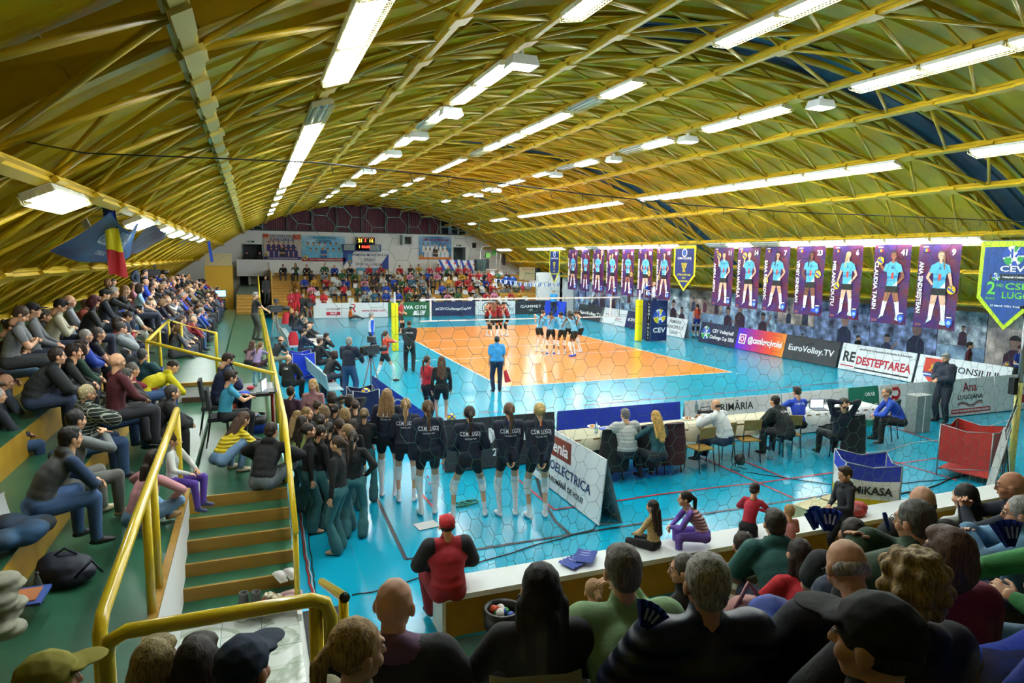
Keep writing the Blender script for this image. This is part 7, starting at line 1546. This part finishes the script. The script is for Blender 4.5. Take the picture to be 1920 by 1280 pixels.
p = hp(657, 598, 0); person((p.x, p.y, 0), 100, 'ball kid in an orange tee sitting on the floor before the boards', 'long', 'c', top='e06818', bot='2a2c30', hair='short', hc='dark', lod=1, h=1.5, sleeve='short')
for i, (px, py, lb) in enumerate(((545, 548, 'red and white player standing by the far left steps'), (556, 545, 'red shirted man behind her at the far left'), (585, 550, 'red track top player behind the white board, left'), (607, 550, 'red track top player behind the white board, right'))):
    p = at(px, py, 1, 16.9); person((p.x, 16.9, max(0, p.z-1.65)), 180, lb, ['stand_front', 'stand', 'stand_cross', 'stand_front'][i], 'fmff'[i], top=['b83040', 'b8202c', 'b01c2a', 'b01c2a'][i], bot='c0202c', hair=['pony', 'short', 'bun', 'bun'][i], hc='light', lod=0, h=1.8)
person((-9.0, 13.0, 0), 150, 'operator in black with headphones at the far left television camera', 'camera', 'm', top='1c1d20', bot='26282c', hair='short', hc='grey', lod=0, h=1.8)
for i, (px, lb) in enumerate(((463, 'left of two people leaning in the upper opening of the far wall'), (487, 'right of two people leaning in the upper opening of the far wall'))):
    p = at(px, 485, 1, 25.6); person((p.x, 25.4, 2.62), 180, lb, 'stand_front', 'm', top='1c1e24', hair='short', hc='dark', lod=0, h=1.72)
person((-11.0, 15.6, 1.0), 150, 'man in black standing by the dark doorway at the far left', 'stand', 'm', top='1a1b1e', bot='1a1b1e', hair='short', hc='dark', lod=0, h=1.8)

# ---- walkway and platform people on the left
seated(427, 674, 1.02, 70, 'announcer in a navy suit holding a microphone', 'phone', top='16244a', bot='16203c', hair='quiff', hc='dark', glasses=True, fat=.02, lod=2)
p = EP(434, 690, 14.1); b = MB(); b.tube([tuple(hp(441, 700, 2.05)), tuple(hp(434, 684, 2.2))], .016, BLK, 8); b.ball(tuple(hp(433, 682, 2.22)), .03, BLK, 8); tag(b.build('microphone'), 'black microphone in the hand of the announcer', 'microphone')
seated(433, 708, 1.02, 75, 'boy in a turquoise and white football shirt at the table', 'table', kind='c', hz=1.1, top='3a9cc0', bot='1a1c22', hair='quiff', hc='dark', sleeve='short', h=1.55, lod=2)
person((hp(420, 888, .9).x, hp(420, 888, .9).y, .9), 60, 'woman in a yellow quilted jacket crouching on the walkway', 'crouch', 'f', topm=PUFFY, bot=J3, hair='long', hc='brown', shoe='c0b090', lod=2, h=1.66)
person(None, 30, 'man in a black hoodie sitting on the top step by the handrail', 'floor', headat=hp(509, 808, 1.64), top='141518', bot='5a6468', hair='short', hc='dark', lod=2, fat=.012, hood=True)
person(None, 45, 'girl with very long brown hair in a pink top and jeans', 'floor', 'f', headat=hp(290, 862, 1.78), top='c88f98', bot=J3, hair='verylong', hc='dark', shoe='8a6a40', lod=2, h=1.66)
person(None, 110, 'small girl in a white top and purple trousers by the rail', 'rest', 'c', headat=hp(328, 825, 1.86), top='d4d8d4', bot='5a3fa0', hair='bun', hc='brown', shoe='24305a', lod=2, h=1.25)
# ---- left stand, the nearer people one by one: (px, py, row, face, label, options)
R0, R1, R2, R3 = [(z, z+1.22) for _, z in LROW]
LS = [
 (133, 822, 0, 55, 'bearded man in a grey padded vest over blue sleeves', dict(pose='lean', top='4a4e50', x1='1f3a5c', sleeve='two', bot=J1, hair='short', hc='black', lod=2, hood=True)),
 (143, 788, 0, 50, 'dark haired man in a grey sweatshirt clapping', dict(pose='clap', top='6c7274', bot='6a6c66', hair='crop', hc='black', lod=2, shoe='b8a888')),
 (165, 738, 0, 65, 'blond man in a black and white checked shirt clapping', dict(pose='clap', topm=PLAID, bot=J2, hair='crop', hc='c8b890', lod=2, fat=.04)),
 (236, 706, 0, 60, 'grey haired man in a dark brown jacket, chin on hand', dict(pose='chin', top='221e1a', bot=J2, hair='short', hc='4a4642', lod=2, fat=.03)),
 (249, 694, 0, 60, 'man with glasses in a dark red sweater clapping', dict(pose='clap', top='7c1a2c', bot=J1, hair='crop', hc='6a645c', glasses=True, lod=1)),
 (220, 678, 1, 60, 'bald man with glasses on his head in burgundy', dict(pose='rest', top='4a1420', hair=None, glasses=True, bot='2a2c34', lod=1)),
 (108, 668, 1, 70, 'dark haired man in a charcoal sweater looking right', dict(pose='lean', top='1f2428', bot='22304a', hair='crop', hc='dark', lod=2, fat=.03)),
 (139, 660, 1, 75, 'young man in a black leather jacket with hands together', dict(pose='lean', top='0f1012', bot='5c6464', hair='quiff', hc='dark', lod=2)),
 (154, 652, 1, 70, 'person in a dark green top beside the leather jacket', dict(pose='lean', top='15382c', bot='44484c', hair='bob', hc='3a2a20', lod=1)),
 (162, 630, 1, 75, 'grey haired man in a royal blue sweater', dict(pose='lean', top='1f3fa0', bot='1f2430', hair='crop', hc='a8a49c', lod=1, fat=.03)),
 (186, 626, 1, 75, 'man in a black tee with a pink scarf', dict(pose='lean', top='17181b', bot='1c1e24', hair='crop', hc='5c5650', sleeve='short', lod=1)),
 (228, 616, 1, 70, 'man in a light grey sweatshirt leaning on his elbows', dict(pose='chin', top='8a9094', bot='17181c', hair='crop', hc='4a4440', lod=1, fat=.03)),
 (268, 666, 0, 30, 'grey haired man in a teal sweater sitting before the platform', dict(pose='rest', top='124048', hair='crop', hc='4c4a46', lod=1, fat=.03)),
 (324, 688, 0, 60, 'man in a bright yellow hoodie bending over his phone', dict(pose='bend', top='d8cc14', bot=J1, hair='buzz', hc='dark', lod=2, hood=True)),
 (324, 736, 0, 75, 'man in a black jacket with a red collar, legs stretched out', dict(pose='lean', top='1c1e20', bot='17181a', hair='crop', hc='4a4642', lod=2, fat=.035, hz=.98)),
 (20, 614, 2, 75, 'woman in a black tee and pale jeans looking at a phone', dict(kind='f', pose='phone', top='17181c', bot=J3, hair='bun', hc='dark', sleeve='short', lod=2)),
 (40, 590, 3, 80, 'man in a grey tee with a blue and white scarf', dict(pose='phone', top='787c80', bot='3a3e44', hair='crop', hc='4a3a2c', sleeve='short', lod=2)),
 (63, 582, 3, 80, 'man in a dark cap and grey shirt on the top row', dict(pose='rest', top='6c7074', hair='crop', hc='dark', cap_c='17191c', lod=1)),
 (84, 592, 2, 75, 'man in a dark brown shirt with a hand at his chin', dict(pose='chin', top='2a241e', hair='short', hc='4a4038', lod=2, fat=.03)),
 (113, 574, 3, 80, 'dark haired person in cream behind the brown shirt', dict(pose='phone', top='b8b49c', hair='quiff', hc='black', lod=1)),
 (131, 565, 3, 80, 'bald man with a blue clapper on the top row', dict(pose='rest', top='8c9298', hair=None, lod=1)),
 (163, 571, 2, 80, 'man in a salmon tee with a scarf', dict(pose='lean', top='9a4a40', sleeve='short', hair='crop', hc='6a4a34', lod=1, fat=.03)),
 (176, 566, 3, 80, 'woman with dark red hair bending over her phone', dict(kind='f', pose='phone', top='1f2024', hair='bob', hc='4a1018', lod=1)),
 (197, 552, 3, 80, 'man in a black cap and navy jacket', dict(pose='rest', top='18202e', hair='crop', hc='dark', cap_c='121416', lod=1)),
 (214, 548, 3, 80, 'grey bearded man clapping on the top row', dict(pose='clap', top='22282c', hair='short', hc='a8a49c', lod=1)),
 (236, 544, 3, 80, 'woman in a black knitted jacket with light collar', dict(kind='f', pose='lean', top='22242a', hair='long', hc='light', lod=1)),
 (251, 537, 3, 80, 'man in a dusty pink tee', dict(pose='rest', top='a06a80', sleeve='short', hair='crop', hc='5a4a3c', lod=1)),
 (262, 541, 3, 80, 'girl in a pale blue tee', dict(kind='f', pose='rest', top='9cc4e0', sleeve='short', hair='bob', hc='3a2a20', lod=1)),
 (273, 530, 3, 80, 'bald man in a royal blue football shirt on the top row', dict(pose='phone', top='1c40b8', sleeve='short', hair='bald', hc='grey', lod=1, fat=.03)),
 (261, 582, 1, 75, 'man in a white tee and pale trousers', dict(pose='lean', top='c8ccc8', bot='a8aca8', sleeve='short', hair='quiff', hc='dark', lod=1)),
 (240, 594, 1, 75, 'girl in a patterned brown sweater looking at a phone', dict(kind='f', pose='phone', topm=mat('8a7456', .9, 'leopard', h2='3a2c20', sc=30), hair='bun', hc='dark', lod=1)),
 (278, 572, 1, 75, 'man in a black sweater and glasses behind the white tee', dict(pose='rest', top='17181c', hair='crop', hc='4a4440', glasses=True, lod=1)),
 (221, 606, 1, 75, 'woman in a dark red sweater', dict(kind='f', pose='clap', top='8c2430', hair='bob', hc='2a1d15', lod=1)),
 (-6, 742, 0, 60, 'grey haired man in glasses and a bright blue jacket at the left edge', dict(pose='rest', top='17202c', bot=J2, hair='crop', hc='a8a49a', glasses=True, lod=2)),
 (12, 716, 0, 65, 'bald man with glasses above blue jeans at the left edge', dict(pose='rest', top='3c4a5c', bot=J2, hair='bald', hc='grey', glasses=True, lod=2)),
 (-8, 655, 1, 75, 'man in a burgundy sweater cut by the left edge', dict(pose='lean', top='4c1420', bot='17181c', hair='short', hc='dark', lod=1)),
]
used = {0: [], 1: [], 2: [], 3: []}
for px, py, rw, face, lb, o in LS:
    o = dict(o); z, hz = (R0, R1, R2, R3)[rw]; hz = z+o.pop('hz', 1.22); q = hp(px, py, hz); used[rw].append(q.y)
    person(None, face, lb, headat=q, group=None, **o)
person((-15.6, -1.5, 2.0), 95, 'man in a dark navy shirt standing at the back of the left stand', 'stand_hips', 'm', top='18283c', bot='15171c', hair='short', hc='grey', lod=1, h=1.78)
person((-15.2, -2.6, 1.75), 70, 'man in a blue and white patterned shirt standing in front of him', 'stand', 'm', topm=mat('2a3a5c', .8, 'leopard', h2='a8b4c8', sc=24), bot='17181c', hair='short', hc='dark', lod=1, h=1.8)
# ---- the rest of the crowd
CT = [('17181c', 'black'), ('22262c', 'charcoal'), ('1c2436', 'navy'), ('6c7276', 'grey'), ('3a2a24', 'brown'), ('2f4a78', 'denim blue'), ('c8ccc8', 'white'), ('8c2430', 'dark red'), ('1f44b0', 'royal blue'), ('2c4634', 'dark green'), ('8a7a5c', 'beige'), ('4a4e58', 'slate'), ('202024', 'black'), ('5c2638', 'plum')]
HT = [('short', 'dark', 'm', 'short dark hair'), ('crop', 'brown', 'm', 'cropped brown hair'), ('bald', 'grey', 'm', 'a bald crown'), ('short', 'grey', 'm', 'grey hair'), ('long', 'dark', 'f', 'long dark hair'), ('pony', 'brown', 'f', 'a brown ponytail'), ('bob', 'light', 'f', 'a light bob'), ('quiff', 'black', 'm', 'black hair'), ('long', 'blond', 'f', 'long blonde hair'), ('buzz', 'dark', 'm', 'a shaved head')]
NTH = ['first', 'second', 'third', 'fourth', 'fifth', 'sixth', 'seventh', 'eighth', 'ninth', 'tenth', 'eleventh', 'twelfth', 'thirteenth', 'fourteenth', 'fifteenth', 'sixteenth', 'seventeenth', 'eighteenth', 'nineteenth', 'twentieth', 'twenty-first', 'twenty-second', 'twenty-third', 'twenty-fourth', 'twenty-fifth', 'twenty-sixth', 'twenty-seventh', 'twenty-eighth', 'twenty-ninth', 'thirtieth']
random.seed(21); PO = ['rest', 'lean', 'clap', 'phone', 'arms', 'chin', 'rest', 'lean']
for rw in range(4):
    y = max(used[rw])+.7; n = 0
    if rw == 0: y = max(y, -9.6)
    while y < (12.2, 13, 13.5, 10)[rw]:
        if random.random() < .12: y += .5; continue
        if rw == 3 and -3.4 < y < -.2 or rw == 2 and -3.4 < y < -1.6: y += .6; continue
        c, cn = random.choice(CT); hs, hc_, kd, hn = random.choice(HT)
        person((LROW[rw][0]-.08+random.uniform(-.05, .05), y, LROW[rw][1]), 78+random.uniform(-25, 14), '%s top, %s, %s row of left stand, %s beyond railed platform' % (cn, hn.replace('a ', ''), NTH[rw], NTH[n]), PO[random.randrange(8)], kd, top=c, bot=random.choice(('22304a', '17181c', J1, '3a3e44')), skin=random.choice('aabce'), hair=hs, hc=hc_, lod=1 if y < -3 else 0, group='crowd in row %d of the left stand' % (rw+1)); n += 1
        y += random.uniform(.6, .86)
FC = [('1c1e22', 'black'), ('24303a', 'dark'), ('1c40a8', 'blue'), ('8a9296', 'grey'), ('b8202e', 'red'), ('c8cccc', 'white'), ('2c5a34', 'green'), ('d88aa8', 'pink'), ('c8982c', 'mustard'), ('3a2c2a', 'brown'), ('2a5a78', 'teal'), ('17181b', 'black')]
for k in range(5):
    x = (-4.6, -8.0, -8.3, -8.4, -10.2)[k]; n = 0
    while x < (7.4, 7.6, 7.8, 7.9, 6.4)[k]:
        if random.random() < (.34, .3, .18, .12, .2)[k]: x += .62; continue
        if x > 2.5 and random.random() < .45: c, cn = FC[4]
        else: c, cn = random.choice(FC)
        hs, hc_, kd, hn = random.choice(HT)
        person((x, FR[k][0]+.55, FR[k][1]), 180+random.uniform(-18, 18), '%s top, %s, %s row of far stand, %s from left' % (cn, hn.replace('a ', ''), NTH[k], NTH[n]), PO[random.randrange(8)], kd, top=c, bot=random.choice(('22304a', '17181c', '3a3e44')), skin=random.choice('aabc'), hair=hs, hc=hc_, lod=0, group='crowd in row %d of the far stand' % (k+1)); n += 1
        x += random.uniform(.6, .9)
for i, (px, py, c, lb) in enumerate(((908, 517, '17191c', 'man in black sitting alone at the right of the far stand'), (915, 525, 'c02430', 'man in a red top and cap right of the far stand crowd'), (927, 541, '7a8288', 'first grey clad child near the gym balls'), (939, 537, '7a8288', 'second grey clad child near the gym balls'), (946, 538, '6a7278', 'third grey clad child near the gym balls'), (953, 539, '6a7278', 'fourth grey clad child near the gym balls'))):
    k = 3 if i == 0 else 2 if i == 1 else 1; p = at(px, py, 1, FR[k][0]+.55); person((p.x, p.y, FR[k][1]), 180, lb, ['lean', 'rest', 'phone'][i % 3], 'm' if i < 2 else 'c', top=c, bot='17181c' if i else '22304a', hair='short', hc='dark', cap_c='c02430' if i == 1 else None, lod=0, h=1.75 if i < 2 else 1.45)
# a few things held or lying in the left stand
clapper(hp(130, 590, 2.6), (1.2, .3, 1.2), 'blue clapper held on the top row of the left stand'); clapper(hp(305, 700, 1.9), (1.3, .4, 1.3), 'dark phone sized card by the yellow hoodie man' if 0 else 'small blue clapper beside the yellow hoodie man', .6)
q = hp(125, 1085, 1.05); BP = mat('141c30', .7, 'noise', h2='101626', sc=8); r = soft([((0, 0, .13), (.24, .19, .14)), ((-.1, .05, .15), (.15, .16, .14)), ((.14, -.04, .1), (.12, .13, .09)), ((.05, -.14, .08), (.14, .07, .07))], .016, BP, 'backpack', (q.x, q.y, 1.02), 'dark navy backpack lying on the green floor at the left', 'backpack')
b = MB(); b.tube([(.1, -.18, .1), (.25, -.2, .26), (.3, -.05, .08)], .014, BP, 6); b.build('strap', r); b = MB(); b.tube([(-.1, 0, .26), (0, 0, .33), (.1, 0, .26)], .012, BP, 6); b.build('handle', r)
random.seed(6); q = hp(40, 1010, 1.45)
soft([((random.uniform(-.16, .16), random.uniform(-.22, .22), random.uniform(0, .14)), (.16, .17, .09)) for _ in range(9)], .02, mat('1c4a70', .75, 'noise', h2='15171b', sc=2.2), 'coat_pile', tuple(q), 'pile of blue and black coats on the bench at the left edge', 'coat')
q = hp(8, 1190, 1.35); soft([((.02*math.sin(k*2), .06*math.cos(k*1.7), .05*k), (.13, .13, .045)) for k in range(9)], .014, mat('a0a08c', .6, 'noise', h2='8c8c7c', sc=9), 'puffer_coat', tuple(q), 'cream padded coat hanging at the lower left edge', 'coat')
q = hp(45, 985, 1.45); seat((q.x, q.y, 1.42), 90, 'white seat shell behind the man in the padded vest')
b = MB(); b.box((0, 0, .01), (.5, .34, .02), mat('2a4a9c', .5)); b.box((0, 0, .025), (.4, .24, .01), mat('b06a3c', .5)); q = hp(20, 1125, 1.2); tag(b.build('blue_leaflet', loc=tuple(q)), 'blue bordered printed card on the ochre bench at the left edge', 'leaflet')
b = MB(); b.box((0, 0, .01), (.42, .2, .03), mat('2454b0', .5)); q = hp(82, 768, 1.4); tag(b.build('blue_box_lid', loc=tuple(q)), 'flat blue folder on the green step in the left stand', 'folder')
